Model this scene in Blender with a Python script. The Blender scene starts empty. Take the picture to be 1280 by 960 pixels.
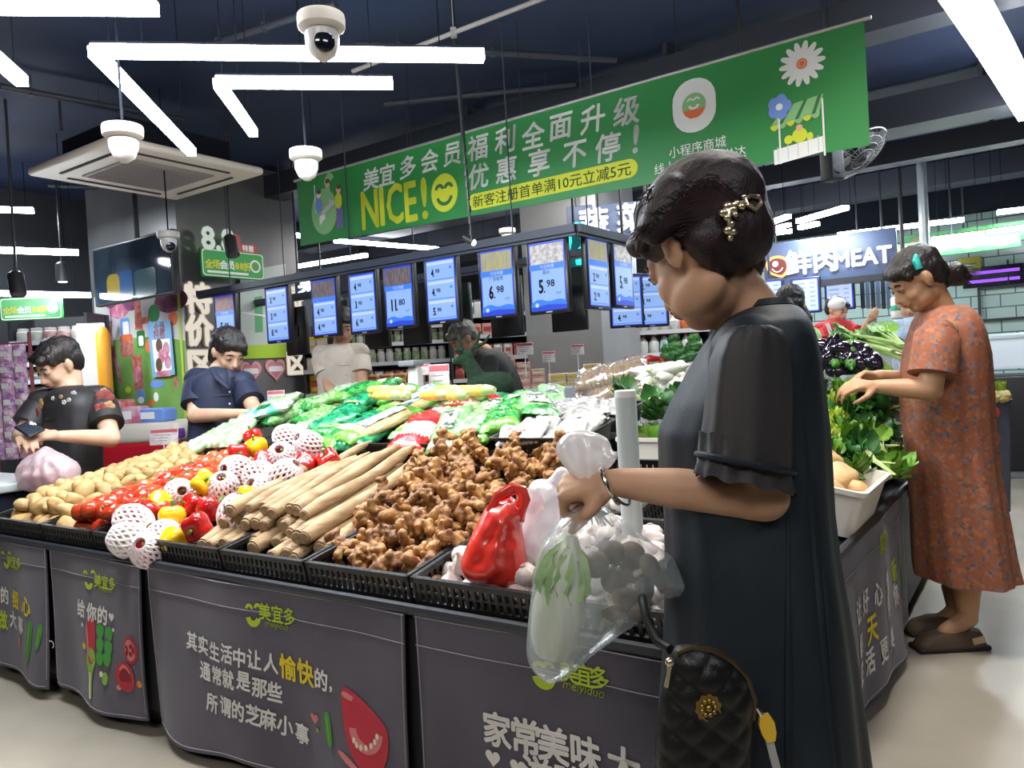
import bpy, math, random
import numpy as np
from mathutils import Vector, Matrix, noise

random.seed(7)
rng = np.random.default_rng(7)
SC = bpy.context.scene
COL = SC.collection

# ------------------------------------------------------------------ camera
CAM_H, F_PX = 1.13, 960.0
PITCH, ROLL = math.atan(15 / 960), math.atan(0.056)
_r0 = np.array([1.0, 0, 0]); _u0 = np.array([0, math.sin(PITCH), math.cos(PITCH)])
FWD = np.array([0, math.cos(PITCH), -math.sin(PITCH)])
RGT = math.cos(ROLL) * _r0 - math.sin(ROLL) * _u0
UPV = math.sin(ROLL) * _r0 + math.cos(ROLL) * _u0
EYE = np.array([0, 0, CAM_H])
cam_d = bpy.data.cameras.new('camera'); cam = bpy.data.objects.new('camera', cam_d); COL.objects.link(cam)
cam_d.sensor_width = 36.0; cam_d.lens = F_PX / 1280 * 36.0; cam_d.clip_start = 0.05; cam_d.clip_end = 80
cam.matrix_world = Matrix(((RGT[0], UPV[0], -FWD[0], 0), (RGT[1], UPV[1], -FWD[1], 0), (RGT[2], UPV[2], -FWD[2], CAM_H), (0, 0, 0, 1)))
SC.camera = cam

# ------------------------------------------------------------------ world, exposure, lamps outside the frame, added lights hidden from view
SC.view_settings.view_transform = 'Standard'
SC.view_settings.look = 'None'
SC.view_settings.exposure = 0.0
SC.view_settings.gamma = 1.0
SC.view_settings.use_curve_mapping = False
SC.cycles.use_denoising = True
SC.cycles.max_bounces = 8
SC.cycles.transparent_max_bounces = 24
SC.cycles.sample_clamp_indirect = 4.0
wd = bpy.data.worlds.new('world'); SC.world = wd; wd.use_nodes = True
wd.node_tree.nodes['Background'].inputs[0].default_value = (0.55, 0.68, 1.0, 1)
wd.node_tree.nodes['Background'].inputs[1].default_value = 0.13


def area_light(name, loc, target, sx, sy, power, col=(1, 1, 1), spread=math.pi):
    l = bpy.data.lights.new(name, 'AREA'); l.shape = 'RECTANGLE'; l.size = sx; l.size_y = sy; l.energy = power; l.color = col; l.spread = spread
    o = bpy.data.objects.new(name, l); COL.objects.link(o); o.location = loc
    o.rotation_euler = (Vector(target) - Vector(loc)).to_track_quat('-Z', 'Y').to_euler()
    return o


# ceiling lamps behind and above the photographer, and the rows of lamps over the stall (all above the frame)
area_light('unseen_ceiling_light', (-1.2, -1.0, 2.95), (-0.9, 2.2, 0.3), 1.6, 0.5, 45, (1.0, 0.93, 0.85))
area_light('unseen_ceiling_light', (1.4, -0.6, 2.95), (0.8, 2.2, 0.4), 1.4, 0.5, 22, (0.96, 0.97, 1.0))
area_light('unseen_ceiling_light', (-0.9, 2.3, 3.0), (-0.9, 2.5, 0.7), 2.2, 0.3, 25, (1.0, 0.95, 0.86), 2.0)
area_light('unseen_ceiling_light', (1.1, 2.4, 3.0), (1.0, 2.6, 0.7), 1.0, 0.3, 36, (1.0, 0.96, 0.9), 2.0)
# unseen lights added behind the banner to brighten the back of the hall
for _p, _w in (((0.0, 6.0, 2.78), 34), ((1.5, 6.0, 2.78), 40), ((-0.5, 7.9, 2.74), 50), ((0.8, 7.6, 2.74), 45)):
    area_light('unseen_ceiling_light', _p, (_p[0], _p[1] + .3, 0), 1.1, 0.15, _w, (1.0, 0.97, 0.93))


# ------------------------------------------------------------------ picture point -> place
def ray(x, y):
    return FWD + RGT * (x - 640) / F_PX + UPV * (480 - y) / F_PX


def at(x, y, Y):
    d = ray(x, y); return EYE + d * (Y / d[1])


def atz(x, y, z):
    d = ray(x, y); return EYE + d * ((z - CAM_H) / d[2])


U = np.array([-0.8215, 0.570, 0.0]); V = np.array([0.570, 0.8215, 0.0]); O0 = np.array([0.369, 1.405, 0.0]); Z = np.array([0, 0, 1.0])
ANG_U = math.atan2(U[1], U[0])


def sv(a, b, z=0.0):
    return O0 + U * a + V * b + Z * z


def uv_of(p):
    q = np.array(p) - O0; return float(q @ U), float(q @ V)


def nrm(v):
    v = np.array(v, float); return v / max(np.linalg.norm(v), 1e-9)


# ------------------------------------------------------------------ shapes: every function returns (verts, faces)
def box(c, s, R=None):
    c = np.array(c, float); h = np.array(s, float) / 2
    vs = np.array([[x, y, z] for z in (-1, 1) for y in (-1, 1) for x in (-1, 1)], float) * h
    if R is not None: vs = vs @ np.array(R).T
    return vs + c, [(0, 2, 3, 1), (4, 5, 7, 6), (0, 1, 5, 4), (2, 6, 7, 3), (0, 4, 6, 2), (1, 3, 7, 5)]


def rbox(c, s, r=0.01, R=None, n=3):
    """box with rounded vertical edges and softened top and bottom"""
    c = np.array(c, float); sx, sy, sz = np.array(s, float) / 2
    r = min(r, sx * .98, sy * .98, sz * .98); rings = []
    prof = [(-sz, r * .6), (-sz + r * .4, r * .12), (-sz + r, 0), (sz - r, 0), (sz - r * .4, r * .12), (sz, r * .6)]
    for z, ins in prof:
        pts = []
        for (qx, qy, a0) in ((1, 1, 0), (-1, 1, 90), (-1, -1, 180), (1, -1, 270)):
            for k in range(n + 1):
                a = math.radians(a0 + 90 * k / n)
                pts.append((qx * (sx - r) + (r - ins) * math.cos(a), qy * (sy - r) + (r - ins) * math.sin(a), z))
        rings.append(np.array(pts))
    v, f = loft(rings)
    if R is not None: v = v @ np.array(R).T
    return v + c, f


def loft(rings, caps=True, closed=True):
    n = len(rings[0]); vs = np.concatenate([np.asarray(r, float) for r in rings]); fs = []
    for i in range(len(rings) - 1):
        for j in range(n if closed else n - 1):
            k = (j + 1) % n
            fs.append((i * n + j, i * n + k, (i + 1) * n + k, (i + 1) * n + j))
    if caps:
        fs.append(tuple(range(n - 1, -1, -1))); b = (len(rings) - 1) * n
        fs.append(tuple(range(b, b + n)))
    return vs, fs


def frame_of(d, hint=(0, 0, 1)):
    d = nrm(d); h = np.array(hint, float)
    if abs(d @ nrm(h)) > .95: h = np.array([1.0, 0, 0])
    a = nrm(np.cross(h, d)); b = np.cross(d, a)
    return a, b, d


def tube(pts, r, n=8, caps=True, hint=(0, 0, 1), flat=1.0):
    pts = np.asarray(pts, float); m = len(pts)
    rr = np.full(m, r, float) if np.isscalar(r) else np.asarray(r, float)
    rings = []; a = None
    for i in range(m):
        d = pts[min(i + 1, m - 1)] - pts[max(i - 1, 0)]
        if a is None: a, b, d = frame_of(d, hint)
        else:
            d = nrm(d); a = nrm(a - d * (a @ d)); b = np.cross(d, a)
        t = np.linspace(0, 2 * math.pi, n, endpoint=False)
        rings.append(pts[i] + rr[i] * (np.cos(t)[:, None] * a + flat * np.sin(t)[:, None] * b))
    return loft(rings, caps)


def cap(p0, p1, r0, r1=None, n=14, flat=1.0, hint=(0, 0, 1)):
    r1 = r0 if r1 is None else r1
    p0 = np.array(p0, float); p1 = np.array(p1, float); d = nrm(p1 - p0); pts = []; rr = []
    for k in range(5):
        t = -math.pi / 2 + (math.pi / 2) * k / 4
        pts.append(p0 + d * r0 * math.sin(t)); rr.append(max(r0 * math.cos(t), r0 * .05))
    for k in range(1, 5):
        t = k / 5; pts.append(p0 + (p1 - p0) * t); rr.append(r0 + (r1 - r0) * t)
    for k in range(5):
        t = (math.pi / 2) * k / 4
        pts.append(p1 + d * r1 * math.sin(t)); rr.append(max(r1 * math.cos(t), r1 * .05))
    return tube(pts, rr, n, True, hint, flat)


def ell(c, r, R=None, n=16, m=10):
    r = np.array([r] * 3 if np.isscalar(r) else r, float); rings = []
    for i in range(m + 1):
        t = -math.pi / 2 + math.pi * i / m; t = max(min(t, math.pi / 2 - .02), -math.pi / 2 + .02)
        a = np.linspace(0, 2 * math.pi, n, endpoint=False)
        rings.append(np.stack([np.cos(a) * math.cos(t), np.sin(a) * math.cos(t), np.full(n, math.sin(t))], 1))
    v, f = loft(rings); v = v * r
    if R is not None: v = v @ np.array(R).T
    return v + np.array(c, float), f


def lathe(prof, n=24, c=(0, 0, 0), R=None, caps=True):
    a = np.linspace(0, 2 * math.pi, n, endpoint=False)
    v, f = loft([np.stack([r * np.cos(a), r * np.sin(a), np.full(n, z)], 1) for r, z in prof], caps)
    if R is not None: v = v @ np.array(R).T
    return v + np.array(c, float), f


def prism(outline, t, origin, ex, ey):
    """flat outline (x, y pairs) in the plane ex, ey with thickness t along ex x ey"""
    o = np.array(origin, float); ex = np.array(ex, float); ey = np.array(ey, float); ez = nrm(np.cross(ex, ey))
    p = np.asarray(outline, float)
    base = o + p[:, :1] * ex + p[:, 1:] * ey
    return loft([base - ez * t / 2, base + ez * t / 2])


def sheet(fn, nu, nv):
    """grid surface fn(s, t), s and t in 0..1"""
    vs = np.array([fn(i / nu, j / nv) for j in range(nv + 1) for i in range(nu + 1)], float); w = nu + 1
    fs = [(j * w + i, j * w + i + 1, (j + 1) * w + i + 1, (j + 1) * w + i) for j in range(nv) for i in range(nu)]
    return vs, fs


def rotz(a):
    c, s = math.cos(a), math.sin(a); return np.array([[c, -s, 0], [s, c, 0], [0, 0, 1]])


def rot(axis, a):
    return np.array(Matrix.Rotation(a, 3, Vector(axis)))


def inside(p, poly):
    x, y = p; c = False; n = len(poly); j = n - 1
    for i in range(n):
        xi, yi = poly[i]; xj, yj = poly[j]
        if (yi > y) != (yj > y) and x < (xj - xi) * (y - yi) / (yj - yi) + xi: c = not c
        j = i
    return c


def poly_dist(P, poly):
    poly = np.asarray(poly, float); d = np.full(len(P), 1e9)
    for i in range(len(poly)):
        a = poly[i - 1]; b = poly[i]; ab = b - a
        t = np.clip(((P - a) @ ab) / max(ab @ ab, 1e-12), 0, 1)
        d = np.minimum(d, np.linalg.norm(P - (a + t[:, None] * ab), axis=1))
    return d


def smooth_poly(p, it=2):
    p = np.asarray(p, float)
    for _ in range(it):
        q = np.roll(p, -1, 0); p = np.stack([.75 * p + .25 * q, .25 * p + .75 * q], 1).reshape(-1, 2)
    return p


def inflate(poly, thick, step, full=None, wr=None):
    """a closed pillow over a 2-D outline: returns points (x, y, z) with z the swelling, front then back"""
    from mathutils.geometry import delaunay_2d_cdt
    poly = np.asarray(poly, float); n = len(poly); full = full or thick * 1.6
    lo = poly.min(0); hi = poly.max(0)
    gx = np.arange(lo[0] + step / 2, hi[0], step); gy = np.arange(lo[1] + step / 2, hi[1], step * .87); G = []
    for j, yy in enumerate(gy):
        for xx in gx: G.append((xx + (step / 2 if j % 2 else 0), yy))
    G = np.array(G); dd = poly_dist(G, poly)
    G = np.array([g for g, d in zip(G, dd) if d > step * .45 and inside(g, poly)])
    pts = np.concatenate([poly, G]) if len(G) else poly
    edges = [(i, (i + 1) % n) for i in range(n)]
    vv, _e, ff, ov, _oe, _of = delaunay_2d_cdt([Vector(p) for p in pts], edges, [list(range(n))], 1, 1e-6)
    P = np.array([(a.x, a.y) for a in vv]); d = poly_dist(P, poly); t = np.clip(d / full, 0, 1)
    zz = thick * np.sqrt(np.clip(1 - (1 - t) ** 2, 0, 1))
    w = wr(P) if wr is not None else np.zeros((len(P), 2)); k = np.clip(d / (step * 1.5), 0, 1)
    edge = d < 1e-6; idx = {}; vs = [(p[0], p[1], z + a) for p, z, a in zip(P, zz, w[:, 0] * k)]
    for i in range(len(P)):
        if edge[i]: idx[i] = i
        else: idx[i] = len(vs); vs.append((P[i][0], P[i][1], -zz[i] - w[i, 1] * k[i]))
    fs = [tuple(f) for f in ff] + [tuple(reversed([idx[i] for i in f])) for f in ff]
    return np.array(vs), fs


# ------------------------------------------------------------------ mesh objects
ORG = {}


class B:
    def __init__(s): s.v = []; s.f = []; s.m = []; s.n = 0

    def add(s, vf, m=0):
        v, f = vf; s.v.append(np.asarray(v, float)); s.f += [tuple(int(i) + s.n for i in q) for q in f]; s.m += [m] * len(f); s.n += len(v)
        return s

    def mesh(s, name, mats, org=(0, 0, 0), smooth=True):
        me = bpy.data.meshes.new(name); vs = np.concatenate(s.v) - np.array(org, float)
        me.from_pydata(vs.tolist(), [], s.f)
        for q in (mats if isinstance(mats, (list, tuple)) else [mats]): me.materials.append(q)
        me.polygons.foreach_set('material_index', s.m)
        if smooth: me.polygons.foreach_set('use_smooth', [True] * len(s.f)); me.set_sharp_from_angle(angle=math.radians(smooth if smooth is not True else 40))
        me.update(); return me

    def make(s, name, mats, parent=None, org=None, smooth=True):
        """verts are in world coordinates; org is the object's own origin (a part shares its thing's)"""
        if parent is not None: org = ORG[parent.name]
        org = np.array((0, 0, 0) if org is None else org, float)
        return put(name, s.mesh(name, mats, org, smooth), parent, org)


def put(name, me, parent=None, org=(0, 0, 0)):
    o = bpy.data.objects.new(name, me); COL.objects.link(o)
    if parent is not None: o.parent = parent
    else: o.location = tuple(org)
    ORG[o.name] = np.array(org, float); return o


def one(name, vf, mats, parent=None, org=None, smooth=True):
    return B().add(vf).make(name, mats, parent, org, smooth)


def tag(o, label=None, cat=None, group=None, kind=None):
    if label: o['label'] = label
    if cat: o['category'] = cat
    if group: o['group'] = group
    if kind: o['kind'] = kind
    return o


def thing(name, label, cat, org=(0, 0, 0), group=None):
    o = bpy.data.objects.new(name, None); COL.objects.link(o); o.location = tuple(org); o.empty_display_size = .05
    ORG[o.name] = np.array(org, float); return tag(o, label, cat, group)


def dup(root, loc, R=None, label=None, group=None, scale=None):
    """a copy of a thing with copies of its parts and their sub-parts"""
    def cp(o, par):
        c = o.copy(); COL.objects.link(c)
        if par is not None: c.parent = par
        for ch in KIDS.setdefault(o.name, [x for x in o.children]): cp(ch, c)
        return c
    r = cp(root, None); r.location = tuple(loc)
    if R is not None: r.rotation_euler = Matrix(np.array(R).tolist()).to_euler()
    if scale is not None: r.scale = (scale,) * 3 if np.isscalar(scale) else scale
    if label: r['label'] = label
    if group: r['group'] = group
    return r


KIDS = {}
_used = {}


def place(protos, loc, R, label=None, group=None, scale=None):
    """the first use of a prototype moves it, later uses copy it"""
    p = random.choice(protos)
    if p.name not in _used:
        _used[p.name] = 1; p.location = tuple(loc); p.rotation_euler = Matrix(np.array(R).tolist()).to_euler()
        if scale is not None: p.scale = (scale,) * 3 if np.isscalar(scale) else scale
        tag(p, label, None, group); return p
    return dup(p, loc, R, label, group, scale)


def drop_unused(protos):
    for p in protos:
        if p.name not in _used:
            for ch in list(p.children): bpy.data.objects.remove(ch)
            bpy.data.objects.remove(p)


def remesh(prims, voxel, smooth=6, factor=.5, name='body', disp=None):
    """one continuous surface grown over overlapping closed shapes"""
    b = B()
    for p in prims: b.add(p)
    me = b.mesh('tmp', [], (0, 0, 0), False); o = bpy.data.objects.new('tmp', me); COL.objects.link(o)
    m = o.modifiers.new('r', 'REMESH'); m.mode = 'VOXEL'; m.voxel_size = voxel
    if smooth: k = o.modifiers.new('s', 'SMOOTH'); k.factor = factor; k.iterations = smooth
    dg = bpy.context.evaluated_depsgraph_get(); ev = o.evaluated_get(dg); r = ev.data
    n = len(r.vertices); co = np.empty(n * 3); r.vertices.foreach_get('co', co); co = co.reshape(-1, 3)
    nn = np.empty(n * 3); r.vertices.foreach_get('normal', nn); nn = nn.reshape(-1, 3)
    fs = [tuple(p.vertices) for p in r.polygons]
    bpy.data.objects.remove(o); bpy.data.meshes.remove(me)
    if disp is not None: co = disp(co, nn)
    return co, fs


def nz(co, scale, seed=0.0):
    return np.array([noise.noise(Vector((p[0] * scale + seed, p[1] * scale - seed, p[2] * scale + 2 * seed))) for p in co])


# ------------------------------------------------------------------ materials
_mats = {}


def mat(name, col, rough=.5, col2=None, scale=8.0, metal=0.0, bump=0.0, bscale=60.0, emit=0.0, trans=0.0, alpha=1.0, sss=0.0, spec=.5, var=0.0, lo=.4, hi=.6, detail=3.0, stretch=None, coat=0.0, sheen=0.0):
    if name in _mats: return _mats[name]
    m = bpy.data.materials.new(name); m.use_nodes = True; nt = m.node_tree; N = nt.nodes; L = nt.links
    p = N['Principled BSDF']; c = tuple(col) + (1,)
    p.inputs['Base Color'].default_value = c; p.inputs['Roughness'].default_value = rough; p.inputs['Metallic'].default_value = metal
    p.inputs['Specular IOR Level'].default_value = spec; p.inputs['Alpha'].default_value = alpha; p.inputs['Transmission Weight'].default_value = trans
    p.inputs['Coat Weight'].default_value = coat; p.inputs['Sheen Weight'].default_value = sheen
    if sss: p.inputs['Subsurface Weight'].default_value = sss; p.inputs['Subsurface Radius'].default_value = (.6, .25, .15); p.inputs['Subsurface Scale'].default_value = .02
    if emit: p.inputs['Base Color'].default_value = tuple(x * .25 for x in col) + (1,); p.inputs['Emission Color'].default_value = c; p.inputs['Emission Strength'].default_value = emit
    tc = N.new('ShaderNodeTexCoord'); vec = tc.outputs['Object']
    if col2 is not None or bump or var:
        oi = N.new('ShaderNodeObjectInfo'); mu = N.new('ShaderNodeMath'); mu.operation = 'MULTIPLY'; mu.inputs[1].default_value = 17.0
        L.new(oi.outputs['Random'], mu.inputs[0]); ad = N.new('ShaderNodeVectorMath'); ad.operation = 'ADD'
        L.new(vec, ad.inputs[0]); L.new(mu.outputs[0], ad.inputs[1]); vec = ad.outputs[0]
        if stretch: mp = N.new('ShaderNodeMapping'); mp.inputs['Scale'].default_value = stretch; L.new(vec, mp.inputs[0]); vec = mp.outputs[0]
    src = None
    if col2 is not None:
        t = N.new('ShaderNodeTexNoise'); t.inputs['Scale'].default_value = scale; t.inputs['Detail'].default_value = detail; L.new(vec, t.inputs['Vector'])
        cr = N.new('ShaderNodeValToRGB'); cr.color_ramp.elements[0].position = lo; cr.color_ramp.elements[1].position = hi
        cr.color_ramp.elements[0].color = c; cr.color_ramp.elements[1].color = tuple(col2) + (1,); L.new(t.outputs['Fac'], cr.inputs[0]); src = cr.outputs[0]
    if var:
        hs = N.new('ShaderNodeHueSaturation'); mr = N.new('ShaderNodeMapRange'); mr.inputs['To Min'].default_value = 1 - var; mr.inputs['To Max'].default_value = 1 + var * .6
        L.new(oi.outputs['Random'], mr.inputs['Value']); L.new(mr.outputs[0], hs.inputs['Value']); hs.inputs['Color'].default_value = c
        if src: L.new(src, hs.inputs['Color'])
        src = hs.outputs[0]
    if src and not emit: L.new(src, p.inputs['Base Color'])
    if src and emit: L.new(src, p.inputs['Emission Color'])
    if bump:
        t2 = N.new('ShaderNodeTexNoise'); t2.inputs['Scale'].default_value = bscale; t2.inputs['Detail'].default_value = 4; L.new(vec, t2.inputs['Vector'])
        bm = N.new('ShaderNodeBump'); bm.inputs['Strength'].default_value = bump; bm.inputs['Distance'].default_value = .01
        L.new(t2.outputs['Fac'], bm.inputs['Height']); L.new(bm.outputs[0], p.inputs['Normal'])
    _mats[name] = m; return m


def film(name, col, clear=.5, rough=.25, gloss=.25):
    """thin plastic film: part see-through, part milky, with a soft shine"""
    if name in _mats: return _mats[name]
    m = bpy.data.materials.new(name); m.use_nodes = True; nt = m.node_tree; N = nt.nodes; L = nt.links; N.clear()
    out = N.new('ShaderNodeOutputMaterial'); tr = N.new('ShaderNodeBsdfTransparent'); df = N.new('ShaderNodeBsdfDiffuse'); tl = N.new('ShaderNodeBsdfTranslucent'); gl = N.new('ShaderNodeBsdfGlossy')
    df.inputs[0].default_value = tuple(col) + (1,); tl.inputs[0].default_value = tuple(col) + (1,); gl.inputs['Roughness'].default_value = rough
    a = N.new('ShaderNodeMixShader'); a.inputs[0].default_value = .45; L.new(df.outputs[0], a.inputs[1]); L.new(tl.outputs[0], a.inputs[2])
    b = N.new('ShaderNodeMixShader'); b.inputs[0].default_value = clear; L.new(a.outputs[0], b.inputs[1]); L.new(tr.outputs[0], b.inputs[2])
    lw = N.new('ShaderNodeLayerWeight'); lw.inputs[0].default_value = .3; mu = N.new('ShaderNodeMath'); mu.operation = 'MULTIPLY_ADD'; mu.inputs[1].default_value = gloss; mu.inputs[2].default_value = gloss * .25; L.new(lw.outputs['Facing'], mu.inputs[0])
    d = N.new('ShaderNodeMixShader'); L.new(mu.outputs[0], d.inputs[0]); L.new(b.outputs[0], d.inputs[1]); L.new(gl.outputs[0], d.inputs[2]); L.new(d.outputs[0], out.inputs[0])
    _mats[name] = m; return m


_txt = {}


def text(s, size, bold=0.0, shear=0.0, sx=1.0):
    """lettering as flat faces (x, y), centred on the origin"""
    key = (s, size, bold, shear, sx)
    if key in _txt: return _txt[key]
    cu = bpy.data.curves.new('t', 'FONT'); cu.body = s; cu.size = size; cu.shear = shear; cu.align_x = 'CENTER'; cu.align_y = 'CENTER'; cu.resolution_u = 2
    o = bpy.data.objects.new('t', cu); COL.objects.link(o)
    me = bpy.data.meshes.new_from_object(o.evaluated_get(bpy.context.evaluated_depsgraph_get()))
    v = np.array([tuple(p.co) for p in me.vertices]) if len(me.vertices) else np.zeros((0, 3)); f = [tuple(p.vertices) for p in me.polygons]
    if len(v): v[:, :2] -= (v[:, :2].min(0) + v[:, :2].max(0)) / 2; v[:, 0] *= sx
    bpy.data.objects.remove(o); bpy.data.meshes.remove(me); bpy.data.curves.remove(cu)
    if bold and len(v):                                             # heavier strokes: the same outline laid down again, slightly moved
        d = bold * size; n = len(v); mv = [(0, 0), (d, 0), (-d, 0), (0, d), (0, -d), (d * .7, d * .7), (-d * .7, -d * .7), (d * .7, -d * .7), (-d * .7, d * .7)]
        f = [tuple(i + n * k for i in q) for k in range(len(mv)) for q in f]; v = np.concatenate([v + np.array([x, y, 0]) for x, y in mv])
    _txt[key] = (v, f); return v, f


def lay(vf, fn, x=0.0, y=0.0, a=0.0, sc=1.0):
    """lay flat shapes on a surface fn(x, y) -> place, after turning by a and moving to (x, y)"""
    v, f = vf; c, s = math.cos(a) * sc, math.sin(a) * sc
    return np.array([fn(x + c * p[0] - s * p[1], y + s * p[0] + c * p[1]) for p in v]).reshape(-1, 3), f


def disc(rx, ry=None, n=24, a0=0, a1=2 * math.pi):
    ry = ry or rx; t = np.linspace(a0, a1, n, endpoint=abs(a1 - a0) < 6.2)
    return np.stack([rx * np.cos(t), ry * np.sin(t), np.zeros(n)], 1), [tuple(range(n))]


def ring2(r0, r1, a0, a1, n=20):
    t = np.linspace(a0, a1, n); P = np.concatenate([np.stack([r * np.cos(t), r * np.sin(t), 0 * t], 1) for r in (r0, r1)])
    return P, [(i, n + i, n + i + 1, i + 1)[::-1] for i in range(n - 1)]


def poly2(p, smooth=0):
    p = smooth_poly(p, smooth) if smooth else np.asarray(p, float)
    return np.concatenate([p, np.zeros((len(p), 1))], 1), [tuple(range(len(p)))]


def rrect(w, h, r):
    p = []
    for qx, qy, a0 in ((1, 1, 0), (-1, 1, 90), (-1, -1, 180), (1, -1, 270)):
        for k in range(6):
            a = math.radians(a0 + 18 * k); p.append((qx * (w / 2 - r) + r * math.cos(a), qy * (h / 2 - r) + r * math.sin(a)))
    return poly2(p)


def plane_fn(o, ex, ey, lift=0.0):
    o = np.array(o, float); ex = nrm(ex); ey = nrm(ey); n = np.cross(ex, ey)
    return lambda x, y: o + ex * x + ey * y + n * lift
# ================================================================== the setting
DK = mat('black_painted_metal', (.022, .024, .030), .45)
MATTE = mat('matte_black', (.010, .012, .018), .9, spec=.1)
BLACKPL = mat('black_plastic', (.012, .012, .013), .38, bump=.05, bscale=300)
WHITEPL = mat('white_plastic', (.78, .75, .70), .4)
TUBE = mat('lamp_diffuser', (.88, .94, 1.0), .5, emit=30)
CEIL_Z = 3.15
RU0, RU1, RV0, RV1 = -7.5, 7.6, -6.5, 9.4                       # the hall, in the stall's own axes


def struct(o): o['kind'] = 'structure'; return o


def slab(name, u0, u1, v0, v1, z0, z1, m):
    b = B(); P = [sv(u0, v0, z0), sv(u1, v0, z0), sv(u1, v1, z0), sv(u0, v1, z0)]; Q = [p + Z * (z1 - z0) for p in P]
    b.add((np.array(P + Q), [(0, 1, 2, 3), (7, 6, 5, 4), (0, 4, 5, 1), (1, 5, 6, 2), (2, 6, 7, 3), (3, 7, 4, 0)]))
    return struct(b.make(name, m, None, None, False))


FLOOR = mat('worn_beige_floor', (.38, .345, .285), .32, (.30, .275, .228), 3.0, bump=.03, bscale=25, lo=.3, hi=.7, spec=.4)
CEIL = mat('dark_open_ceiling', (.018, .030, .074), .7, (.028, .046, .11), 1.2)
DARKWALL = mat('dark_wall', (.030, .033, .040), .6)


def tile_mat():
    m = bpy.data.materials.new('pale_green_tiles'); m.use_nodes = True; nt = m.node_tree; p = nt.nodes['Principled BSDF']; p.inputs['Roughness'].default_value = .22
    br = nt.nodes.new('ShaderNodeTexBrick'); br.inputs['Color1'].default_value = (.50, .70, .66, 1); br.inputs['Color2'].default_value = (.56, .75, .70, 1); br.inputs['Mortar'].default_value = (.10, .16, .16, 1)
    br.inputs['Scale'].default_value = 1.0; br.inputs['Brick Width'].default_value = .30; br.inputs['Row Height'].default_value = .15; br.inputs['Mortar Size'].default_value = .007; br.offset = .5
    tc = nt.nodes.new('ShaderNodeTexCoord'); nt.links.new(tc.outputs['Object'], br.inputs['Vector']); nt.links.new(br.outputs['Color'], p.inputs['Base Color']); return m


slab('floor', RU0, RU1, RV0, RV1, -.1, 0, FLOOR)
slab('ceiling', RU0, RU1, RV0, RV1, CEIL_Z, CEIL_Z + .1, CEIL)
slab('wall_left', RU1, RU1 + .1, RV0, RV1, 0, CEIL_Z, DARKWALL)
slab('wall_right', RU0 - .1, RU0, RV0, RV1, 0, CEIL_Z, DARKWALL)
slab('wall_front', RU0, RU1, RV0 - .1, RV0, 0, CEIL_Z, DARKWALL)
slab('wall_back', 2.8, RU1, RV1, RV1 + .1, 0, CEIL_Z, DARKWALL)
# tiled part of the back wall behind the meat counter: modelled in its own axes so the tiles run straight
w = B().add(box((0, 0, 0), (10.3, CEIL_Z, .1))).make('wall_back', tile_mat(), None, (0, 0, 0), False)
w.matrix_world = Matrix(np.array([[-U[0], 0, -V[0], 0], [-U[1], 0, -V[1], 0], [0, 1, 0, 0], [0, 0, 0, 1]]).tolist())
w.location = tuple(sv(2.8 - 5.15, RV1 + .05, CEIL_Z / 2)); struct(w)

slab('bulkhead', RU0, 2.9, RV1 - .9, RV1 - .6, 2.62, CEIL_Z, MATTE)

# two square columns
GREYCOL = mat('grey_column', (.16, .16, .165), .4, (.19, .19, .195), 2.0, metal=.3)
CA = at(231, 450, 6.45) * np.array([1, 1, 0])


def column(name, c0, lu, lv, m):
    b = B(); P = [c0, c0 + U * lu, c0 + U * lu + V * lv, c0 + V * lv]; Q = [p + Z * CEIL_Z for p in P]
    b.add((np.array(P + Q), [(0, 1, 2, 3), (7, 6, 5, 4), (0, 4, 5, 1), (1, 5, 6, 2), (2, 6, 7, 3), (3, 7, 4, 0)]))
    return struct(b.make(name, m, None, None, False))


column('column_left', CA, 1.45, 1.25, GREYCOL)
CB = at(752, 400, 6.6) * np.array([1, 1, 0])
column('column_center', CB, .78, .75, mat('grey_steel_column', (.27, .28, .29), .35, (.32, .33, .33), 1.5, metal=.4))

# beams, ducts, conduits under the ceiling
for k, (v, z, wd_, ht) in enumerate([(3.4, 2.98, .22, .2), (5.3, 2.93, .34, .24), (6.6, 2.95, .20, .2), (7.9, 2.93, .34, .24)]):
    b = B(); c = sv(0, v, z); R = rotz(ANG_U); b.add(box(c, (14.6, wd_, ht), R))
    for q in (-5, -3.4, -1.8, -.2, 1.4, 3.0): b.add(box(sv(q, v, z + ht / 2 + .05), (.03, wd_ + .05, .1), R))
    o = b.make('ceiling_duct', mat('dark_duct', (.035, .038, .052), .55), None, c, False)
    tag(o, ['dark square duct nearest the camera above the green banner', 'wide dark air duct crossing the ceiling behind the banner', 'narrow dark duct between the two wide ducts', 'wide dark air duct over the meat counter'][k], 'duct', 'dark ducts under the ceiling')
lines = [((640, 0), (1030, 0)), ((1085, 152), (1245, 119)), ((0, 108), (230, 150)), ((445, 55), (770, 75)), ((480, 130), (720, 105)), ((205, 290), (345, 265)), ((60, 232), (350, 243)), ((1085, 195), (1275, 150)), ((0, 340), (150, 305)), ((250, 60), (420, 5))]
pl = ['pale thin conduit running above the top edge of the green banner', 'thin pale conduit right of the banner, reaching the bright lamp', 'thin dark pipe behind the left end of the long lamp', 'thin dark pipe above the long lamp', 'thin dark pipe behind the short angled lamp',
      'light metal pipe above the dark hanging television', 'dark pipe just below the square air vent', 'dark pipe right of the banner, below the pale conduit', 'dark pipe over the shelf at the far left', 'dark pipe crossing behind the white dome camera at the top']
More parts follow.
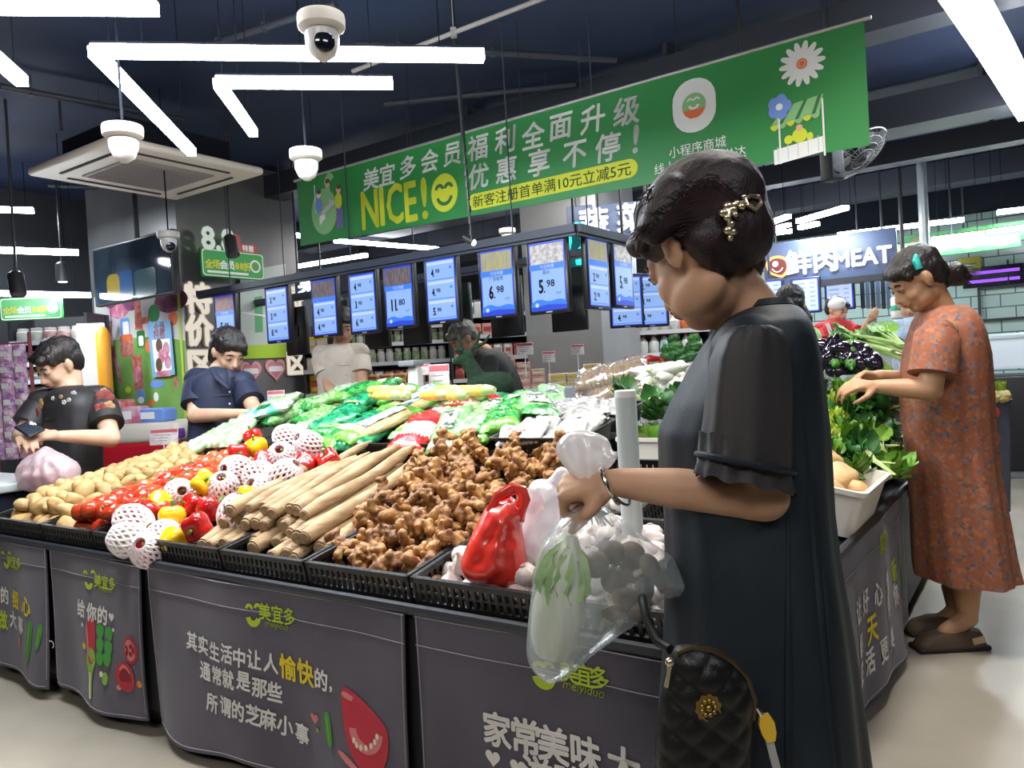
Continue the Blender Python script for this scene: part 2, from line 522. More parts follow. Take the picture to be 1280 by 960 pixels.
for (a, c), l, k in zip(lines, pl, range(99)):
    zz = 3.05 if k not in (5, 0) else 2.9
    p, q = atz(*a, zz), atz(*c, zz)
    if k == 0: p, q = sv(2.6, 1.72, 2.85), sv(-2.2, 1.72, 2.85)
    m = mat('pale_pipe', (.33, .31, .30), .5) if k in (0, 1, 5) else mat('dark_pipe', (.05, .055, .075), .5)
    b = B().add(tube([p, p * .5 + q * .5, q], .012 if k in (0, 1) else .02, 10))
    for t in (.15, .5, .85):
        e = p * (1 - t) + q * t; b.add(tube([e, np.array([e[0], e[1], CEIL_Z])], .003, 6)); b.add(box(e, (.03, .03, .045)))
    tag(b.make('ceiling_pipe', m, None, p), l, 'pipe', 'pipes under the ceiling')

# ------------------------------------------------------------------ linear lamps (their light comes from their own diffusers)
def strip(arms, z, w, label, power, col=(.86, .93, 1.0)):
    """arms: pixel pairs of the lamp's lower face, laid on the height z"""
    P0 = atz(*arms[0][0], z); t = thing('linear_lamp', label, 'lamp', P0, 'linear ceiling lamps')
    h = B(); d = B(); tot = sum(np.linalg.norm(atz(*a, z) - atz(*c, z)) for a, c in arms)
    for a, c in arms:
        p, q = atz(*a, z), atz(*c, z); e = nrm(q - p); L = np.linalg.norm(q - p); R = rotz(math.atan2(e[1], e[0])); m = (p + q) / 2
        d.add(box(m + Z * .020, (L, w, .040), R)); h.add(box(m + Z * .046, (L + .004, w * .8, .010), R))
        l = bpy.data.lights.new('lamp_light', 'AREA'); l.shape = 'RECTANGLE'; l.size = L * .98; l.size_y = w * .9; l.energy = power * L / tot; l.color = col
        lo = bpy.data.objects.new('lamp_light', l); COL.objects.link(lo); lo.parent = t
        lo.location = tuple(m - Z * .004 - P0); lo.rotation_euler = (0, 0, math.atan2(e[1], e[0]))
        for k in (.12, .88):
            s = p * (1 - k) + q * k + Z * .06; h.add(tube([s, np.array([s[0], s[1], CEIL_Z])], .0025, 6))
    h.make('housing', MATTE, t, None, False); d.make('diffuser', TUBE, t, None, False)
    return t


strip([((116, 71), (605, 76)), ((118, 71), (240, 195))], 2.35, .044, 'long angled white lamp behind the topmost dome camera', 30)
strip([((271, 109), (491, 110)), ((273, 110), (317, 171))], 2.35, .040, 'smaller angled white lamp nested below the long angled one', 18)
strip([((-60, 15), (197, 17))], 2.35, .044, 'straight white lamp in the top left corner', 20)
strip([((-60, 32), (28, 108))], 2.35, .044, 'slanting lamp cut off by the left edge, under the corner lamp', 12)
strip([((-40, 264), (42, 266))], 2.72, .06, 'short white lamp end level with the air vent at the far left', 22)
strip([((-60, 314), (98, 319))], 2.22, .05, 'white lamp second above the shelf at the far left', 22)
strip([((-60, 369), (113, 372))], 1.95, .045, 'white lamp right above the shelf at the far left', 7)
strip([((308, 293), (376, 297))], 2.72, .07, 'short white lamp just right of the 8.8 discount sign', 9)
strip([((419, 303), (547, 313))], 2.72, .06, 'white lamp right below the left part of the green banner', 44)
strip([((371, 335), (458, 321))], 2.60, .06, 'white lamp tilted the other way, above the third price screen', 22)
strip([((1198, -10), (1245, 66)), ((1246, 68), (1291, 148))], 2.72, .17, 'broad bright lamp at the top right corner', 28)
strip([((944, 287), (986, 273))], 2.45, .06, 'short lamp nearest the bun of the woman in the dark dress', 10)
strip([((944, 294), (987, 283))], 2.60, .06, 'second of the short lamps behind the hair clip', 8)
strip([((938, 297), (990, 291))], 2.52, .06, 'lowest of the short lamps behind the hair clip', 8)
strip([((998, 279), (1058, 262))], 2.48, .07, 'slanting lamp above the steak icon of the meat sign', 22)
strip([((1000, 287), (1022, 282))], 2.44, .07, 'very short lamp below the slanting lamp at the meat sign', 6)
strip([((1047, 296), (1205, 277))], 2.34, .05, 'long thin lamp along the top of the meat sign', 14)
strip([((1247, 268), (1300, 262))], 2.42, .07, 'lamp cut by the right edge, level with the meat sign', 16)
strip([((1165, 302), (1230, 294))], 2.2, .05, 'lamp above the hair of the woman in orange', 4)
strip([((1234, 293), (1300, 284))], 2.2, .05, 'lamp at the right edge above the purple lit sign', 5)
strip([((600, 336), (655, 331))], 2.3, .06, 'lamp glimpsed between the two large price screens', 12)

# ------------------------------------------------------------------ air vent cassette
ACZ = 2.62
t = thing('air_conditioner_cassette', 'square beige air conditioner vent panel in the ceiling', 'air conditioner', atz(185, 214, ACZ))
q = [atz(*p, ACZ) for p in ((29, 222), (133, 180), (339, 216), (226, 249))]
c = sum(q) / 4; e1 = nrm(q[1] - q[0] + q[2] - q[3]); e2 = nrm(np.cross(Z, e1)); la = (np.linalg.norm(q[1] - q[0]) + np.linalg.norm(q[2] - q[3])) / 2; lb = (np.linalg.norm(q[3] - q[0]) + np.linalg.norm(q[2] - q[1])) / 2
R = np.stack([e1, e2, Z], 1)
CREAM = mat('aged_cream_plastic', (.92, .82, .72), .45)
B().add(rbox(c + Z * .025, (la, lb, .05), .03, R)).make('panel', CREAM, t); B().add(box(c + Z * .14, (la * .7, lb * .7, .18), R)).make('unit_body', MATTE, t, None, False)
g = B().add(rbox(c - Z * .004, (la * .56, lb * .56, .012), .02, R))
for k in range(15): g.add(box(c - Z * .013 + e1 * la * .5 * (k / 14 - .5), (.008, lb * .52, .008), R))
g.make('grille', mat('grey_vent_grille', (.40, .36, .36), .6), t)
s = B()
for sg in (-1, 1):
    s.add(box(c + e1 * sg * la * .39 - Z * .001, (.02, lb * .62, .012), R)); s.add(box(c + e2 * sg * lb * .39 - Z * .001, (la * .62, .02, .012), R))
s.make('air_slot', mat('dark_slot', (.05, .045, .05), .8), t)
hb = B()
for a, d in ((1, 1), (1, -1), (-1, 1), (-1, -1)): p = c + e1 * a * la * .35 + e2 * d * lb * .35; hb.add(tube([p + Z * .3, np.array([p[0], p[1], CEIL_Z])], .008, 6))
hb.make('hanger_rod', DK, t)

# ------------------------------------------------------------------ dome cameras on drop pipes
def dome(px, py, wpx, dia, label, look, tilt=.5):
    Y = dia * F_PX / wpx; c = at(px, py, Y); t = thing('dome_camera', label, 'security camera', c, 'white dome cameras')
    r = dia / 2
    B().add(lathe([(r * .2, .05 * r), (r * .98, .0), (r, -.12 * r), (r * .98, -.5 * r), (r * .84, -.62 * r), (r * .3, -.66 * r)], 28, c)).make('mount', WHITEPL, t)
    B().add(lathe([(r * .5, -.5 * r), (r * .72, -.75 * r), (r * .70, -1.15 * r), (r * .52, -1.62 * r), (r * .2, -1.86 * r), (.01 * r, -1.9 * r)], 28, c)).make('housing', mat('white_camera_shell', (.72, .72, .74), .3), t)
    d = nrm(look); e = c - Z * 1.25 * r + d * r * .42
    a, bb, dd = frame_of(d); B().add(lathe([(r * .40, -.05), (r * .42, r * .20), (r * .34, r * .26), (r * .02, r * .27)], 20, e, np.stack([a, bb, dd], 1))).make('lens', mat('camera_lens', (.008, .01, .02), .1, coat=1), t)
    B().add(tube([c, np.array([c[0], c[1], CEIL_Z])], .005, 8)).make('drop_rod', MATTE, t)
    return t


dome(401, 20, 59, .145, 'largest white dome camera, crossing the long angled lamp', (.35, -.9, -.1))
dome(153, 158, 48, .145, 'white dome camera in front of the square air vent', (-.3, .9, -.1))
dome(382, 188, 40, .145, 'white dome camera at the top left corner of the green banner', (-.5, .8, -.1))
dome(210, 290, 27, .145, 'small white dome camera above the mural, right of the television', (.6, -.7, -.3))
dome(634, 286, 21, .145, 'faint small dome camera between banner and large price screens', (-.2, .9, -.1))

# ------------------------------------------------------------------ the green banner
BY = 3.4; BR = at(1080, 25, BY); BL = BR + U * 3.77
BN = -V; BEX = -U


def on_plane(px, py, o, n):
    d = ray(px, py); return EYE + d * (((o - EYE) @ n) / (d @ n))


def bxy(px, py):
    p = on_plane(px, py, BR, BN); return float((p - BL) @ BEX), float(p[2] - BR[2])


HL = -bxy(375, 308)[1]; HR = -bxy(1080, 183)[1]; BLEN = 3.77
bh = lambda x: HL + (HR - HL) * x / BLEN
bwave = lambda x, y: .003 * math.sin(x * 2.3 + .6) * (-y / .5) + .0008 * math.sin(x * 6)


def bfn(lift):
    return lambda x, y: BL + BEX * x + Z * y + BN * (bwave(x, y) + lift)


GREEN = mat('banner_green', (.020, .235, .050), .5, sheen=.1)
MINT = mat('print_mint_green', (.25, .52, .22), .6); WH = mat('print_white', (.80, .82, .80), .6); YEL = mat('print_lime_yellow', (.62, .68, .03), .6); DG = mat('print_dark_green', (.03, .16, .05), .6)
ORA = mat('print_orange', (.75, .16, .05), .6); BLU = mat('print_blue', (.16, .30, .72), .6); SKINP = mat('print_peach', (.75, .42, .25), .6); PURP = mat('print_violet', (.16, .13, .35), .6); GREYP = mat('print_grey', (.55, .57, .56), .6); BRN = mat('print_brown', (.12, .06, .03), .6)
bt = thing('promotion_banner', 'long green hanging banner with white and yellow lettering', 'banner', BL)
f1, f2 = bfn(.002), bfn(-.002); b = B()
b.add(sheet(lambda s, q: f1(s * BLEN, -bh(s * BLEN) * (1 - q)), 60, 8)); b.add(sheet(lambda s, q: f2((1 - s) * BLEN, -bh((1 - s) * BLEN) * (1 - q)), 60, 8)); b.make('cloth', GREEN, bt)
B().add(tube([BL - BEX * .03 + Z * .004, BR + BEX * .03 + Z * .004], .009, 10)).make('hanging_rod', mat('pale_metal', (.55, .55, .55), .4, metal=.6), bt)
for x in (.18, 1.1, 1.95, 2.9, 3.6):
    p = BL + BEX * x; B().add(tube([p, np.array([p[0], p[1], CEIL_Z])], .003, 6)).make('hanging_wire', DK, bt)
PM = [WH, YEL, DG, MINT, ORA, BLU, SKINP, PURP, GREYP, BRN, GREEN]
pr = B()                                                            # the printing on the cloth


def bput(vf, px, py, m, a=0.0, lift=.0045, dx=0, dy=0):
    x, y = bxy(px, py); pr.add(lay(vf, bfn(lift), x + dx, y + dy, a), m)


for ch, px, py, sz in [('美', 464, 224, .150), ('宜', 484, 218, .150), ('多', 510, 209, .150), ('会', 538, 201, .150), ('员', 565, 193, .150), ('福', 598, 184, .158), ('利', 632, 175, .158), ('全', 667, 169, .158), ('面', 702, 158, .158), ('升', 741, 149, .158), ('级', 783, 139, .158),
                       ('优', 599, 220, .158), ('惠', 633, 212, .158), ('享', 674, 203, .158), ('不', 719, 193, .158), ('停', 761, 184, .158), ('!', 795, 174, .20)]:
    bput(text(ch, sz, .02, .12), px, py, 0)
for ch, px, py, sx in [('N', 463, 260, .70), ('I', 478, 256, .9), ('C', 494, 253, .66), ('E', 514, 250, .72), ('!', 531, 246, 1.0)]: bput(text(ch, .36, .018, 0, sx * .9), px, py + 2, 1)
bput(disc(.105, .118), 556, 241, 1)
for sx in (-1, 1): bput(ring2(.016, .038, .1, math.pi - .1), 556, 241, 2, lift=.006, dx=.036 * sx, dy=.022)
bput(ring2(.045, .068, math.pi + .25, 2 * math.pi - .25), 556, 241, 2, lift=.006, dy=-.012)
xa, ya = bxy(585, 253); xb, yb = bxy(798, 210)
_t = np.linspace(0, 1, 40); _w, _h = (xb - xa) / 2, .049; _x = -_w + 2 * _w * (.5 - .5 * np.cos(math.pi * _t)); _d = np.sqrt(np.clip(_h ** 2 - np.clip(np.abs(_x) - (_w - _h), 0, _h) ** 2, 0, None))
pr.add(lay((np.concatenate([np.stack([_x, _d, 0 * _x], 1), np.stack([_x, -_d, 0 * _x], 1)]), [(i, 40 + i, 41 + i, i + 1) for i in range(39)]), bfn(.0045), (xa + xb) / 2, (ya + yb) / 2), 1)
pr.add(lay(text('新客注册首单满10元立减5元', .078, .004, 0, (xb - xa) * .93 / max(.01, float(np.ptp(text('新客注册首单满10元立减5元', .078, .004)[0][:, 0])))), bfn(.006), (xa + xb) / 2, (ya + yb) / 2), 2)
bput(rrect(.225, .265, .105), 868, 132, 0)
bput(disc(.062), 868, 132, 3, lift=.006); bput(poly2([(-.058, -.02), (.058, -.02), (.045, -.045), (.02, -.062), (-.02, -.062), (-.045, -.045)]), 868, 132, 4, lift=.0075)
for sx in (-1, 1): bput(ring2(.009, .017, .1, math.pi - .1), 868, 132, 0, lift=.0075, dx=.017 * sx, dy=.022)
bput(ring2(.018, .03, math.pi + .3, 2 * math.pi - .3), 868, 132, 0, lift=.0075, dy=.008)
bput(text('小程序商城', .060), 872, 184, 0); bput(text('线上下单极速送达', .060), 874, 201, 0)
for k in range(14):                                                 # daisy
    a = 2 * math.pi * k / 14; bput(poly2([(.018, -.008), (.06, -.016), (.098, -.010), (.104, 0), (.098, .010), (.06, .016), (.018, .008)], 1), 1003, 80, 0, a=a, lift=.005 + .0004 * (k % 2))
bput(disc(.024), 1003, 80, 4, lift=.007); bput(ring2(.012, .018, 0, 6.28), 1003, 80, 6, lift=.0078)
sx0, sy0 = bxy(1000, 160)                                           # little market stall
S = lambda vf, x, y, m, l=.005, a=0: pr.add(lay(vf, bfn(l), sx0 + x, sy0 + y, a), m)
S(poly2([(-.13, .03), (.09, .05), (.11, .13), (-.07, .11)]), 0, 0, 3)
for k in range(6): S(poly2([(-.13 + k * .037, .03 + k * .0035), (-.112 + k * .037, .0315 + k * .0035), (-.052 + k * .031, .1115 + k * .0035), (-.068 + k * .031, .110 + k * .0035)]), 0, 0, 2 if k % 2 else 3, .006)
for k in range(6): S(disc(.019, .024, 12, math.pi, 2 * math.pi), -.112 + k * .037, .033 + k * .0035, 3 if k % 2 else 1, .006)
for x in (-.09, .105): S(poly2([(-.004, -.13), (.004, -.13), (.004, .13), (-.004, .13)]), x, -.02, 0, .0062)
S(poly2([(-.12, -.15), (.10, -.13), (.10, -.06), (-.12, -.08)]), 0, 0, 0, .0065)
for k in range(5): S(poly2([(-.002, -.035), (.002, -.035), (.002, .035), (-.002, .035)]), -.10 + k * .045, -.105 + k * .004, 8, .0075)
S(disc(.034), .0, -.035, 1, .0058); S(disc(.02), -.05, -.045, 1, .0058); S(disc(.015), .0, .0, 6, .0068); S(disc(.014, .02), .045, -.05, 1, .0058)
for k in range(5): S(disc(.026, .03), -.085 + .03 * math.cos(k * 1.257), .115 + .03 * math.sin(k * 1.257), 5, .0072)
S(disc(.016), -.085, .115, 0, .008)
sx0, sy0 = bxy(408, 255)                                            # shoppers drawing at the left end
S(disc(.13, .16), -.02, -.05, 3, .004); S(poly2([(-.02, .13), (.10, .16), (.08, .20), (.03, .21)], 1), 0, 0, 3, .005); S(poly2([(-.003, 0), (.003, 0), (.003, .14), (-.003, .14)]), .045, .0, 0, .005)
S(poly2([(-.07, -.02), (.06, .05), (.075, .02), (-.055, -.05)]), .02, -.03, 8, .006); S(poly2([(-.05, -.11), (.01, -.07), (.01, -.02), (-.05, -.05)]), -.02, -.03, 0, .0055)
for x, y, c, h in ((-.07, .0, 5, 8), (.02, .06, 3, 6), (.13, .0, 1, 6)):
    S(disc(.035, .055), x, y, c, .0065); S(disc(.022, .026), x + .006, y + .075, h if h == 6 else 0, .0072); S(disc(.022, .016), x + .012, y + .092, 9, .0078)
S(poly2([(-.035, -.15), (-.005, -.15), (0, -.1), (.005, -.15), (.035, -.15), (.03, 0), (-.03, 0)]), .135, -.04, 7, .006); S(poly2([(-.004, 0), (.004, 0), (.004, .2), (-.004, .2)]), -.105, -.05, 0, .005)
pr.make('lettering', PM, bt, None, False)

# chain in front of the banner, wall fan, projector, spotlight
p, q = at(570, 112, 3.95), at(590, 302, 3.95); p = np.array([q[0], q[1], CEIL_Z]) + (at(570, 112, 3.95) - q) * np.array([1, 0, 0])
b = B()
L = np.linalg.norm(q - p); n = int(L / .03)
b.add(tube([p, p * .35 + q * .65], .011, 8))
for k in range(int(n * .65), n): e = p + (q - p) * k / n; b.add(tube([e + (q - p) / n * .05, e + (q - p) / n * 1.0], .006 if k % 2 else .011, 6))
tag(b.make('hanging_chain', DK, None, p), 'dark hanging rod and chain crossing the left part of the banner', 'chain')
sp = at(586, 303, 4.0); tt = thing('spotlight', 'tiny lit spotlight hanging from the rod below the banner', 'spotlight', sp)
B().add(tube([sp + Z * .03 - RGT * .03, sp + RGT * .02 + Z * .0], [.012, .02], 12)).make('body', DK, tt); B().add(ell(sp + RGT * .024, (.014, .02, .016))).make('bulb', mat('spot_bulb', (1, .97, .9), .5, emit=12), tt)

ft = thing('wall_fan', 'grey caged fan behind the right end of the banner', 'fan', at(1072, 193, 4.6)); fc = ORG[ft.name]
fn_ = nrm(np.array([.35, -.45, -.75])); fa, fb, fd = frame_of(fn_); fR = np.stack([fa, fb, fd], 1); r = .19
b = B()
for rr in (.19, .15, .11, .07):
    tt_ = np.linspace(0, 2 * math.pi, 40); zz = .05 * (1 - (rr / .19) ** 2)
    b.add(tube([fc + fR @ np.array([rr * math.cos(x), rr * math.sin(x), zz]) for x in tt_], .0022 if rr < .19 else .006, 6))
for k in range(28): a = 2 * math.pi * k / 28; b.add(tube([fc + fR @ np.array([rr * math.cos(a), rr * math.sin(a), .05 * (1 - (rr / .19) ** 2)]) for rr in (.02, .11, .15, .19)], .0015, 5))
b.make('guard', mat('grey_fan_wire', (.3, .3, .3), .4, metal=.5), ft)
for k in range(3):
    a = k * 2.094; P = np.array([(.02, -.02), (.08, -.05), (.15, -.05), (.17, 0), (.14, .045), (.06, .03)]); c_, s_ = math.cos(a), math.sin(a)
    one('blade', prism([(c_ * x - s_ * y, s_ * x + c_ * y) for x, y in P], .004, fc, fa, fb), mat('pale_fan_blade', (.42, .41, .40), .4), ft)
B().add(lathe([(.035, -.10), (.05, -.08), (.05, .03), (.02, .055)], 18, fc, fR)).make('motor', DK, ft)
B().add(tube([fc - fn_ * .09, fc - fn_ * .13 + Z * .1, np.array([fc[0] - .03, fc[1] + .05, CEIL_Z])], .02, 8)).make('bracket', DK, ft)
bx = at(1040, 207, 4.3); tt = thing('ceiling_speaker', 'dark box hanging under the banner beside the fan', 'speaker', bx)
B().add(rbox(bx, (.085, .1, .17), .01, rotz(.3))).make('case', mat('dark_box', (.03, .03, .04), .5), tt); B().add(tube([bx + Z * .08, np.array([bx[0], bx[1], CEIL_Z])], .012, 8)).make('hanger', DK, tt)
B().add(lathe([(.03, 0), (.03, .006), (.004, .008)], 16, bx + np.array([.012, -.052, -.02]), np.stack([RGT, UPV, -FWD], 1))).make('speaker_cone', mat('cone_grey', (.08, .08, .09), .6), tt)

sl = at(938, 229, 3.7); tt = thing('track_spotlight', 'lit black spotlight right above the hair bun', 'spotlight', sl); d = nrm(np.array([.05, -.8, -.6]))
B().add(tube([sl - d * .12, sl - d * .10, sl, sl + d * .02], [.02, .042, .046, .048], 18)).make('can', DK, tt); B().add(lathe([(.04, 0), (.03, .008), (.004, .01)], 18, sl + d * .018, np.stack(frame_of(d), 1))).make('bulb', mat('spot_bulb', (1, 1, 1)), tt)
B().add(tube([sl - d * .06, sl - d * .06 + Z * .12, np.array([sl[0], sl[1] + .05, CEIL_Z])], .009, 8)).make('arm', DK, tt)
for px, py, Y, l in ((22, 360, 5.2, 'black track spotlight over the shelf at the far left'), (290, 312, 5.9, 'black track spotlight in front of the 8.8 discount sign'), (78, 345, 6.6, 'round pendant downlight above the man in black')):
    sl = at(px, py, Y); tt = thing('track_spotlight', l, 'spotlight', sl); d = nrm(np.array([.25, -.25, -.95])) if px != 78 else -Z
    B().add(tube([sl - d * .12, sl - d * .10, sl + d * .04, sl + d * .05], [.03, .05, .052, .05], 18)).make('can', DK, tt)
    B().add(lathe([(.042, 0), (.03, .008), (.004, .01)], 18, sl + d * .045, np.stack(frame_of(d), 1))).make('bulb', mat('spot_bulb', (1, 1, 1)) if px == 78 else mat('dark_lens', (.1, .1, .1), .2), tt)
    B().add(tube([sl - d * .06, np.array([sl[0], sl[1], CEIL_Z])], .009, 8)).make('arm', DK, tt)

# ------------------------------------------------------------------ price screens under the hanging frame
RC = at(720, 281, 4.2); RZ = 1.915; RC[2] = RZ
RAIL = mat('blue_grey_frame', (.045, .055, .085), .45)


def rail(a, c, label):
    b = B(); e = nrm(c - a); m = (a + c) / 2; R = rotz(math.atan2(e[1], e[0])); L = np.linalg.norm(c - a)
    b.add(box(m - Z * .02, (L, .05, .045), R)); b.add(box(m - Z * .045, (L, .02, .03), R))
    for k in (.12, .5, .88): p = a * (1 - k) + c * k; b.add(tube([p, np.array([p[0], p[1], CEIL_Z])], .005, 6))
    return tag(b.make('screen_rail', RAIL, None, a, False), label, 'rail', 'hanging frame that carries the price screens')


rail(RC, RC + U * 3.5, 'blue-grey rail carrying the front row of price screens'); rail(RC, RC + V * 2.2, 'blue-grey rail running back from the corner beside the woman in the dark dress')
RC2 = RC + V * .8; rail(RC2 - U * .12, RC2 + U * 3.9, 'dark rail behind, carrying the backs of the far screens')
SW, SH = .235, .385
E1 = mat('screen_light_blue', (.27, .44, .84), .3, emit=.95); E2 = mat('screen_deep_blue', (.03, .07, .62), .3, emit=.9); E3 = mat('screen_mid_blue', (.05, .20, .78), .3, emit=.95); E4 = mat('screen_white', (.50, .62, .88), .3, emit=.95); E5 = mat('screen_black_type', (.01, .01, .03), .3)
PH = [mat('screen_photo_garlic', (.75, .72, .72), .3, (.30, .28, .30), 40, emit=.7), mat('screen_photo_red', (.45, .06, .05), .3, (.2, .22, .26), 30, emit=.5), mat('screen_photo_brown', (.30, .24, .24), .3, (.10, .09, .13), 36, emit=.5, stretch=(3, 1, .6)), mat('screen_photo_yellow', (.55, .50, .25), .3, (.35, .38, .32), 30, emit=.6, stretch=(4, 1, .5)), mat('screen_photo_green', (.10, .32, .08), .3, (.5, .52, .55), 26, emit=.6)]
SM = [E1, E2, E3, E4, E5] + PH


def content(fn, kind, prices, photo, name=None):
    """what a screen shows, in screen coordinates (0, 0 in the middle)"""
    b = B(); P = lambda vf, x, y, m, l: b.add(lay(vf, fn(l), x, y), m); R = lambda x0, y0, x1, y1, m, l=.001: P(poly2([(x0, y0), (x1, y0), (x1, y1), (x0, y1)]), 0, 0, m, l)
    w, h = SW / 2, SH / 2; R(-w, -h, w, h, 1); R(-w + .008, -h + .008, w - .008, h - .012, 0, .0016)

    def price(p, x, y, s):
        a, c = p.split('.'); P(text(a, s, .03, 0, .62), x, y, 4, .0034); wd2 = np.ptp(text(a, s, .03, 0, .62)[0][:, 0])
        P(text('.', s * .6, .03), x + wd2 / 2 + s * .06, y - s * .3, 4, .0034); P(text(c, s * .52, .02), x + wd2 / 2 + s * .46, y + s * .13, 4, .0034)
    if kind == 'single':
        R(-w + .008, h - .125, w - .008, h - .012, 5 + photo, .0022); R(-w, h - .155, w, h - .122, 2, .0026)
        P(poly2([(-w, -h), (w, -h), (w, -h + .05), (w * .55, -h + .062), (0, -h + .048), (-w * .5, -h + .07), (-w, -h + .05)], 1), 0, 0, 2, .0024); P(poly2([(-w, -h), (w, -h), (w, -h + .026), (0, -h + .034), (-w, -h + .022)]), 0, 0, 1, .003)
        P(text('今日特惠', .024), 0, h - .139, 3, .0034)
        if name: P(text(name, .026), -.005, .022, 4, .0034)
        price(prices[0], -.045, -.055, .105); P(disc(.012), -w + .04, -h + .034, 3, .0034); P(text('元/斤', .016), .07, -.1, 4, .0034)
    else:
        top = h - .012
        if kind == 'double': R(-w + .008, h - .125, w - .008, h - .012, 5 + photo, .0022); R(-w, h - .155, w, h - .122, 2, .0026); top = h - .155
        n = len(prices); st = (top + h - .014) / n
        for k, p in enumerate(prices):
            y = top - st * (k + .5); R(-w + .012, y + st * .30, w - .012, y + st * .44, 3, .0026); R(-w + .012, y - st * .49, w - .012, y - st * .45, 2, .0026)
            price(p, -.062, y - .012, .066); P(disc(.009), w - .035, y + .01, 2, .0034)
    return b


def screen(p, face, label, spec=None, group=None, name='price_screen', bracket=True, top=RZ - .03):
    """p: middle of the screen; face: the way it looks"""
    ez = nrm(face); ex = nrm(np.cross(Z, ez)); R = np.stack([ex, Z, ez], 1); t = thing(name, label, 'screen', p, group)
    B().add(rbox(p - ez * .022, (SW + .034, SH + .034, .036), .008, R)).make('casing', mat('black_screen_case', (.010, .010, .012), .35), t)
    if spec:
        content(lambda l: plane_fn(p - ez * .004, ex, Z, l), *spec).make('display', SM, t, None, False)
        one('maker_plate', box(p - Z * (SH / 2 + .0085) - ez * .003, (.04, .007, .003), R), mat('silver_plate', (.6, .6, .62), .3, metal=.5), t)
    if bracket:
        b = B().add(box(p - ez * .045, (.08, .10, .014), R)); b.add(tube([p - ez * .05, np.array([p[0] - ez[0] * .05, p[1] - ez[1] * .05, top])], .012, 8)); b.make('bracket', DK, t)
    return t


def rail_x(px, line0, d):
    """the spot along a level line that lies on the picture column px near the horizon"""
    best = min(np.linspace(-.6, 6, 3300), key=lambda s: abs((lambda q: 640 + F_PX * (q @ RGT) / (q @ FWD))(line0 + d * s - EYE) - px)); return line0 + d * best


G = 'price screens on the front rail'
for px, py, spec, l in [(281, 400, ('single', ['5.98'], 1, None), 'leftmost price screen, 5.98, covering the face of the woman in navy'), (346, 393, ('triple', ['3.98', '3.98', '8.98'], 0), 'narrow three-line price screen, second from the left'),
                        (405, 384, ('double', ['4.98', '4.98'], 2), 'price screen with a photo and two 4.98 lines'), (453, 378, ('triple', ['4.98', '3.98', '6.98'], 0), 'three-line price screen left of the 11.80 one'),
                        (498, 370, ('single', ['11.80'], 2, None), 'price screen reading 11.80'), (551, 362, ('triple', ['4.98', '4.98', '5.98'], 0), 'three-line price screen right of the 11.80 one'),
                        (621, 353, ('single', ['6.98'], 3, '广西香葱'), 'price screen reading 6.98'), (684, 345, ('single', ['5.98'], 0, '蒜头'), 'largest price screen, 5.98 with a photo of garlic, at the frame corner')]:
    p = rail_x(px, RC - Z * (RZ - 1.13), U); q = on_plane(px, py, p, V); screen(q, -V, l, spec, G)
for px, py, spec, l in [(749, 341, ('double', ['2.98', '2.98'], 3), 'price screen with two 2.98 lines on the side rail'), (780, 342, ('single', ['5.98'], 0, None), 'price screen nearest the forehead of the woman in the dark dress')]:
    p = rail_x(px, RC - Z * (RZ - 1.13), V); q = on_plane(px, py, p, U); screen(q, -U, l, spec, 'price screens on the side rail')
for px, l in ((312, 'between the first two price screens'), (378, 'right of the second price screen'), (430, 'right of the third price screen'), (478, 'left of the 11.80 screen'), (527, 'right of the 11.80 screen'), (578, 'left of the 6.98 screen'), (640, 'right of the 6.98 screen'), (718, 'right of the large 5.98 screen')):
    p = rail_x(px, RC2 - Z * (RZ - 1.13), U); q = np.array([p[0], p[1], 1.59]); screen(q, V, 'black back of a far screen ' + l, None, 'screens seen from behind on the far rail', 'far_price_screen')
# ================================================================== the produce stall
UE = lambda v: 3.14 + .30 * v                                        # its left end


def hgt(u, v):
    """height of the stall's boards"""
    if v >= 2.28 and -.05 <= u <= .85: return 1.02
    if v >= 2.05 and .95 <= u <= 1.85: return 1.03
    i = min(u, v)
    if i < .93: return .56 + .18 * max(i, 0) / .93
    return .84 + .14 * min(max(i - .93, 0), .85) / .85


st = thing('produce_stall', 'long stepped black market stall with dark cloth round its foot', 'stall', sv(1.5, 0))
b = B()


def solid(pts_top, zt, zb, m=0):
    n = len(pts_top); T = [sv(*p, z) for p, z in zip(pts_top, zt)]; Bm = [sv(*p, zb) for p in pts_top]
    b.add((np.array(T + Bm), [tuple(range(n))] + [tuple(range(2 * n - 1, n - 1, -1))] + [(i, i + n, (i + 1) % n + n, (i + 1) % n) for i in range(n)]), m)


solid([(0, 0), (UE(0), 0), (UE(.93), .93), (.93, .93)], [.56, .56, .74, .74], .08)
solid([(0, 0), (.93, .93), (.93, 3.2), (0, 3.2)], [.56, .74, .74, .56], .08)
b.make('lower_display_board', mat('dark_display_board', (.018, .018, .022), .5), st, None, False); b = B()
solid([(.93, .93), (2.75, .93), (2.75, 1.78), (1.78, 1.78)], [.84, .84, .98, .98], .70)
solid([(.93, .93), (1.78, 1.78), (1.78, 3.2), (.93, 3.2)], [.84, .98, .98, .84], .70)
solid([(1.78, 1.78), (2.75, 1.78), (2.75, 3.2), (1.78, 3.2)], [.98] * 4, .70)
b.make('upper_display_board', mat('dark_display_board', (.018, .018, .022)), st, None, False)
b = B(); solid([(-.02, 2.28), (.85, 2.28), (.85, 3.15), (-.02, 3.15)], [1.02] * 4, .5); solid([(.95, 2.05), (1.85, 2.05), (1.85, 3.1), (.95, 3.1)], [1.03] * 4, .8); b.make('raised_back_bin', mat('grey_bin', (.16, .18, .21), .5), st, None, False)
b = B(); solid([(.05, .05), (UE(.05) - .05, .05), (UE(.9) - .05, .9), (2.7, .95), (2.7, 3.15), (.05, 3.15)], [.56] * 6, .0)
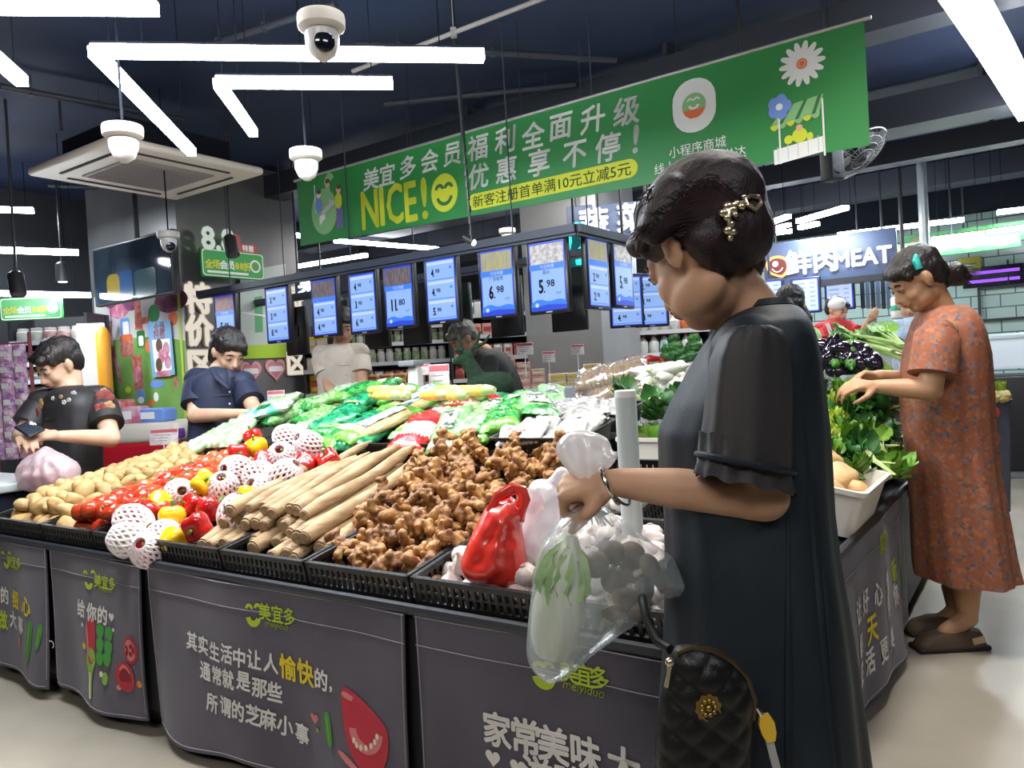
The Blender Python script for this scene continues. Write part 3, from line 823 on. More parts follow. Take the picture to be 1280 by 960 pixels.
b.make('plinth', mat('black_plinth', (.010, .010, .012), .7), st, None, False)
b = B()
b.add(tube([sv(-.012, -.012, .575), sv(UE(0) + .01, -.012, .575)], .014, 8)); b.make('front_rail', DK, st)
b = B(); b.add(tube([sv(-.012, -.012, .575), sv(-.012, 3.2, .575)], .014, 8)); b.make('side_rail', DK, st)

# ------------------------------------------------------------------ cloth panels round the foot, with their printing
CLOTH = mat('charcoal_violet_cloth', (.088, .078, .108), .85, (.074, .066, .094), 5, bump=.15, bscale=400, sheen=.2)
HEM = mat('pale_hem_thread', (.30, .28, .31), .8)
C_WHITE = mat('cloth_print_white', (.70, .68, .66), .8); C_YEL = mat('cloth_print_yellow', (.75, .58, .02), .8); C_LIME = mat('cloth_print_lime', (.42, .55, .03), .8); C_RED = mat('cloth_print_red', (.48, .03, .05), .8)
C_PINK = mat('cloth_print_pink', (.62, .20, .20), .8); C_GRN = mat('cloth_print_green', (.06, .30, .05), .8); C_LEAF = mat('cloth_print_leaf', (.22, .42, .06), .8); C_CREAM = mat('cloth_print_cream', (.70, .66, .48), .8); C_DK = mat('cloth_print_dark_red', (.25, .01, .02), .8); C_ORG = mat('cloth_print_orange', (.75, .25, .03), .8)
CM = [C_WHITE, C_YEL, C_LIME, C_RED, C_PINK, C_GRN, C_LEAF, C_CREAM, C_DK, C_ORG]
ZT = .565


def cloth_panel(side, s0, s1, z0, seed, label, marks):
    """side 'u': along the stall's front, side 'v': along its right side; marks lays out the printing"""
    amp = lambda z: .35 + 1.3 * (1 - z / ZT)
    ctr = (s0 + s1) / 2; hw = (s1 - s0) / 2

    def surf(lift):
        def fn(s, z):
            q = (s - ctr) / hw
            d = .020 + amp(z) * (.010 * math.sin(7.5 * s + seed + 1.6 * z) + .006 * math.sin(17 * s - 5 * z + 2 * seed)) + .018 * (1 - z / ZT) - .012 * max(abs(q) - .86, 0) / .14 * (1 - z / ZT)
            d = max(d, .006) + lift
            k = 1 - .02 * (1 - z / ZT) * (abs(q) ** 3)
            ss = ctr + (s - ctr) * k
            return sv(ss, -d, z) if side == 'u' else sv(-d, ss, z)
        return fn
    bot = lambda s: z0 + .009 * math.sin(9 * s + seed) 
    t = thing('stall_cloth', label, 'cloth', sv(ctr, -.03, 0) if side == 'u' else sv(-.03, ctr, 0), 'dark printed cloth panels round the stall')
    f1, f2 = surf(0), surf(-.0035); sg = 1 if side == 'v' else -1
    B2 = B(); nx = max(20, int((s1 - s0) / .018))
    g = lambda f, rev: sheet(lambda a, c: (lambda s: f(s, bot(s) + (ZT - bot(s)) * c))((s1 - (s1 - s0) * a) if (rev == (side == 'u')) else (s0 + (s1 - s0) * a)), nx, 22)
    B2.add(g(f1, True)); B2.add(g(f2, False)); B2.make('fabric', CLOTH, t, None, 80)
    h = B(); fl = surf(.002)
    for path in ([fl(s, ZT - .002) for s in np.linspace(s0, s1, 40)], [fl(s, bot(s) + .012) for s in np.linspace(s0 + .01, s1 - .01, 40)], [fl(s0 + .006, z) for z in np.linspace(z0 + .03, ZT, 20)], [fl(s1 - .006, z) for z in np.linspace(z0 + .03, ZT, 20)], [fl(s, ZT - .07) for s in np.linspace(s0, s1, 40)]):
        h.add(tube(path, .0013, 5))
    h.make('hem', HEM, t)
    pr = B(); n = -V if side == 'u' else -U; o = sv(0, -.03, 0) if side == 'u' else sv(-.03, 0, 0)

    def loc(px, py):
        p = on_plane(px, py, o, n); a, c = uv_of(p); return (a if side == 'u' else c), float(p[2])
    fp = surf(.0035); dirx = -1 if side == 'u' else 1

    def put2(vf, px, py, m, a=0.0, lift=0.0, sc=1.0):
        s, z = loc(px, py); f = surf(.0035 + lift); pr.add(lay(vf, lambda x, y: f(s + dirx * x, z + y), 0, 0, a, sc), m)
    marks(put2)
    if pr.n: pr.make('printed_lettering', CM, t, None, False)
    return t


def heart(r):
    a = np.linspace(0, 2 * math.pi, 28, endpoint=False); return poly2(np.stack([16 * np.sin(a) ** 3, 13 * np.cos(a) - 5 * np.cos(2 * a) - 2 * np.cos(3 * a) - np.cos(4 * a)], 1) * r / 17)


def logo(P, px, py, tx, ty, mx, my, s=1.0):
    if px is not None:
        for q in (-1, 1): P(ring2(.007 * s, .0165 * s, .15, math.pi - .15), px + q * 5.5 * s * .9, py - 8 * s, 2)
        P(ring2(.012 * s, .030 * s, math.pi + .2, 2 * math.pi - .2), px, py + 1, 2)
    P(text('美宜多', .052 * s, .02), tx, ty, 2); P(text('meiyiduo', .026 * s, .005, .25), mx, my, 2)


def cucumber(P, px, py, s, a):
    P(poly2([(-.02, -.07), (.0, -.085), (.02, -.07), (.024, 0), (.02, .075), (0, .085), (-.02, .075), (-.024, 0)], 1), px, py, 5, a, 0, s); P(poly2([(-.005, -.06), (.004, -.06), (.004, .06), (-.005, .06)], 1), px, py, 6, a, .001, s)


def tomato_cut(P, px, py, s, a=0):
    P(disc(.05, .055), px, py, 3, a, 0, s); P(disc(.038, .042), px, py, 4, a, .001, s)
    for k in range(5): P(disc(.009, .014, 10), px + 5.5 * s * math.cos(k * 1.257), py + 6 * s * math.sin(k * 1.257), 8, k * 1.257, .002, s)


def marks_main(P):
    logo(P, 315, 770, 343, 769, 343, 784)
    for ch, x, y, m in zip('其实生活中让人愉快的,', (240, 255, 271, 287, 302, 318, 336, 356, 379, 400, 413), (801, 806, 813, 816, 821, 824, 830, 836, 842, 850, 862), (0, 0, 0, 0, 0, 0, 0, 1, 1, 0, 0)): P(text(ch, .058 if m == 0 else .072, .026), x, y, m, -.05)
    for ch, x, y in zip('通常就是那些', (259, 275, 290, 308, 325, 341), (838, 843, 847, 850, 860, 866)): P(text(ch, .058, .026), x, y, 0, -.05)
    for ch, x, y in zip('所谓的芝麻小事', (269, 287, 303, 320, 335, 353, 373), (877, 881, 886, 892, 899, 909, 920)): P(text(ch, .060, .026), x, y, 0, -.08)
    P(poly2([(-.09, .10), (-.06, .105), (.06, .045), (.085, .02), (.08, -.05), (.04, -.10), (-.01, -.10), (-.07, -.04)], 2), 458, 917, 3)
    P(ring2(.035, .06, math.pi * 1.0, math.pi * 1.95), 459, 912, 4, .1, .001)
    for k in range(7): P(disc(.006, .008, 8), 459 + 15 * math.cos(.2 + k * .42), 917 + 17 * math.sin(.2 + k * .42), 7, 0, .002)
    P(poly2([(-.08, .095), (-.03, .08), (-.05, .07), (-.085, .08)], 1), 458, 917, 4, 0, .001)
    P(heart(.018), 391, 899, 4); cucumber(P, 411, 912, .55, .12); P(disc(.006), 395, 914, 6); P(poly2([(-.05, .02), (-.02, .018), (.05, -.02), (.03, -.024), (-.03, .0)], 1), 441, 950, 4)


def marks_small(P):
    logo(P, 110, 726, 130, 728, 131, 738, .95)
    for ch, x, y in zip('给你的', (102, 760, 117), (102, 760, 117)): pass
    for ch, x, y in (('给', 102, 760), ('你', 116, 765), ('的', 129, 769)): P(text(ch, .066, .03), x, y, 0)
    P(heart(.018), 140, 771, 0); P(poly2([(-.02, -.08), (.015, -.09), (.03, -.04), (.028, .05), (.01, .08), (-.03, .06), (-.035, 0)], 2), 118, 797, 3); P(poly2([(-.02, .05), (0, -.06), (-.014, -.065), (-.03, .04)], 1), 117, 797, 4, 0, .001)
    for k in range(3):
        for x, y in ((-.02, .05), (.02, .04), (-.015, 0), (.022, -.012), (-.01, -.05), (.02, -.055)): P(disc(.024, .02, 12), 133 + x * 260, 803 - y * 330 + k, 5, k, .0003 * k)
    tomato_cut(P, 166, 812, .85); P(disc(.058, .05), 160, 845, 3); P(disc(.036, .028), 160, 846, 8, 0, .001); P(ring2(.03, .04, .5, 2.6), 160, 845, 4, 0, .002)
    P(poly2([(-.015, -.085), (.015, -.085), (.012, 0), (.04, .05), (.015, .09), (-.02, .085), (-.04, .04), (-.012, 0)], 2), 121, 839, 6); P(poly2([(-.009, -.08), (.009, -.08), (.006, .01), (-.006, .01)]), 121, 841, 7, 0, .001)
    P(disc(.016, .022), 138, 846, 6); P(disc(.010), 134, 840, 7, 0, .001); P(disc(.014, .012), 109, 806, 1); P(disc(.008), 105, 780, 0); P(disc(.007), 143, 787, 0); P(disc(.014, .009), 153, 858, 4); P(disc(.012), 177, 855, 9)


def marks_left(P):
    logo(P, 4, 702, 15, 703, 16, 710, .95)
    for ch, x, y, m in (('的', 2, 745, 0), ('细', 18, 750, 1), ('心', 36, 757, 1), ('做', 1, 775, 2), ('大', 14, 775, 0), ('事', 28, 781, 0)): P(text(ch, .080 if m else .072, .03), x, y, m)
    cucumber(P, 43, 800, 1.0, -.2); cucumber(P, 54, 795, .6, -.25); P(disc(.016, .02), 25, 802, 4); P(ring2(.012, .016, -1, 2), 64, 806, 0)


def marks_right(P):
    logo(P, None, None, 708, 842, 727, 863, 1.0) if False else None
    for ch, x, y in (('美', 708, 842), ('宜', 728, 845), ('多', 748, 849)): P(text(ch, .050, .02), x, y, 2)
    P(text('meiyiduo', .028, .005, .25), 727, 864, 2)
    for q in (-1, 1): P(ring2(.007, .0165, .15, math.pi - .15), 676 + q * 6, 838, 2)
    P(ring2(.012, .030, math.pi + .2, 2 * math.pi - .2), 676, 847, 2)
    for ch, x, y in (('家', 620, 913), ('常', 655, 922), ('美', 689, 933), ('味', 731, 944), ('大', 782, 956)): P(text(ch, .080, .030), x, y, 0)
    P(heart(.022), 615, 948, 0); P(heart(.022), 647, 960, 0); P(text('滋味', .08, .03), 690, 975, 0)


def marks_side(P):
    logo(P, None, None, 1105, 674, 1102, 686, 1.3)
    for ch, x, y, m in (('让', 1076, 764, 0), ('好', 1086, 752, 0), ('心', 1096, 742, 0), ('情', 1106, 728, 0), ('新', 1117, 712, 2), ('鲜', 1127, 698, 2), ('伴', 1106, 756, 0), ('你', 1117, 742, 0), ('每', 1080, 808, 0), ('天', 1092, 787, 1), ('生', 1082, 842, 0), ('活', 1091, 827, 0), ('更', 1100, 812, 0), ('美', 1110, 797, 0)): P(text(ch, .095 if m == 1 else .082, .03), x, y, m)
    P(poly2([(-.02, .06), (.025, .06), (.022, -.05), (.004, -.09), (-.008, -.085), (-.02, -.03)], 2), 1132, 767, 4); P(poly2([(-.02, 0), (.02, 0), (.03, .06), (.0, .08), (-.025, .06)], 1), 1134, 737, 5); P(poly2([(-.016, .05), (-.006, .05), (-.008, -.07), (-.014, -.03)], 1), 1132, 766, 9, 0, .001)


cloth_panel('u', .03, .755, .045, .4, 'stall cloth panel below the red bag, large white writing', marks_right)
cloth_panel('u', .785, 1.915, .045, 1.9, 'widest stall cloth panel, three lines of writing and a tomato slice', marks_main)
cloth_panel('u', 1.95, 2.585, .05, 4.0, 'narrow stall cloth panel with heart, pepper and tomato prints', marks_small)
cloth_panel('u', 2.60, 3.16, .05, .2, 'stall cloth panel at the left edge with cucumber print', marks_left)
cloth_panel('v', .62, 1.98, .05, 2.7, 'stall cloth panel on the right side, beside the woman in orange', marks_side)
cloth_panel('v', .03, .60, .05, 1.1, 'stall cloth panel round the corner behind the woman in the dark dress', lambda P: None)


# ------------------------------------------------------------------ black slotted crates on the lower board
SLOPE = math.atan2(.18, .93); EY = nrm(V + Z * math.tan(SLOPE)); EZ = np.cross(-U, EY); EYU = nrm(U + Z * math.tan(SLOPE))


def crate(u0, v0, w, d, h, label, side='u', z=None, group='black slotted crates on the stall', skew=0.0, m=None):
    if side == 'u': o = sv(u0, v0, hgt(min(9, u0 + 5), v0) + .006 if z is None else z); ex = U + V * 0; ex = nrm(ex); ey = nrm(V + U * skew + Z * (math.tan(SLOPE) if z is None else .0))
    else: o = sv(u0, v0, hgt(u0, v0 + 5) + .006 if z is None else z); ex = V; ey = nrm(U + Z * (math.tan(SLOPE) if z is None else .0))
    ez = nrm(np.cross(ex, ey)); ez = ez if ez[2] > 0 else -ez
    R = np.stack([ex, ey, ez], 1); P = lambda x, y, q: o + ex * x + ey * y + ez * q
    b = B(); b.add(box(P(w / 2, d / 2, .004), (w, d, .008), R))
    for y in (0, d):
        b.add(box(P(w / 2, y, h - .007), (w + .012, .012, .014), R)); b.add(box(P(w / 2, y, .012), (w, .008, .024), R)); b.add(box(P(w / 2, y, h * .55), (w, .005, .006), R))
        for k in range(int(w / .021) + 1): b.add(box(P(min(k * .021, w), y, h / 2), (.009, .007, h), R))
    for x in (0, w):
        b.add(box(P(x, d / 2, h - .007), (.012, d + .012, .014), R)); b.add(box(P(x, d / 2, .012), (.008, d, .024), R)); b.add(box(P(x, d / 2, h * .55), (.005, d, .006), R))
        for k in range(int(d / .021) + 1): b.add(box(P(x, min(k * .021, d), h / 2), (.007, .009, h), R))
    return tag(b.make('produce_crate', m or BLACKPL, None, o, False), label, 'crate', group)


for u0, w, l in ((.40, .37, 'under the red bag'), (.79, .36, 'under the nearest ginger'), (1.17, .36, 'under the yam tips'), (1.55, .37, 'under the yams and nearest bell peppers'), (1.94, .34, 'under the bell peppers'), (2.30, .36, 'under the tomatoes'), (2.68, .44, 'under the potatoes at the left end')):
    crate(u0, .015, w, .44, .085, 'front row black crate ' + l)
    crate(u0 + (.13 if u0 > 1 else 0), .475, w, .44, .085, 'second row black crate, behind the one ' + l)
crate(.03, .015, .35, .44, .085, 'front row black crate at the corner, holding garlic'); crate(.47, .475, .30, .44, .085, 'second row black crate below the white packets, holding garlic')
# ================================================================== produce
def seeds(quad, step, jit=.35):
    """jittered points over a (u, v) quad given as front-right, front-left, back-left, back-right"""
    q = np.array(quad, float); nu = max(1, int(round(np.linalg.norm(q[1] - q[0]) / step))); nv = max(1, int(round(np.linalg.norm(q[3] - q[0]) / (step * .9)))); out = []
    for j in range(nv):
        for i in range(nu):
            s = (i + .5 + random.uniform(-jit, jit) + (.5 if j % 2 else 0) - .25) / nu; t = (j + .5 + random.uniform(-jit, jit)) / nv
            p = (q[0] * (1 - s) + q[1] * s) * (1 - t) + (q[3] * (1 - s) + q[2] * s) * t; out.append((p[0], p[1], s, t))
    return out


hf = lambda v: hgt(9, min(v, .925))


def rrot(): return np.array(Matrix.Rotation(random.uniform(0, 6.28), 3, 'Z') @ Matrix.Rotation(random.uniform(0, 3.14), 3, 'X') @ Matrix.Rotation(random.uniform(0, 6.28), 3, 'Z'))


def lump(r, amp, f, seed, n=24, m=16):
    v, fs = ell((0, 0, 0), 1, None, n, m); k = 1 + amp * nz(v, f, seed); return v * k[:, None] * np.array(r), fs


# potatoes
POT = mat('potato_skin', (.44, .27, .095), .6, (.50, .34, .15), 9, bump=.25, bscale=110, var=.24)
protos = []
for k in range(5):
    o = one('potato', lump((.046 + .006 * (k % 3), .036, .033), .16, 1.2, k * 3.1), POT); protos.append(tag(o, None, 'potato'))
PSC = lambda: random.uniform(.74, .98)
for L, (dz, st_) in enumerate(((.055, .075), (.105, .072))):
    for u, v, s, t in seeds(((2.60, .05), (3.12, .05), (3.36, 1.02), (2.92, 1.02)) if L == 0 else ((2.64, .07), (3.07, .07), (3.30, .98), (2.95, .98)), st_, .2):
        edge = min(s, 1 - s, t * 2); dz2 = dz + .03 * min(1, edge * 4) * (L + .4) - (.055 if L else .02) * t
        place(protos, sv(u, v, hf(v) + dz2), rrot(), 'yellow potato in the big heap at the left end of the stall', 'heaped potatoes', PSC())
drop_unused(protos)

# tomatoes
TOM = mat('tomato_skin', (.42, .028, .010), .18, (.50, .06, .018), 6, var=.14, coat=.3)
TOMP = mat('tomato_skin_pale', (.52, .13, .045), .2, (.50, .07, .022), 5, var=.12, coat=.3)
CALYX = mat('green_calyx', (.06, .20, .03), .5)


def tomato(m, k):
    a = lathe([(.004, .030), (.012, .034), (.024, .035), (.036, .028), (.0415, .012), (.042, -.002), (.038, -.018), (.028, -.029), (.012, -.034), (.002, -.0345)], 24)
    v = a[0] * (1 + .05 * nz(a[0], 18, k))[:, None]; v[:, 0] *= 1 + .05 * math.sin(k * 2.1)
    o = one('tomato', (v, a[1]), m); b = B()
    for q in range(5):
        t = q * 1.2566 + k; d = np.array([math.cos(t), math.sin(t), 0]); b.add(tube([(0, 0, .031), d * .011 + (0, 0, .037), d * .022 + (0, 0, .036)], [.003, .0035, .0008], 6))
    b.add(tube([(0, 0, .03), (.002, 0, .042)], .0022, 6))
    if k % 5 == 0: b.make('calyx', CALYX, o)
    return tag(o, None, 'tomato')


pr_red = [tomato(TOM, k) for k in range(3)]; pr_pale = [tomato(TOMP, k + 5) for k in range(3)]
for L, dz in enumerate((.05, .105)):
    for u, v, s, t in seeds(((2.10, .05), (2.56, .05), (2.90, .98), (2.47, .98)), .082 if L else .088, .22):
        dz2 = dz + .02 * min(1, min(s, 1 - s) * 4) * (L + .3) - (.055 if L else .02) * t; pale = t > .52 + .2 * random.random() or (random.random() < .25)
        place(pr_pale if pale else pr_red, sv(u, v, hf(v) + dz2), rrot() if random.random() < .6 else rotz(random.random() * 6), 'paler orange red tomato in the back half of the tomato heap' if pale else 'deep red tomato heaped at the front between potatoes and peppers', 'pale tomatoes' if pale else 'deep red tomatoes', random.uniform(.82, .97))
drop_unused(pr_red); drop_unused(pr_pale)

# bell peppers, some in foam nets
RED = mat('red_pepper_skin', (.40, .008, .010), .16, (.48, .015, .012), 5, coat=.5); YELP = mat('yellow_pepper_skin', (.80, .46, .008), .2, (.84, .56, .01), 5, coat=.4)
NET = mat('white_foam_net', (.84, .78, .80), .8); NETW = mat('pink_white_foam_net', (.86, .74, .77), .8); STEM = mat('pepper_stem', (.12, .24, .04), .5)


def pepper_shape(k):
    v, f = ell((0, 0, 0), 1, None, 32, 20); out = []
    for p in v:
        a = math.atan2(p[1], p[0]); r = math.hypot(p[0], p[1]); lob = 1 + .13 * math.cos(4 * a + k) * min(1, r * 1.4) + .04 * math.sin(a * 2 + k * 3)
        z = p[2] * .055 - (.022 * (1 - r) ** 1.2 if p[2] > 0 else 0) + (.010 * (1 - r) if p[2] < 0 else 0); w = 1 + .12 * p[2]
        out.append((p[0] * .046 * lob * w, p[1] * .046 * lob * w, z))
    return np.array(out), f


def pepper(m, k, net=None, label=None):
    o = one('bell_pepper', pepper_shape(k), m, None, None, 60); b = B().add(tube([(0, 0, .026), (.002, .001, .042), (.008, .004, .060)], [.008, .0055, .006], 8)); b.add(lathe([(.002, .036), (.013, .034), (.015, .029), (.008, .027)], 12)); b.make('stem', STEM, o)
    if net is not None:
        b = B(); nn, mm = 16, 9

        def q(i, j):
            a = 2 * math.pi * (i + (j % 2) * .5) / nn; t = -1.25 + 2.5 * j / mm; c = math.cos(t); return np.array([.057 * c * math.cos(a), .057 * c * math.sin(a), .071 * math.sin(t)])
        for j in range(mm):
            for i in range(nn):
                b.add(tube([q(i, j), (q(i, j) + q(i, j + 1)) * .505, q(i, j + 1)], .0050, 5, False)); i2 = i - 1 if j % 2 == 0 else i + 1; b.add(tube([q(i, j), (q(i, j) + q(i2, j + 1)) * .505, q(i2, j + 1)], .0050, 5, False))
        b.make('foam_net', net, o)
    return tag(o, label, 'bell pepper')


def on_pile(px, py, dz):
    """the spot where the sight line meets the heap lying dz above the boards"""
    d = ray(px, py)
    for t in np.arange(1.2, 5.2, .008):
        p = EYE + d * t; u, v = uv_of(p)
        if v > 0 and p[2] <= (hgt(u, v) if u > 0 else .56) + dz: return p
    return EYE + d * 4.2


NETD = [NET, NETW]
pp = [('y', 255, 599, 'yellow bell pepper lying upper middle, left of the netted ones'), ('y', 215, 643, 'greenish yellow bell pepper in the middle of the front'), ('y', 219, 672, 'yellow bell pepper lowest at the crate rim'), ('y', 320, 555, 'yellow bell pepper highest on the pepper heap'), ('y', 310, 620, 'small bit of yellow pepper beside the yam ends'), ('y', 198, 626, 'yellow pepper half hidden left of the large red ones'),
      ('r', 247, 655, 'largest shiny red bell pepper in front'), ('r', 262, 633, 'red bell pepper behind the largest red one'), ('r', 240, 630, 'red bell pepper left of the pair behind the largest'), ('r', 381, 578, 'red bell pepper at the far right of the heap beside the bags'), ('r', 330, 574, 'red bell pepper below the topmost yellow one'), ('r', 317, 543, 'red bell pepper behind the topmost yellow one'), ('r', 298, 563, 'red bell pepper left of the topmost yellow one'), ('r', 186, 638, 'red bell pepper next to the tomatoes'), ('r', 411, 572, 'red bell pepper farthest right beside the yams'),
      ('n', 296, 584, 'netted red bell pepper with stem up in mid heap'), ('n', 352, 568, 'large white-netted pepper right of the topmost yellow one'), ('n', 386, 552, 'white-netted pepper at the right top of the heap'), ('n', 360, 543, 'white-netted pepper at the very back of the heap'), ('n', 325, 592, 'white-netted pepper in the middle, above the yams'), ('n', 328, 611, 'white-netted pepper lowest right against the yams'), ('n', 356, 592, 'netted pepper with a red end beside the yams'), ('n', 280, 607, 'white-netted pepper right of the upper yellow one'), ('n', 224, 614, 'pointed white-netted pepper left of the upper yellow one'), ('n', 167, 648, 'white-netted pepper next to the front tomatoes'), ('n', 187, 684, 'netted pepper hanging over the crate rim'), ('n', 162, 672, 'pale netted pepper at the front left crate rim'), ('n', 295, 640, 'white foam-netted pepper above the yam tips'), ('n', 205, 668, 'white-netted pepper left of the lowest yellow one')]
for k, (c, px, py, l) in enumerate(pp):
    net = NETD[k % 2] if c == 'n' else None; m = YELP if c == 'y' else RED; m2 = mat('pale_pepper', (.72, .70, .45), .4) if 'pale' in l else m
    o = pepper(m2, k * 1.3, net, l); p = on_pile(px, py + 4, .115 + .04 * (py < 600) - .04 * (py > 660)); o.location = tuple(p)
    d = nrm(np.array([random.uniform(-1, 1), random.uniform(-1.2, .3), random.uniform(-.2, .9)])); a, bb, dd = frame_of(d); o.rotation_euler = Matrix(np.stack([a, bb, dd], 1).tolist()).to_euler(); o['group'] = {'y': 'yellow bell peppers', 'r': 'red bell peppers', 'n': 'bell peppers in foam nets'}[c]
# the lower layer of the heap
for u, v, s, t in seeds(((1.72, .06), (2.06, .06), (2.40, .95), (1.98, .95)), .11, .2):
    if random.random() < .85:
        o = pepper(RED if random.random() < .75 else YELP, random.random() * 9); o.location = tuple(sv(u, v, hf(v) + .062)); o.rotation_euler = Matrix(rrot().tolist()).to_euler(); tag(o, 'bell pepper buried in the lower layer of the pepper heap', None, 'buried bell peppers')

# yams: long pale roots
YAM = mat('yam_skin', (.30, .19, .095), .75, (.42, .30, .17), 10, bump=.35, bscale=90, var=.10, stretch=(1, 1, 6)); YAMC = mat('yam_cut_end', (.30, .19, .10), .8, (.42, .30, .18), 60)
yi = 0
rows = [(.055, 15, 1.16, 1.76, 1.40, 1.93), (.098, 12, 1.22, 1.72, 1.42, 1.90), (.138, 8, 1.30, 1.66, 1.50, 1.86)]
for dz, n, a0, a1, b0, b1 in rows:
    for k in range(n):
        s = (k + .5) / n; uf = a0 + (a1 - a0) * s + random.uniform(-.012, .012); ub = b0 + (b1 - b0) * s + random.uniform(-.03, .03); vf = random.uniform(.035, .12) + (dz - .055) * .8; vb = random.uniform(.70, .90); r0 = random.uniform(.021, .027); r1 = random.uniform(.013, .020)
        p = sv(uf, vf, hf(vf) + dz + .018); q = sv(ub, vb, hf(vb) + dz + .005); sg = random.uniform(-.02, .02); N = 10
        pts = [p + (q - p) * t + U * sg * math.sin(3.14 * t) + Z * (.004 * math.sin(9 * t + k)) for t in np.linspace(0, 1, N)]; rr = [(r0 + (r1 - r0) * t) * (1 + .05 * math.sin(11 * t + k * 2)) * (.80 if t == 0 else 1) * (.4 if t == 1 else 1) for t in np.linspace(0, 1, N)]
        o = one('yam', tube(pts, rr, 16), YAM, None, p, 60); dd = nrm(p - q); a, bb, _ = frame_of(dd); one('cut_end', lathe([(rr[0] * .98, -.002), (rr[0] * .8, .004), (rr[0] * .1, .006)], 14, p, np.stack([a, bb, dd], 1)), YAMC, o)
        tag(o, 'long pale yam root lying in the sloping bundle left of the ginger', 'yam', 'bundle of long yam roots')

# ginger
GIN = mat('ginger_skin', (.44, .225, .065), .5, (.17, .060, .022), 34, bump=.4, bscale=150, var=.25, lo=.40, hi=.64)
protos = []
for k in range(9):
    random.seed(100 + k); pr_ = []; c = np.zeros(3); d = nrm([1, random.uniform(-.3, .3), 0])
    for j in range(random.randint(3, 5)):
        r = random.uniform(.0125, .016); L = random.uniform(.012, .02); pr_.append(cap(c, c + d * L, r, r * random.uniform(.85, 1.1), 10)); c = c + d * (L + r * .4)
        for _ in range(random.randint(2, 4)):
            e = nrm(np.cross(d, nrm([random.uniform(-1, 1) for _ in range(3)])) + d * random.uniform(-.4, .5)); l2 = random.uniform(.010, .021); r2 = random.uniform(.0075, .0115); q = c - d * r * random.uniform(.4, 1.2); pr_.append(cap(q, q + e * l2, r2, r2 * random.uniform(.9, 1.2), 10))
            for _ in range(random.randint(0, 2)): e2 = nrm(e + np.array([random.uniform(-1, 1) for _ in range(3)])); pr_.append(cap(q + e * l2, q + e * l2 + e2 * .010, r2 * .85, r2 * .8, 10))
        d = nrm(d + np.array([random.uniform(-.6, .6), random.uniform(-.7, .7), random.uniform(-.3, .3)]))
    vs, fs = remesh(pr_, .0034, 1); vs = vs - (vs.min(0) + vs.max(0)) / 2; o = one('ginger_root', (vs, fs), GIN, None, None, 80); protos.append(tag(o, None, 'ginger'))
random.seed(11)
for L, (dz, st_, quad) in enumerate(((.045, .085, ((.78, .04), (1.17, .04), (1.42, .92), (.74, .92))), (.09, .060, ((.79, .05), (1.16, .05), (1.43, .92), (.74, .86))), (.135, .062, ((.84, .20), (1.18, .18), (1.42, .90), (.80, .84))))):
    for u, v, s, t in seeds(quad, st_, .38):
        d2 = dz + (.045 * t if L else .02 * t) + (.012 if L == 2 else 0) - (.02 if L == 2 and (s < .1 or t < .12) else 0)
        near = v < .3; place(protos, sv(u, v, hf(v) + d2 - .015), rrot(), 'knobbly ginger root in the front of the heap above the crate rim' if near else 'knobbly brown ginger root in the middle and back of the large heap', 'ginger roots at the front' if near else 'ginger roots on the large heap', random.uniform(.78, 1.12))
drop_unused(protos)

# garlic bulbs in the crates at the corner
GAR = mat('garlic_skin', (.80, .74, .68), .5, (.70, .58, .58), 14, bump=.15, bscale=60, var=.06, stretch=(3, 3, .6))
protos = []
for k in range(4):
    v, f = lathe([(.003, .046), (.005, .036), (.009, .026), (.022, .016), (.030, .002), (.030, -.010), (.022, -.020), (.010, -.0235), (.002, -.023)], 28); a = np.arctan2(v[:, 1], v[:, 0]); v[:, :2] *= (1 + .07 * np.cos(7 * a + k) * (v[:, 2] < .02))[:, None]
    o = one('garlic_bulb', (v, f), GAR, None, None, 70); one('root_plate', lathe([(.008, -.0235), (.007, -.027), (.001, -.028)], 12), mat('garlic_root', (.45, .36, .26), .9), o); protos.append(tag(o, None, 'garlic'))
for quad, l, g, dz in ((((.06, .05), (.76, .05), (.76, .42), (.10, .42)), 'white garlic bulb in the front crate below the red bag', 'garlic in the front crates', .045), (((.06, .06), (.74, .06), (.74, .42), (.10, .42)), 'white garlic bulb in the front crate below the red bag', 'garlic in the front crates', .085), (((.20, .46), (.58, .48), (.60, .84), (.40, .84)), 'white garlic bulb heaped behind the grey post', 'garlic heaped behind the post', .06), (((.20, .46), (.56, .48), (.56, .84), (.40, .84)), 'white garlic bulb heaped behind the grey post', 'garlic heaped behind the post', .10)):
    for u, v, s, t in seeds(quad, .062, .25):
        if u < .02 or (u < v - .08): continue
        place(protos, sv(u, v, hgt(u, v) + dz), rrot(), l, g)
drop_unused(protos)
# ================================================================== upper boards: bags, trays, greens
def slope_frame(u, v, a):
    """axes of a flat pack lying on the boards, turned by a from the uphill direction"""
    e = .02; gu = (hgt(u + e, v) - hgt(u - e, v)) / (2 * e); gv = (hgt(u, v + e) - hgt(u, v - e)) / (2 * e); gu = max(-.4, min(.4, gu)); gv = max(-.4, min(.4, gv))
    n = nrm(np.cross(nrm(-U - Z * gu), nrm(V + Z * gv))); d = V * math.cos(a) - U * math.sin(a); ey = nrm(d - n * (d @ n)); ex = np.cross(ey, n); return np.stack([ex, ey, n], 1)


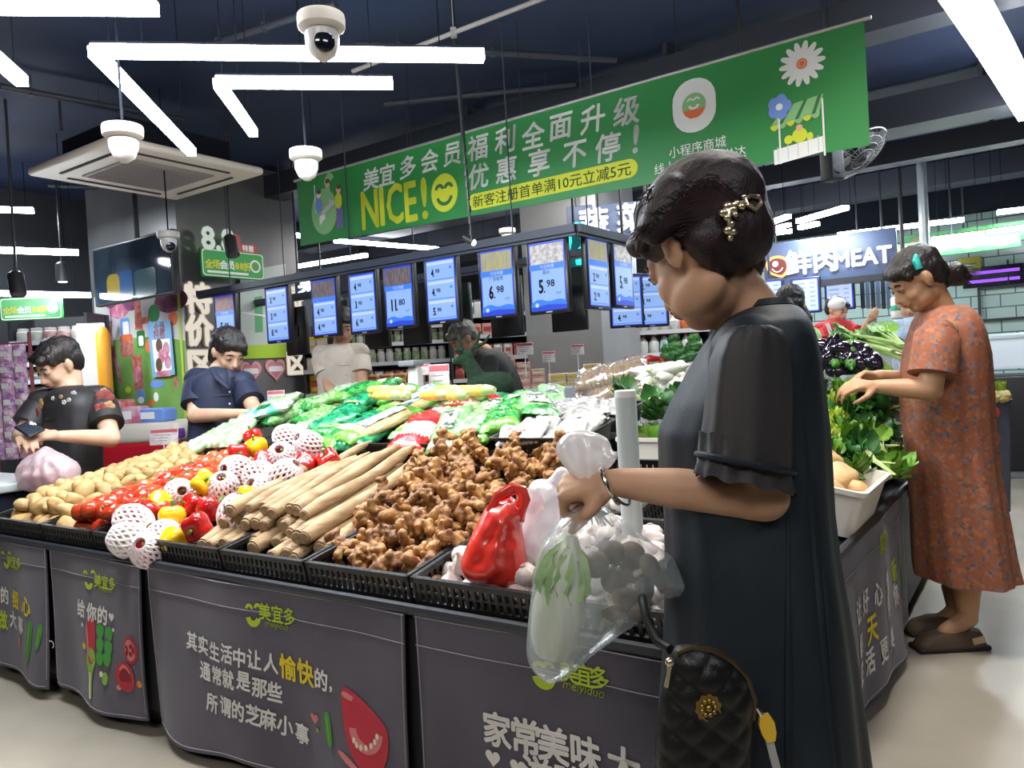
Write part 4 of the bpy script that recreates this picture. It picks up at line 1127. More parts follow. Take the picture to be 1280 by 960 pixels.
def pack_mesh(w, h, t, seed, ends=.2, crimp=.012):
    """a filled plastic pouch with flat sealed ends; material 0 body, 1 printed ends"""
    r = np.random.default_rng(seed); pts = []
    for (x0, y0), (x1, y1) in (((-1, -1), (1, -1)), ((1, -1), (1, 1)), ((1, 1), (-1, 1)), ((-1, 1), (-1, -1))):
        for k in range(10):
            s = k / 10; x = (x0 + (x1 - x0) * s) * w / 2; y = (y0 + (y1 - y0) * s) * h / 2
            if x0 == x1: x *= 1 - .05 * math.sin(3.14 * s) + .02 * r.standard_normal()
            pts.append((x, y + (.004 * (-1) ** k if y0 == y1 else 0)))
    wr = lambda P: np.stack([.30 * t * nz(np.c_[P, 0 * P[:, 0]], 55, seed) + .22 * t * nz(np.c_[P[:, 0] * 2, P[:, 1] * .6, 0 * P[:, 0]], 80, seed + 4), .1 * t * nz(np.c_[P, 0 * P[:, 0]], 45, seed + 9)], 1)
    v, f = inflate(pts, t, w / 11, min(w, h) * .42, wr); mi = [1 if abs(np.mean([v[i][1] for i in q])) > h / 2 * (1 - ends * 2) else 0 for q in f]; return v, f, mi


def pack(name, w, h, t, seed, mats, label, cat, group=None, ends=.2, label_patch=None):
    v, f, mi = pack_mesh(w, h, t, seed, ends); b = B(); b.v.append(v); b.f = f; b.m = mi; b.n = len(v); o = b.make(name, mats, None, None, 75)
    if label_patch:
        pw, ph, pm, (cx, cy) = label_patch; q = B(); zt = lambda x, y: max(p[2] for p in sorted(v[:len(v) // 2 + 40], key=lambda p: (p[0] - x) ** 2 + (p[1] - y) ** 2)[:4]) + .0025
        q.add(sheet(lambda s, r_: (cx + (s - .5) * pw, cy + (r_ - .5) * ph, zt(cx + (s - .5) * pw, cy + (r_ - .5) * ph)), 5, 6)); q.make('printed_label', pm, o)
    return tag(o, label, cat, group)


P_GREEN = mat('green_pouch', (.006, .17, .025), .22, (.06, .36, .08), 34, spec=.7, coat=.4, bump=.55, bscale=48); P_GREEN2 = mat('dark_green_pouch', (.006, .14, .05), .2, (.02, .34, .14), 30, spec=.7, coat=.4, bump=.55, bscale=48); P_CLEAR = mat('leafy_clear_pouch', (.28, .44, .20), .2, (.46, .54, .42), 34, spec=.6, coat=.3, bump=.55, bscale=48); P_LEAF = mat('leaf_filled_pouch', (.10, .30, .06), .22, (.32, .48, .24), 38, coat=.3, bump=.55, bscale=48)
P_NOOD = mat('noodle_pouch', (.40, .34, .14), .25, (.52, .47, .27), 20, coat=.5, bump=.55, bscale=48, stretch=(6, 1, 1)); P_LIME = mat('lime_pouch_end', (.14, .42, .06), .22, coat=.4, bump=.55, bscale=48); P_RED = mat('red_pouch', (.48, .010, .015), .2, (.60, .03, .03), 14, coat=.5, bump=.55, bscale=48); P_CREAM = mat('cream_pouch_window', (.60, .52, .36), .22, (.75, .70, .58), 30, coat=.4, bump=.55, bscale=48); P_MINT = mat('mint_pouch', (.14, .36, .14), .28, (.34, .52, .28), 34, coat=.3, bump=.55, bscale=48); P_WHITE = mat('white_pouch', (.56, .56, .54), .3, (.34, .34, .33), 22, coat=.4, bump=.55, bscale=48); P_TEAL = mat('teal_white_pouch', (.06, .42, .26), .25, (.62, .74, .68), 16, coat=.3, bump=.55, bscale=48)
P_SILV = mat('silvery_pouch', (.55, .54, .52), .18, (.30, .29, .28), 34, metal=.25, coat=.5, bump=.55, bscale=48); P_BROWN = mat('dried_beancurd', (.22, .115, .038), .3, (.38, .24, .11), 18, coat=.5, bump=.55, bscale=48, stretch=(1, 5, 1))
L_BLUE = mat('blue_white_label', (.10, .20, .46), .4, (.72, .76, .80), 40); L_BLK = mat('black_white_label', (.03, .05, .03), .4, (.62, .68, .58), 46); L_WHT = mat('white_red_label', (.80, .76, .72), .4, (.55, .12, .10), 38, lo=.55, hi=.62)


def lay_pack(o, px, py, dz, a, tilt=0.0, roll=0.0):
    p = on_pile(px, py, dz); u, v = uv_of(p); R = slope_frame(u, v, a) @ rot((1, 0, 0), tilt) @ rot((0, 1, 0), roll); o.location = tuple(p); o.rotation_euler = Matrix(R.tolist()).to_euler(); return o


bags = [
    ('C', 262, 549, .07, .5, 'clear bag of leafy greens nearest the tomatoes'), ('C', 292, 541, .07, -.3, 'clear leafy bag beside the paler tomatoes'), ('T', 333, 514, .13, .9, 'teal and white bag in front of the hands of the woman in navy'), ('C', 318, 531, .06, .3, 'pale leafy bag under the teal and white one'),
    ('L', 352, 520, .09, .2, 'leaf-filled bag right of the teal and white one'), ('L', 378, 510, .10, -.2, 'leaf-filled bag in the middle of the back left row'), ('C', 350, 503, .13, .5, 'clear leafy bag at the back, below the third price screen'), ('L', 402, 502, .12, .3, 'leaf-filled bag left of the dark green bags'), ('L', 398, 520, .07, .1, 'leaf-filled bag over the topmost netted peppers'), ('C', 425, 492, .12, -.4, 'clear leafy bag below the beige blouse'),
    ('D', 418, 528, .07, .4, 'dark green bag nearest the netted peppers'), ('D', 440, 512, .09, -.2, 'dark green shiny bag in the middle row'), ('D', 462, 498, .12, .3, 'dark green bag behind the shiny middle one'), ('G', 432, 545, .05, .2, 'bright green bag lowest in the left tray'), ('D', 458, 530, .07, .6, 'dark green bag left of the noodle bags'), ('G', 476, 486, .13, -.3, 'green bag highest in the back row'), ('G', 444, 490, .14, .2, 'green bag at the back beside the beige woman'), ('G', 496, 494, .11, .5, 'green bag just above the noodle bags'), ('D', 455, 548, .04, -.2, 'dark green bag at the lower tray edge'),
    ('Y', 474, 530, .08, .20, 'long pale noodle bag nearest the yams'), ('Y', 499, 517, .09, .12, 'long pale noodle bag beside the red one'), ('Y', 520, 500, .11, .15, 'yellow green noodle bag farther back'),
    ('R', 522, 542, .07, -.15, 'red bag with a cream window, lowest in the row'), ('R', 556, 516, .10, .5, 'red bag behind the pale mint one'), ('R', 586, 508, .11, .2, 'red bag in front of the green deer'),
    ('M', 562, 536, .08, -.35, 'pale mint bag beside the lowest red one'), ('M', 592, 523, .09, -.5, 'pale mint bag pointing at the ginger top'), ('M', 614, 516, .10, -.45, 'pale mint bag under the bright green ones'), ('G', 628, 524, .09, -.5, 'bright green bag behind the ginger top'), ('G', 647, 507, .11, -.4, 'bright green bag right of the deer'), ('B', 670, 505, .12, -.75, 'pale green bag with a black and white label'), ('M', 690, 494, .11, -.6, 'mint bag at the far end beside the silvery packs'), ('G', 605, 540, .05, -.1, 'bright green bag low behind the ginger')]
spec = {'C': (.17, .25, .030, (P_CLEAR, P_CLEAR)), 'L': (.17, .24, .034, (P_LEAF, P_GREEN)), 'T': (.18, .26, .028, (P_TEAL, P_WHITE)), 'D': (.16, .24, .034, (P_GREEN2, P_GREEN2)), 'G': (.17, .25, .034, (P_GREEN, P_LIME)), 'Y': (.15, .40, .028, (P_NOOD, P_LIME)), 'R': (.17, .27, .032, (P_CREAM, P_RED)), 'M': (.13, .32, .024, (P_MINT, P_MINT)), 'B': (.15, .30, .026, (P_MINT, P_GREEN))}
for k, (c, px, py, dz, a, l) in enumerate(bags):
    w, h, t_, ms = spec[c]; pt = {'Y': (.07, .22, L_BLUE, (0, .02)), 'B': (.09, .15, L_BLK, (0, .0)), 'M': (.06, .14, L_BLK, (0, .03)), 'T': (.10, .07, P_GREEN2, (0, 0)), 'G': (.07, .06, L_WHT, (0, .02)), 'D': (.08, .05, P_NOOD, (0, .02))}.get(c) if k % 2 or c in 'YBT' else None
    o = pack('vegetable_bag', w, h, t_, 30 + k, ms, l, 'bag', {'C': 'clear leafy bags', 'L': 'leaf filled bags', 'D': 'dark green bags', 'G': 'bright green bags', 'Y': 'noodle bags', 'R': 'red bags on the upper board', 'M': 'pale mint bags'}.get(c), .34 if c == 'R' else .16, pt)
    lay_pack(o, px, py, dz, a, .12, random.uniform(-.15, .15))
# lower layer under the bags
for k, (u, v, s, t) in enumerate(seeds(((1.15, 1.02), (2.68, 1.02), (2.66, 1.68), (1.6, 1.68)), .24, .2)):
    c = 'RMG'[k % 3] if u < 1.6 else ('DGY'[k % 3] if u < 2.2 else 'LC'[k % 2]); w, h, t_, ms = spec[c]; o = pack('vegetable_bag', w, min(h, .28), t_, 200 + k, ms, {'R': 'red pouch in the lower layer of bagged vegetables', 'M': 'mint pouch in the lower layer of bagged vegetables', 'G': 'bright green pouch in the lower layer of bagged vegetables', 'D': 'dark green pouch in the lower layer of bagged vegetables', 'Y': 'noodle pouch in the lower layer of bagged vegetables', 'L': 'leaf filled pouch in the lower layer of bagged vegetables', 'C': 'clear leafy pouch in the lower layer of bagged vegetables'}[c], 'bag', 'bags in the lower layer', .25)
    R = slope_frame(u, v, random.uniform(-.5, .5)); o.location = tuple(sv(u, v, hgt(u, v) + .045)); o.rotation_euler = Matrix(R.tolist()).to_euler()


def tray(u0, v0, w, d, h, z, label, m=BLACKPL, R=None, group='shallow trays on the stall', name='tray'):
    """shallow tray with sloping solid sides and a rolled rim"""
    R = rotz(ANG_U) if R is None else R; c = sv(u0, v0, z); t = .006; bt = B(); rings = []
    for ww, dd, zz in ((w * .9, d * .9, 0), (w, d, h), (w + .02, d + .02, h), (w + .02, d + .02, h - .008), (w - t * 2, d - t * 2, h - .002), (w * .9 - t * 2, d * .9 - t * 2, t)):
        p = rrect(ww, dd, .02)[0]; p[:, 2] = zz; rings.append(p @ R.T + c)
    return tag(bt.add(loft(rings)).make(name, m, None, c, 35), label, 'tray', group)


Rb = slope_frame(1.5, 1.1, 0)
tray(1.66, .985, .62, .24, .05, .845, 'black tray holding the red and mint bags above the yams', R=slope_frame(1.6, 1.2, 0)); tray(2.24, .985, .50, .24, .05, .845, 'black tray holding the green bags above the netted peppers', R=slope_frame(1.6, 1.2, 0))
# trays with white and silvery packets right of the ginger
for (px, py, w, d, a, l, n, kind) in ((694, 549, .36, .25, 'a', 'black tray of white packets right of the ginger', 8, 0), (744, 520, .36, .24, 'b', 'black tray of silvery packets behind the white ones', 9, 1)):
    p = on_pile(px, py + 12, .03); u, v = uv_of(p); Rt = slope_frame(1.2, 1.1, 0); tray(u, v, w, d, .075, p[2], l, R=Rt)
    for k in range(n):
        x = (k % 4 - 1.5) * w * .23 + random.uniform(-.01, .01); y = (k // 4 - .7) * d * .36; o = pack('packet', .10, .14, .018, 300 + k + 20 * kind, (P_SILV, P_SILV) if kind else (P_WHITE, P_WHITE), ('silvery packet lying in the tray nearer the brown bundles' if kind else 'white packet lying in the tray right of the ginger'), 'packet', 'silvery packets in the tray' if kind else 'white packets in the tray', .12, (.05, .05, L_WHT, (0, 0)) if k % 3 == 0 and not kind else None)
        R = Rt @ rotz(random.uniform(-.5, .5)) @ rot((0, 1, 0), .25 * random.uniform(-1, 1)) @ rot((1, 0, 0), .3); o.location = tuple(p + Rt @ np.array([x, y, .062 + .012 * (k % 2)])); o.rotation_euler = Matrix(R.tolist()).to_euler()
for k in range(5):
    o = pack('packet', .13, .19, .02, 350 + k, (P_SILV, P_WHITE), 'large silvery packet leaning out of the back tray', 'packet', 'large silvery packets'); lay_pack(o, 700 + 17 * k, 508 + 4 * (k % 3), .10, .7 + .2 * (k % 3), .2, .1)

# bundles of dried bean curd in clear wrap behind the grey post
for k, (px, py, dz, a, s, l) in enumerate([(762, 468, .13, 1.3, 1.0, 'topmost brown bundle of dried bean curd'), (778, 482, .11, 1.2, 1.1, 'second brown bundle from the top'), (795, 495, .10, 1.0, 1.1, 'brown bundle in the middle, half behind the grey post'), (757, 496, .07, 1.2, 1.0, 'brown bundle at the left of the stack'), (768, 512, .05, 1.1, 1.0, 'lowest brown bundle left of the grey post'), (812, 505, .06, .8, .9, 'brown bundle right of the grey post')]):
    o = pack('dried_bean_curd', .16 * s, .34 * s, .035, 400 + k, (P_BROWN, P_BROWN), l, 'dried bean curd', 'brown bundles of dried bean curd', .1); v_ = o.data
    q = pack_mesh(.18 * s, .38 * s, .042, 440 + k); one('clear_wrap', (q[0], q[1]), film('clear_wrap', (.8, .8, .78), .82, .12, .5), o); lay_pack(o, px, py, dz, a, .1, .2)
for k, (px, py, l) in enumerate([(822, 512, 'crumpled shiny packet right of the grey post'), (836, 498, 'crumpled shiny packet nearest the bust of the woman in the dark dress'), (812, 530, 'crumpled shiny packet low beside the grey post')]):
    o = pack('packet', .13, .16, .04, 470 + k, (P_SILV, P_WHITE), l, 'packet', 'crumpled shiny packets'); lay_pack(o, px, py, .07, .5 * k, .3, .3)

# white tubs in front of the woman in the dark dress, and the big tub on the right side
TUBW = mat('white_tub_plastic', (.78, .74, .66), .35)


def tub(c, w, d, h, R, label):
    rings = []
    for ww, dd, zz in ((w * .86, d * .86, 0), (w * .97, d * .97, h - .015), (w * 1.03, d * 1.03, h - .015), (w * 1.04, d * 1.04, h), (w * .96, d * .95, h), (w * .82, d * .82, .012)):
        p = rrect(ww, dd, .03)[0]; p[:, 2] = zz; rings.append(p @ R.T + c)
    return tag(B().add(loft(rings)).make('plastic_tub', TUBW, None, c, 40), label, 'tub', 'white plastic tubs')


p = on_pile(822, 586, .02); tub(p, .26, .20, .13, rotz(ANG_U), 'white tub right of the grey post, behind the forearm'); p = on_pile(826, 640, .05); tub(p, .24, .18, .09, rotz(ANG_U), 'low white tub just above the forearm')
TB = sv(.12, 1.26, .60); TR = slope_frame(.3, 1.3, 0) @ rotz(math.pi / 2); tub(TB, .44, .30, .15, TR, 'big white tub of sweet potatoes on the right side of the stall')
SWP = mat('sweet_potato_skin', (.52, .29, .10), .6, (.60, .40, .20), 9, bump=.25, bscale=60, stretch=(1, 1, 3))
for k, (px, py, z, r, l) in enumerate([(1044, 588, .86, (.085, .062, .058), 'large tan sweet potato on top of the white tub'), (1048, 608, .80, (.105, .062, .055), 'broad orange tan sweet potato in the white tub'), (1056, 628, .74, (.05, .036, .034), 'small pale sweet potato at the front of the white tub'), (1030, 625, .75, (.10, .055, .05), 'sweet potato beside the dress in the white tub'), (1078, 605, .74, (.07, .05, .045), 'sweet potato at the far end of the white tub')]):
    p = TB + TR @ np.array([[.06, .03, .16], [-.02, -.02, .13], [-.03, -.09, .115], [-.12, 0, .10], [.14, -.02, .08]][k]); o = one('sweet_potato', lump(r, .18, 1.3, k * 5.0), SWP, None, None); one('root_tip', tube([(r[0] * .9, 0, 0), (r[0] * 1.15, .005, -.004), (r[0] * 1.35, .004, -.012)], [r[1] * .35, r[1] * .2, .002], 8), SWP, o)
    tag(o, l, 'sweet potato', 'sweet potatoes in the tub'); o.location = tuple(p); o.rotation_euler = (random.uniform(-.3, .3), random.uniform(-.2, .2), [1.1, .6, 2.2, .2, 1.9][k])

# grey post
p = on_pile(790, 668, .10); p = at(791, 668, p[1]); pt = at(790, 489, p[1]); pt[:2] = p[:2]
t = thing('bag_roll_post', 'pale grey round post standing among the garlic, beside the forearm', 'post', (p[0], p[1], hgt(*uv_of(p)))); q = ORG[t.name]
B().add(lathe([(.026, 0), (.026, pt[2] - q[2] - .012), (.0255, pt[2] - q[2])], 28, q)).make('tube', mat('pale_grey_tube', (.46, .52, .52), .35, (.52, .57, .56), 3), t); B().add(lathe([(.0265, pt[2] - q[2] - .014), (.0265, pt[2] - q[2] + .002), (.022, pt[2] - q[2] + .004), (.002, pt[2] - q[2] + .003)], 28, q)).make('end_cap', mat('white_tube_cap', (.75, .75, .74), .4), t)

# leafy greens on the right side of the stall
def leaf(L, W, bend, curl):
    def fn(s, t):
        w = W * (math.sin(3.14 * min(1, .12 + t * .9)) ** .8) * (s - .5) * 2; y = L * t; return (w, y * math.cos(bend * t), y * math.sin(bend * t) + curl * abs(w) + .004 * math.sin(t * 16 + s * 9))
    return sheet(fn, 4, 7)


LEAFM = [mat('yellow_green_leaf', (.28, .44, .03), .45, (.44, .54, .07), 10, var=.2), mat('mid_green_leaf', (.10, .28, .02), .42, (.20, .40, .05), 10, var=.25), mat('dark_green_leaf', (.018, .09, .015), .4, (.04, .15, .03), 10, var=.25)]; STALK = mat('pale_green_stalk', (.42, .52, .22), .5)


def bunch(kind, seed, n=15, L=.085):
    rs = random.Random(seed); b = B(); s = B()
    for k in range(n):
        a = rs.uniform(-1.1, 1.1); tl = rs.uniform(-.25, .7); ll = L * rs.uniform(.7, 1.15); v, f = leaf(ll, .026 * rs.uniform(.7, 1.3), rs.uniform(.2, 1.0), rs.uniform(.1, .5)); base = np.array([math.sin(a) * .03, .06 + math.cos(a) * .04, .012 + .02 * rs.random()])
        R = rotz(-a) @ rot((1, 0, 0), tl) @ rot((0, 1, 0), rs.uniform(-.6, .6)); b.add((v @ R.T + base, f)); s.add(tube([(math.sin(a) * .004, -.06, .008), base * .6, base], [.004, .004, .0025], 6, True, flat=.6))
    o = s.make('leafy_green', STALK); b.make('leaves', LEAFM[kind], o, None, 80); return tag(o, None, 'greens')


gl = [('yellowish leafy bunch under the hands of the woman in orange', 'yellowish greens'), ('mid green leafy bunch on the right side of the stall', 'mid greens'), ('dark leafy bunch beside the skirt of the woman in orange', 'dark greens')]
gp = [[bunch(k, 40 + 7 * k + j) for j in range(3)] for k in range(3)]
gpts = []
for py in range(486, 640, 12):
    for px in range(1010, 1150, 14):
        x = px + random.uniform(-6, 6); y = py + random.uniform(-5, 5)
        if y > 660 - (x - 1000) * .5 or (x < 1085 and y > 585): continue
        gpts.append((x, y))
for x, y in gpts:
    p = on_pile(x, y, .16 + .10 * max(0, min(1, (600 - y) / 110))); u, v = uv_of(p)
    if u < -.02 or v > 2.5: continue
    k = 2 if (x > 1092 and y > 500 and random.random() < .7) or random.random() < .15 else (0 if (x < 1080 and y < 560 and random.random() < .6) else 1)
    R = slope_frame(max(u, .1), v, random.uniform(-2.6, -.4)) @ rot((1, 0, 0), random.uniform(-.2, .5)); place(gp[k], p - Z * .02, R, gl[k][0], gl[k][1], random.uniform(.75, 1.1))
for u, v, s, t in seeds(((.03, 1.5), (.9, 1.5), (.9, 2.3), (.03, 2.3)), .12, .3): place(gp[1], sv(u, v, hgt(u, v) + .05 + .04 * random.random()), rotz(random.uniform(0, 6)), 'leafy bunch in the lower layer of the greens on the right side', 'lower layer of greens', 1.2)
for u, v, s, t in seeds(((.05, 1.5), (.9, 1.5), (.9, 2.2), (.05, 2.2)), .13, .3): place(gp[2], sv(u, v, hgt(u, v) + .11 + .05 * random.random() + .08 * s), rotz(random.uniform(0, 6)), 'leafy bunch in the lower layer of the greens on the right side', 'lower layer of greens', 1.2)
for k in range(3): drop_unused(gp[k])
# ledge, eggplants, celery
o = one('price_ledge', rbox(sv(.42, 2.262, 1.0), (.86, .02, .07), .006, rotz(ANG_U)), mat('grey_blue_ledge', (.30, .34, .40), .4), None, sv(.42, 2.262, .97)); tag(o, 'grey blue ledge board below the eggplants', 'ledge')
EGG = mat('eggplant_skin', (.010, .006, .016), .12, coat=.6)


def eggplant(m):
    v, f = lathe([(.002, -.075), (.020, -.066), (.036, -.04), (.040, -.01), (.034, .02), (.024, .045), (.014, .06), (.004, .064)], 20); v[:, 0] += .012 * np.cos(v[:, 2] * 30); o = one('eggplant', (v, f), m); b = B().add(lathe([(.026, .038), (.024, .052), (.012, .064), (.006, .07), (.006, .088), (.001, .09)], 10, (.005, 0, 0))); b.make('calyx_stem', CALYX, o); return tag(o, None, 'eggplant')


eg = [eggplant(EGG) for _ in range(2)]
for k, (px, py) in enumerate([(1030, 436), (1041, 434), (1052, 437), (1035, 445), (1048, 444), (1060, 443), (1028, 452), (1043, 454), (1056, 451), (1068, 446), (1080, 448), (1064, 456), (1076, 455), (1052, 460), (1087, 452), (1062, 449)]):
    place(eg, on_pile(px, py, .10 + .05 * (py < 447)), rrot(), 'shiny black eggplant heaped behind the hands of the woman in orange', 'eggplants', 1.0)
drop_unused(eg)
o = eggplant(mat('pale_green_gourd', (.34, .44, .22), .3, (.44, .52, .30), 12)); o.name = 'round_gourd'; o.location = tuple(on_pile(1039, 462, .12)); o.rotation_euler = (1.5, .2, 1.0); tag(o, 'single pale green gourd below the eggplants', 'gourd')
cel = []
for k in range(3):
    b = B(); lv = B(); rs = random.Random(k)
    for j in range(7):
        x = rs.uniform(-.03, .03); b.add(tube([(x * .5, -.16, .01), (x, 0, .015 + .01 * rs.random()), (x * 1.6, .14, .03)], [.010, .008, .005], 7)); v, f = leaf(.11, .035, .5, .3); lv.add((v @ rot((0, 0, 1), rs.uniform(-.8, .8)).T + (x * 1.6, .13, .03), f))
    o = b.make('celery_bunch', mat('celery_stalk', (.36, .50, .16), .4)); lv.make('leaves', LEAFM[1], o); cel.append(tag(o, None, 'celery'))
for k, (px, py, a) in enumerate([(1085, 436, -1.0), (1098, 444, -1.2), (1110, 436, -.7), (1092, 428, -1.5), (1108, 448, -1.1), (1116, 428, -.4)]): place(cel, on_pile(px, py, .07), slope_frame(1.2, 2.5, a) @ rot((1, 0, 0), .2), 'pale green celery bunch right of the eggplants', 'celery bunches')
drop_unused(cel)

# far side of the upper board: red chillies, white radishes, green heads behind the woman in the dark dress
RCH = mat('red_chilli', (.30, .008, .012), .2, coat=.4)
for k, (px, py) in enumerate([(784, 452), (792, 450), (801, 454), (796, 456), (813, 450), (789, 457), (828, 452)]):
    p = on_pile(px, py, .03); a = random.uniform(0, 3); d = np.array([math.cos(a), math.sin(a), .1]); o = B().add(tube([p - d * .05, p + Z * .008, p + d * .05, p + d * .075 - Z * .004], [.016, .021, .014, .003], 12)).make('red_chilli', RCH, None, p); B().add(tube([p - d * .05, p - d * .075 + Z * .006], [.010, .004], 8)).make('stem', STEM, o); tag(o, 'glossy dark red chilli behind the brown bundles', 'chilli', 'red chillies at the far side')
RAD = mat('white_radish', (.80, .79, .74), .35, (.72, .74, .66), 8)
for k, (px, py) in enumerate([(800, 468), (812, 464), (824, 462), (838, 460), (850, 458), (806, 478), (820, 474), (834, 470), (848, 468), (815, 486), (830, 482), (843, 478)]):
    p = on_pile(px, py, .09); a = random.uniform(0, 3); d = np.array([math.cos(a), math.sin(a), .1]); o = B().add(tube([p - d * .07, p - d * .05, p, p + d * .06, p + d * .10], [.012, .030, .032, .020, .003], 14)).make('white_radish', RAD, None, p); B().add(tube([p - d * .068, p - d * .10 + Z * .01], [.009, .005], 8)).make('leaf_stub', STALK, o); tag(o, 'white radish heaped between the brown bundles and the dark dress', 'radish', 'white radishes')
hd = []
for k in range(2):
    o = one('green_vegetable_head', lump((.045, .045, .035), .25, 3.0, k * 4), LEAFM[2]); b = B()
    for j in range(9): v, f = leaf(.07, .03, 1.0, .3); b.add((v @ (rotz(j * .7) @ rot((1, 0, 0), .3)).T, f))
    b.make('leaves', LEAFM[2], o); hd.append(tag(o, None, 'greens'))
for px, py in [(835, 445), (846, 441), (852, 448), (864, 444), (868, 432), (843, 433)]: place(hd, on_pile(px, py, .05), rotz(random.random() * 6), 'dark green leafy head just left of the dark dress at bust height', 'dark leafy heads')
drop_unused(hd)

# yellow corn cobs and price cards at the back of the upper board
CORN = mat('yellow_corn', (.72, .47, .06), .45, (.80, .62, .18), 40)
cb = []
for k in range(2):
    o = one('corn_cob', lathe([(.004, -.085), (.020, -.075), (.024, -.03), (.023, .03), (.015, .07), (.004, .09)], 16, (0, 0, 0), rot((1, 0, 0), -1.57)), CORN); one('husk_end', lathe([(.012, -.11), (.020, -.085), (.0245, -.06), (.0235, -.055)], 12, (0, 0, 0), rot((1, 0, 0), -1.57)), STALK, o); cb.append(tag(o, None, 'corn'))
for k in range(26):
    px, py = ((466 + (k % 7) * 8, 494 - (k // 7) * 6) if k < 13 else (540 + (k % 7) * 9, 494 - ((k - 13) // 7) * 6)); place(cb, on_pile(px, py, .12 + .03 * (k % 3)), rotz(random.uniform(-.4, .4) + .6), 'yellow corn cob left of the white stand behind the bags' if k < 13 else 'yellow corn cob right of the white stand, beside the deer', 'corn left of the white stand' if k < 13 else 'corn right of the white stand')
drop_unused(cb)
CARD = mat('white_price_card', (.80, .76, .74), .5, (.74, .56, .55), 50, lo=.52, hi=.6)


def price_card(px, py, wpx, hpx, Y, label, m=None, foot=.10):
    p = at(px, py, Y); w, h = wpx * Y / F_PX, hpx * Y / F_PX; n = nrm(np.array([-px / 9e3, -1, .15])); ex = nrm(np.cross(Z, n)); ey = np.cross(n, ex); R = np.stack([ex, ey, n], 1); t = thing('price_card', label, 'price card', p, 'price cards')
    one('card', rbox(p, (w, h, .003), .001, R), m or CARD, t); one('coloured_header', box(p + ey * h * .36 + n * .0022, (w * .94, h * .2, .001), R), mat('card_red_header', (.62, .12, .14), .5), t)
    b = B()
    for k in range(3): b.add(box(p + ey * h * (.12 - .18 * k) + n * .0022 - ex * w * .08, (w * (.6 - .1 * k), h * .05, .001), R))
    b.make('printed_line', mat('card_grey_print', (.45, .35, .35), .6), t); B().add(tube([p - ey * h / 2, p - ey * (h / 2 + foot)], .004, 6)).make('stem', WHITEPL, t); return t


price_card(549, 474, 26, 38, 4.6, 'tall white price card right of the white stand'); price_card(528, 462, 20, 14, 4.7, 'small price card above the white stand')
ws = at(521, 500, 4.5); t = thing('white_stand', 'white tapered stand between the two rows of corn', 'stand', ws - Z * .02)
wt = at(518, 458, 4.5); hh = wt[2] - ws[2] + .02; R0 = rotz(ANG_U); rings = []
for s, z in ((.088, 0), (.078, hh * .6), (.066, hh)): p = rrect(s, s * .7, .006)[0]; p[:, 2] = z; rings.append(p @ R0.T + ws - Z * .02)
B().add(loft(rings)).make('body', mat('white_stand_paint', (.74, .70, .66), .5), t); B().add(rbox(wt + Z * .018 - RGT * .02, (.12, .10, .035), .01, R0)).make('grey_top', mat('grey_plastic', (.30, .31, .33), .5), t)

# topiary deer on the stall
DEER = mat('clipped_artificial_grass', (.002, .018, .006), .9, (.005, .032, .011), 60, bump=.8, bscale=250)
DY = 4.0; D = lambda x, y, dy=0.0: at(x, y, DY) + np.array([0, dy, 0]); dt = D(613, 503)
pr_ = [cap(D(600, 483), D(627, 481), .072, .070), cap(D(598, 476), D(584, 450), .050, .036), cap(D(584, 448), D(570, 452), .034, .020), ell(D(583, 446), (.04, .035, .036))]
for x, dy in ((598, -.035), (602, .035), (625, -.035), (630, .035)): pr_.append(cap(D(x, 488, dy), D(x + 1, 512, dy), .024, .015))
pr_.append(cap(D(636, 473), D(641, 466), .022, .012))
do = one('topiary_deer', remesh(pr_, .009, 3, .5, disp=lambda co, nn: co + nn * (.004 * nz(co, 90))[:, None]), DEER, None, dt); tag(do, 'dark green topiary deer standing among the bags', 'deer figure')
for sx, pts in (('antler', [(580, 440), (575, 430), (573, 417)]), ('antler', [(588, 440), (596, 428), (600, 414)]), ('antler', [(590, 436), (606, 428), (612, 418)])): one(sx, tube([D(*q, .02 if sx else 0) for q in pts], [.010, .009, .005], 8), DEER, do)
for q in ((574, 438, -.03), (590, 443, .03)): one('ear', ell(D(*q), (.022, .008, .012)), DEER, do)
# ================================================================== people
SKIN = mat('skin', (.50, .285, .175), .5, (.56, .33, .215), 9, sss=.12, spec=.35); SKIN2 = mat('skin_tanned', (.40, .215, .115), .5, (.46, .26, .15), 9, sss=.12, spec=.35); SKIN3 = mat('skin_fair', (.55, .34, .23), .5, (.60, .385, .27), 9, sss=.12, spec=.35)
HAIR = mat('black_hair', (.010, .008, .008), .38, (.022, .017, .016), 30, bump=.6, bscale=60, stretch=(1, 6, 1)); HAIR_R = mat('dark_wine_hair', (.010, .005, .007), .5, (.022, .008, .011), 26, bump=.25, bscale=110, stretch=(1, 6, 1.5)); HAIR_G = mat('grey_hair', (.10, .095, .09), .5, (.20, .19, .18), 30, bump=.6, bscale=80)
LASH = mat('dark_lash', (.012, .008, .007), .4); LIP = mat('lips', (.36, .12, .10), .4); EYEW = mat('eye_white', (.62, .58, .54), .3)


def axes(f, tilt_hint=(0, 0, 1)):
    f = nrm(f); l = nrm(np.cross(tilt_hint, f)); u = np.cross(f, l); return f, l, u


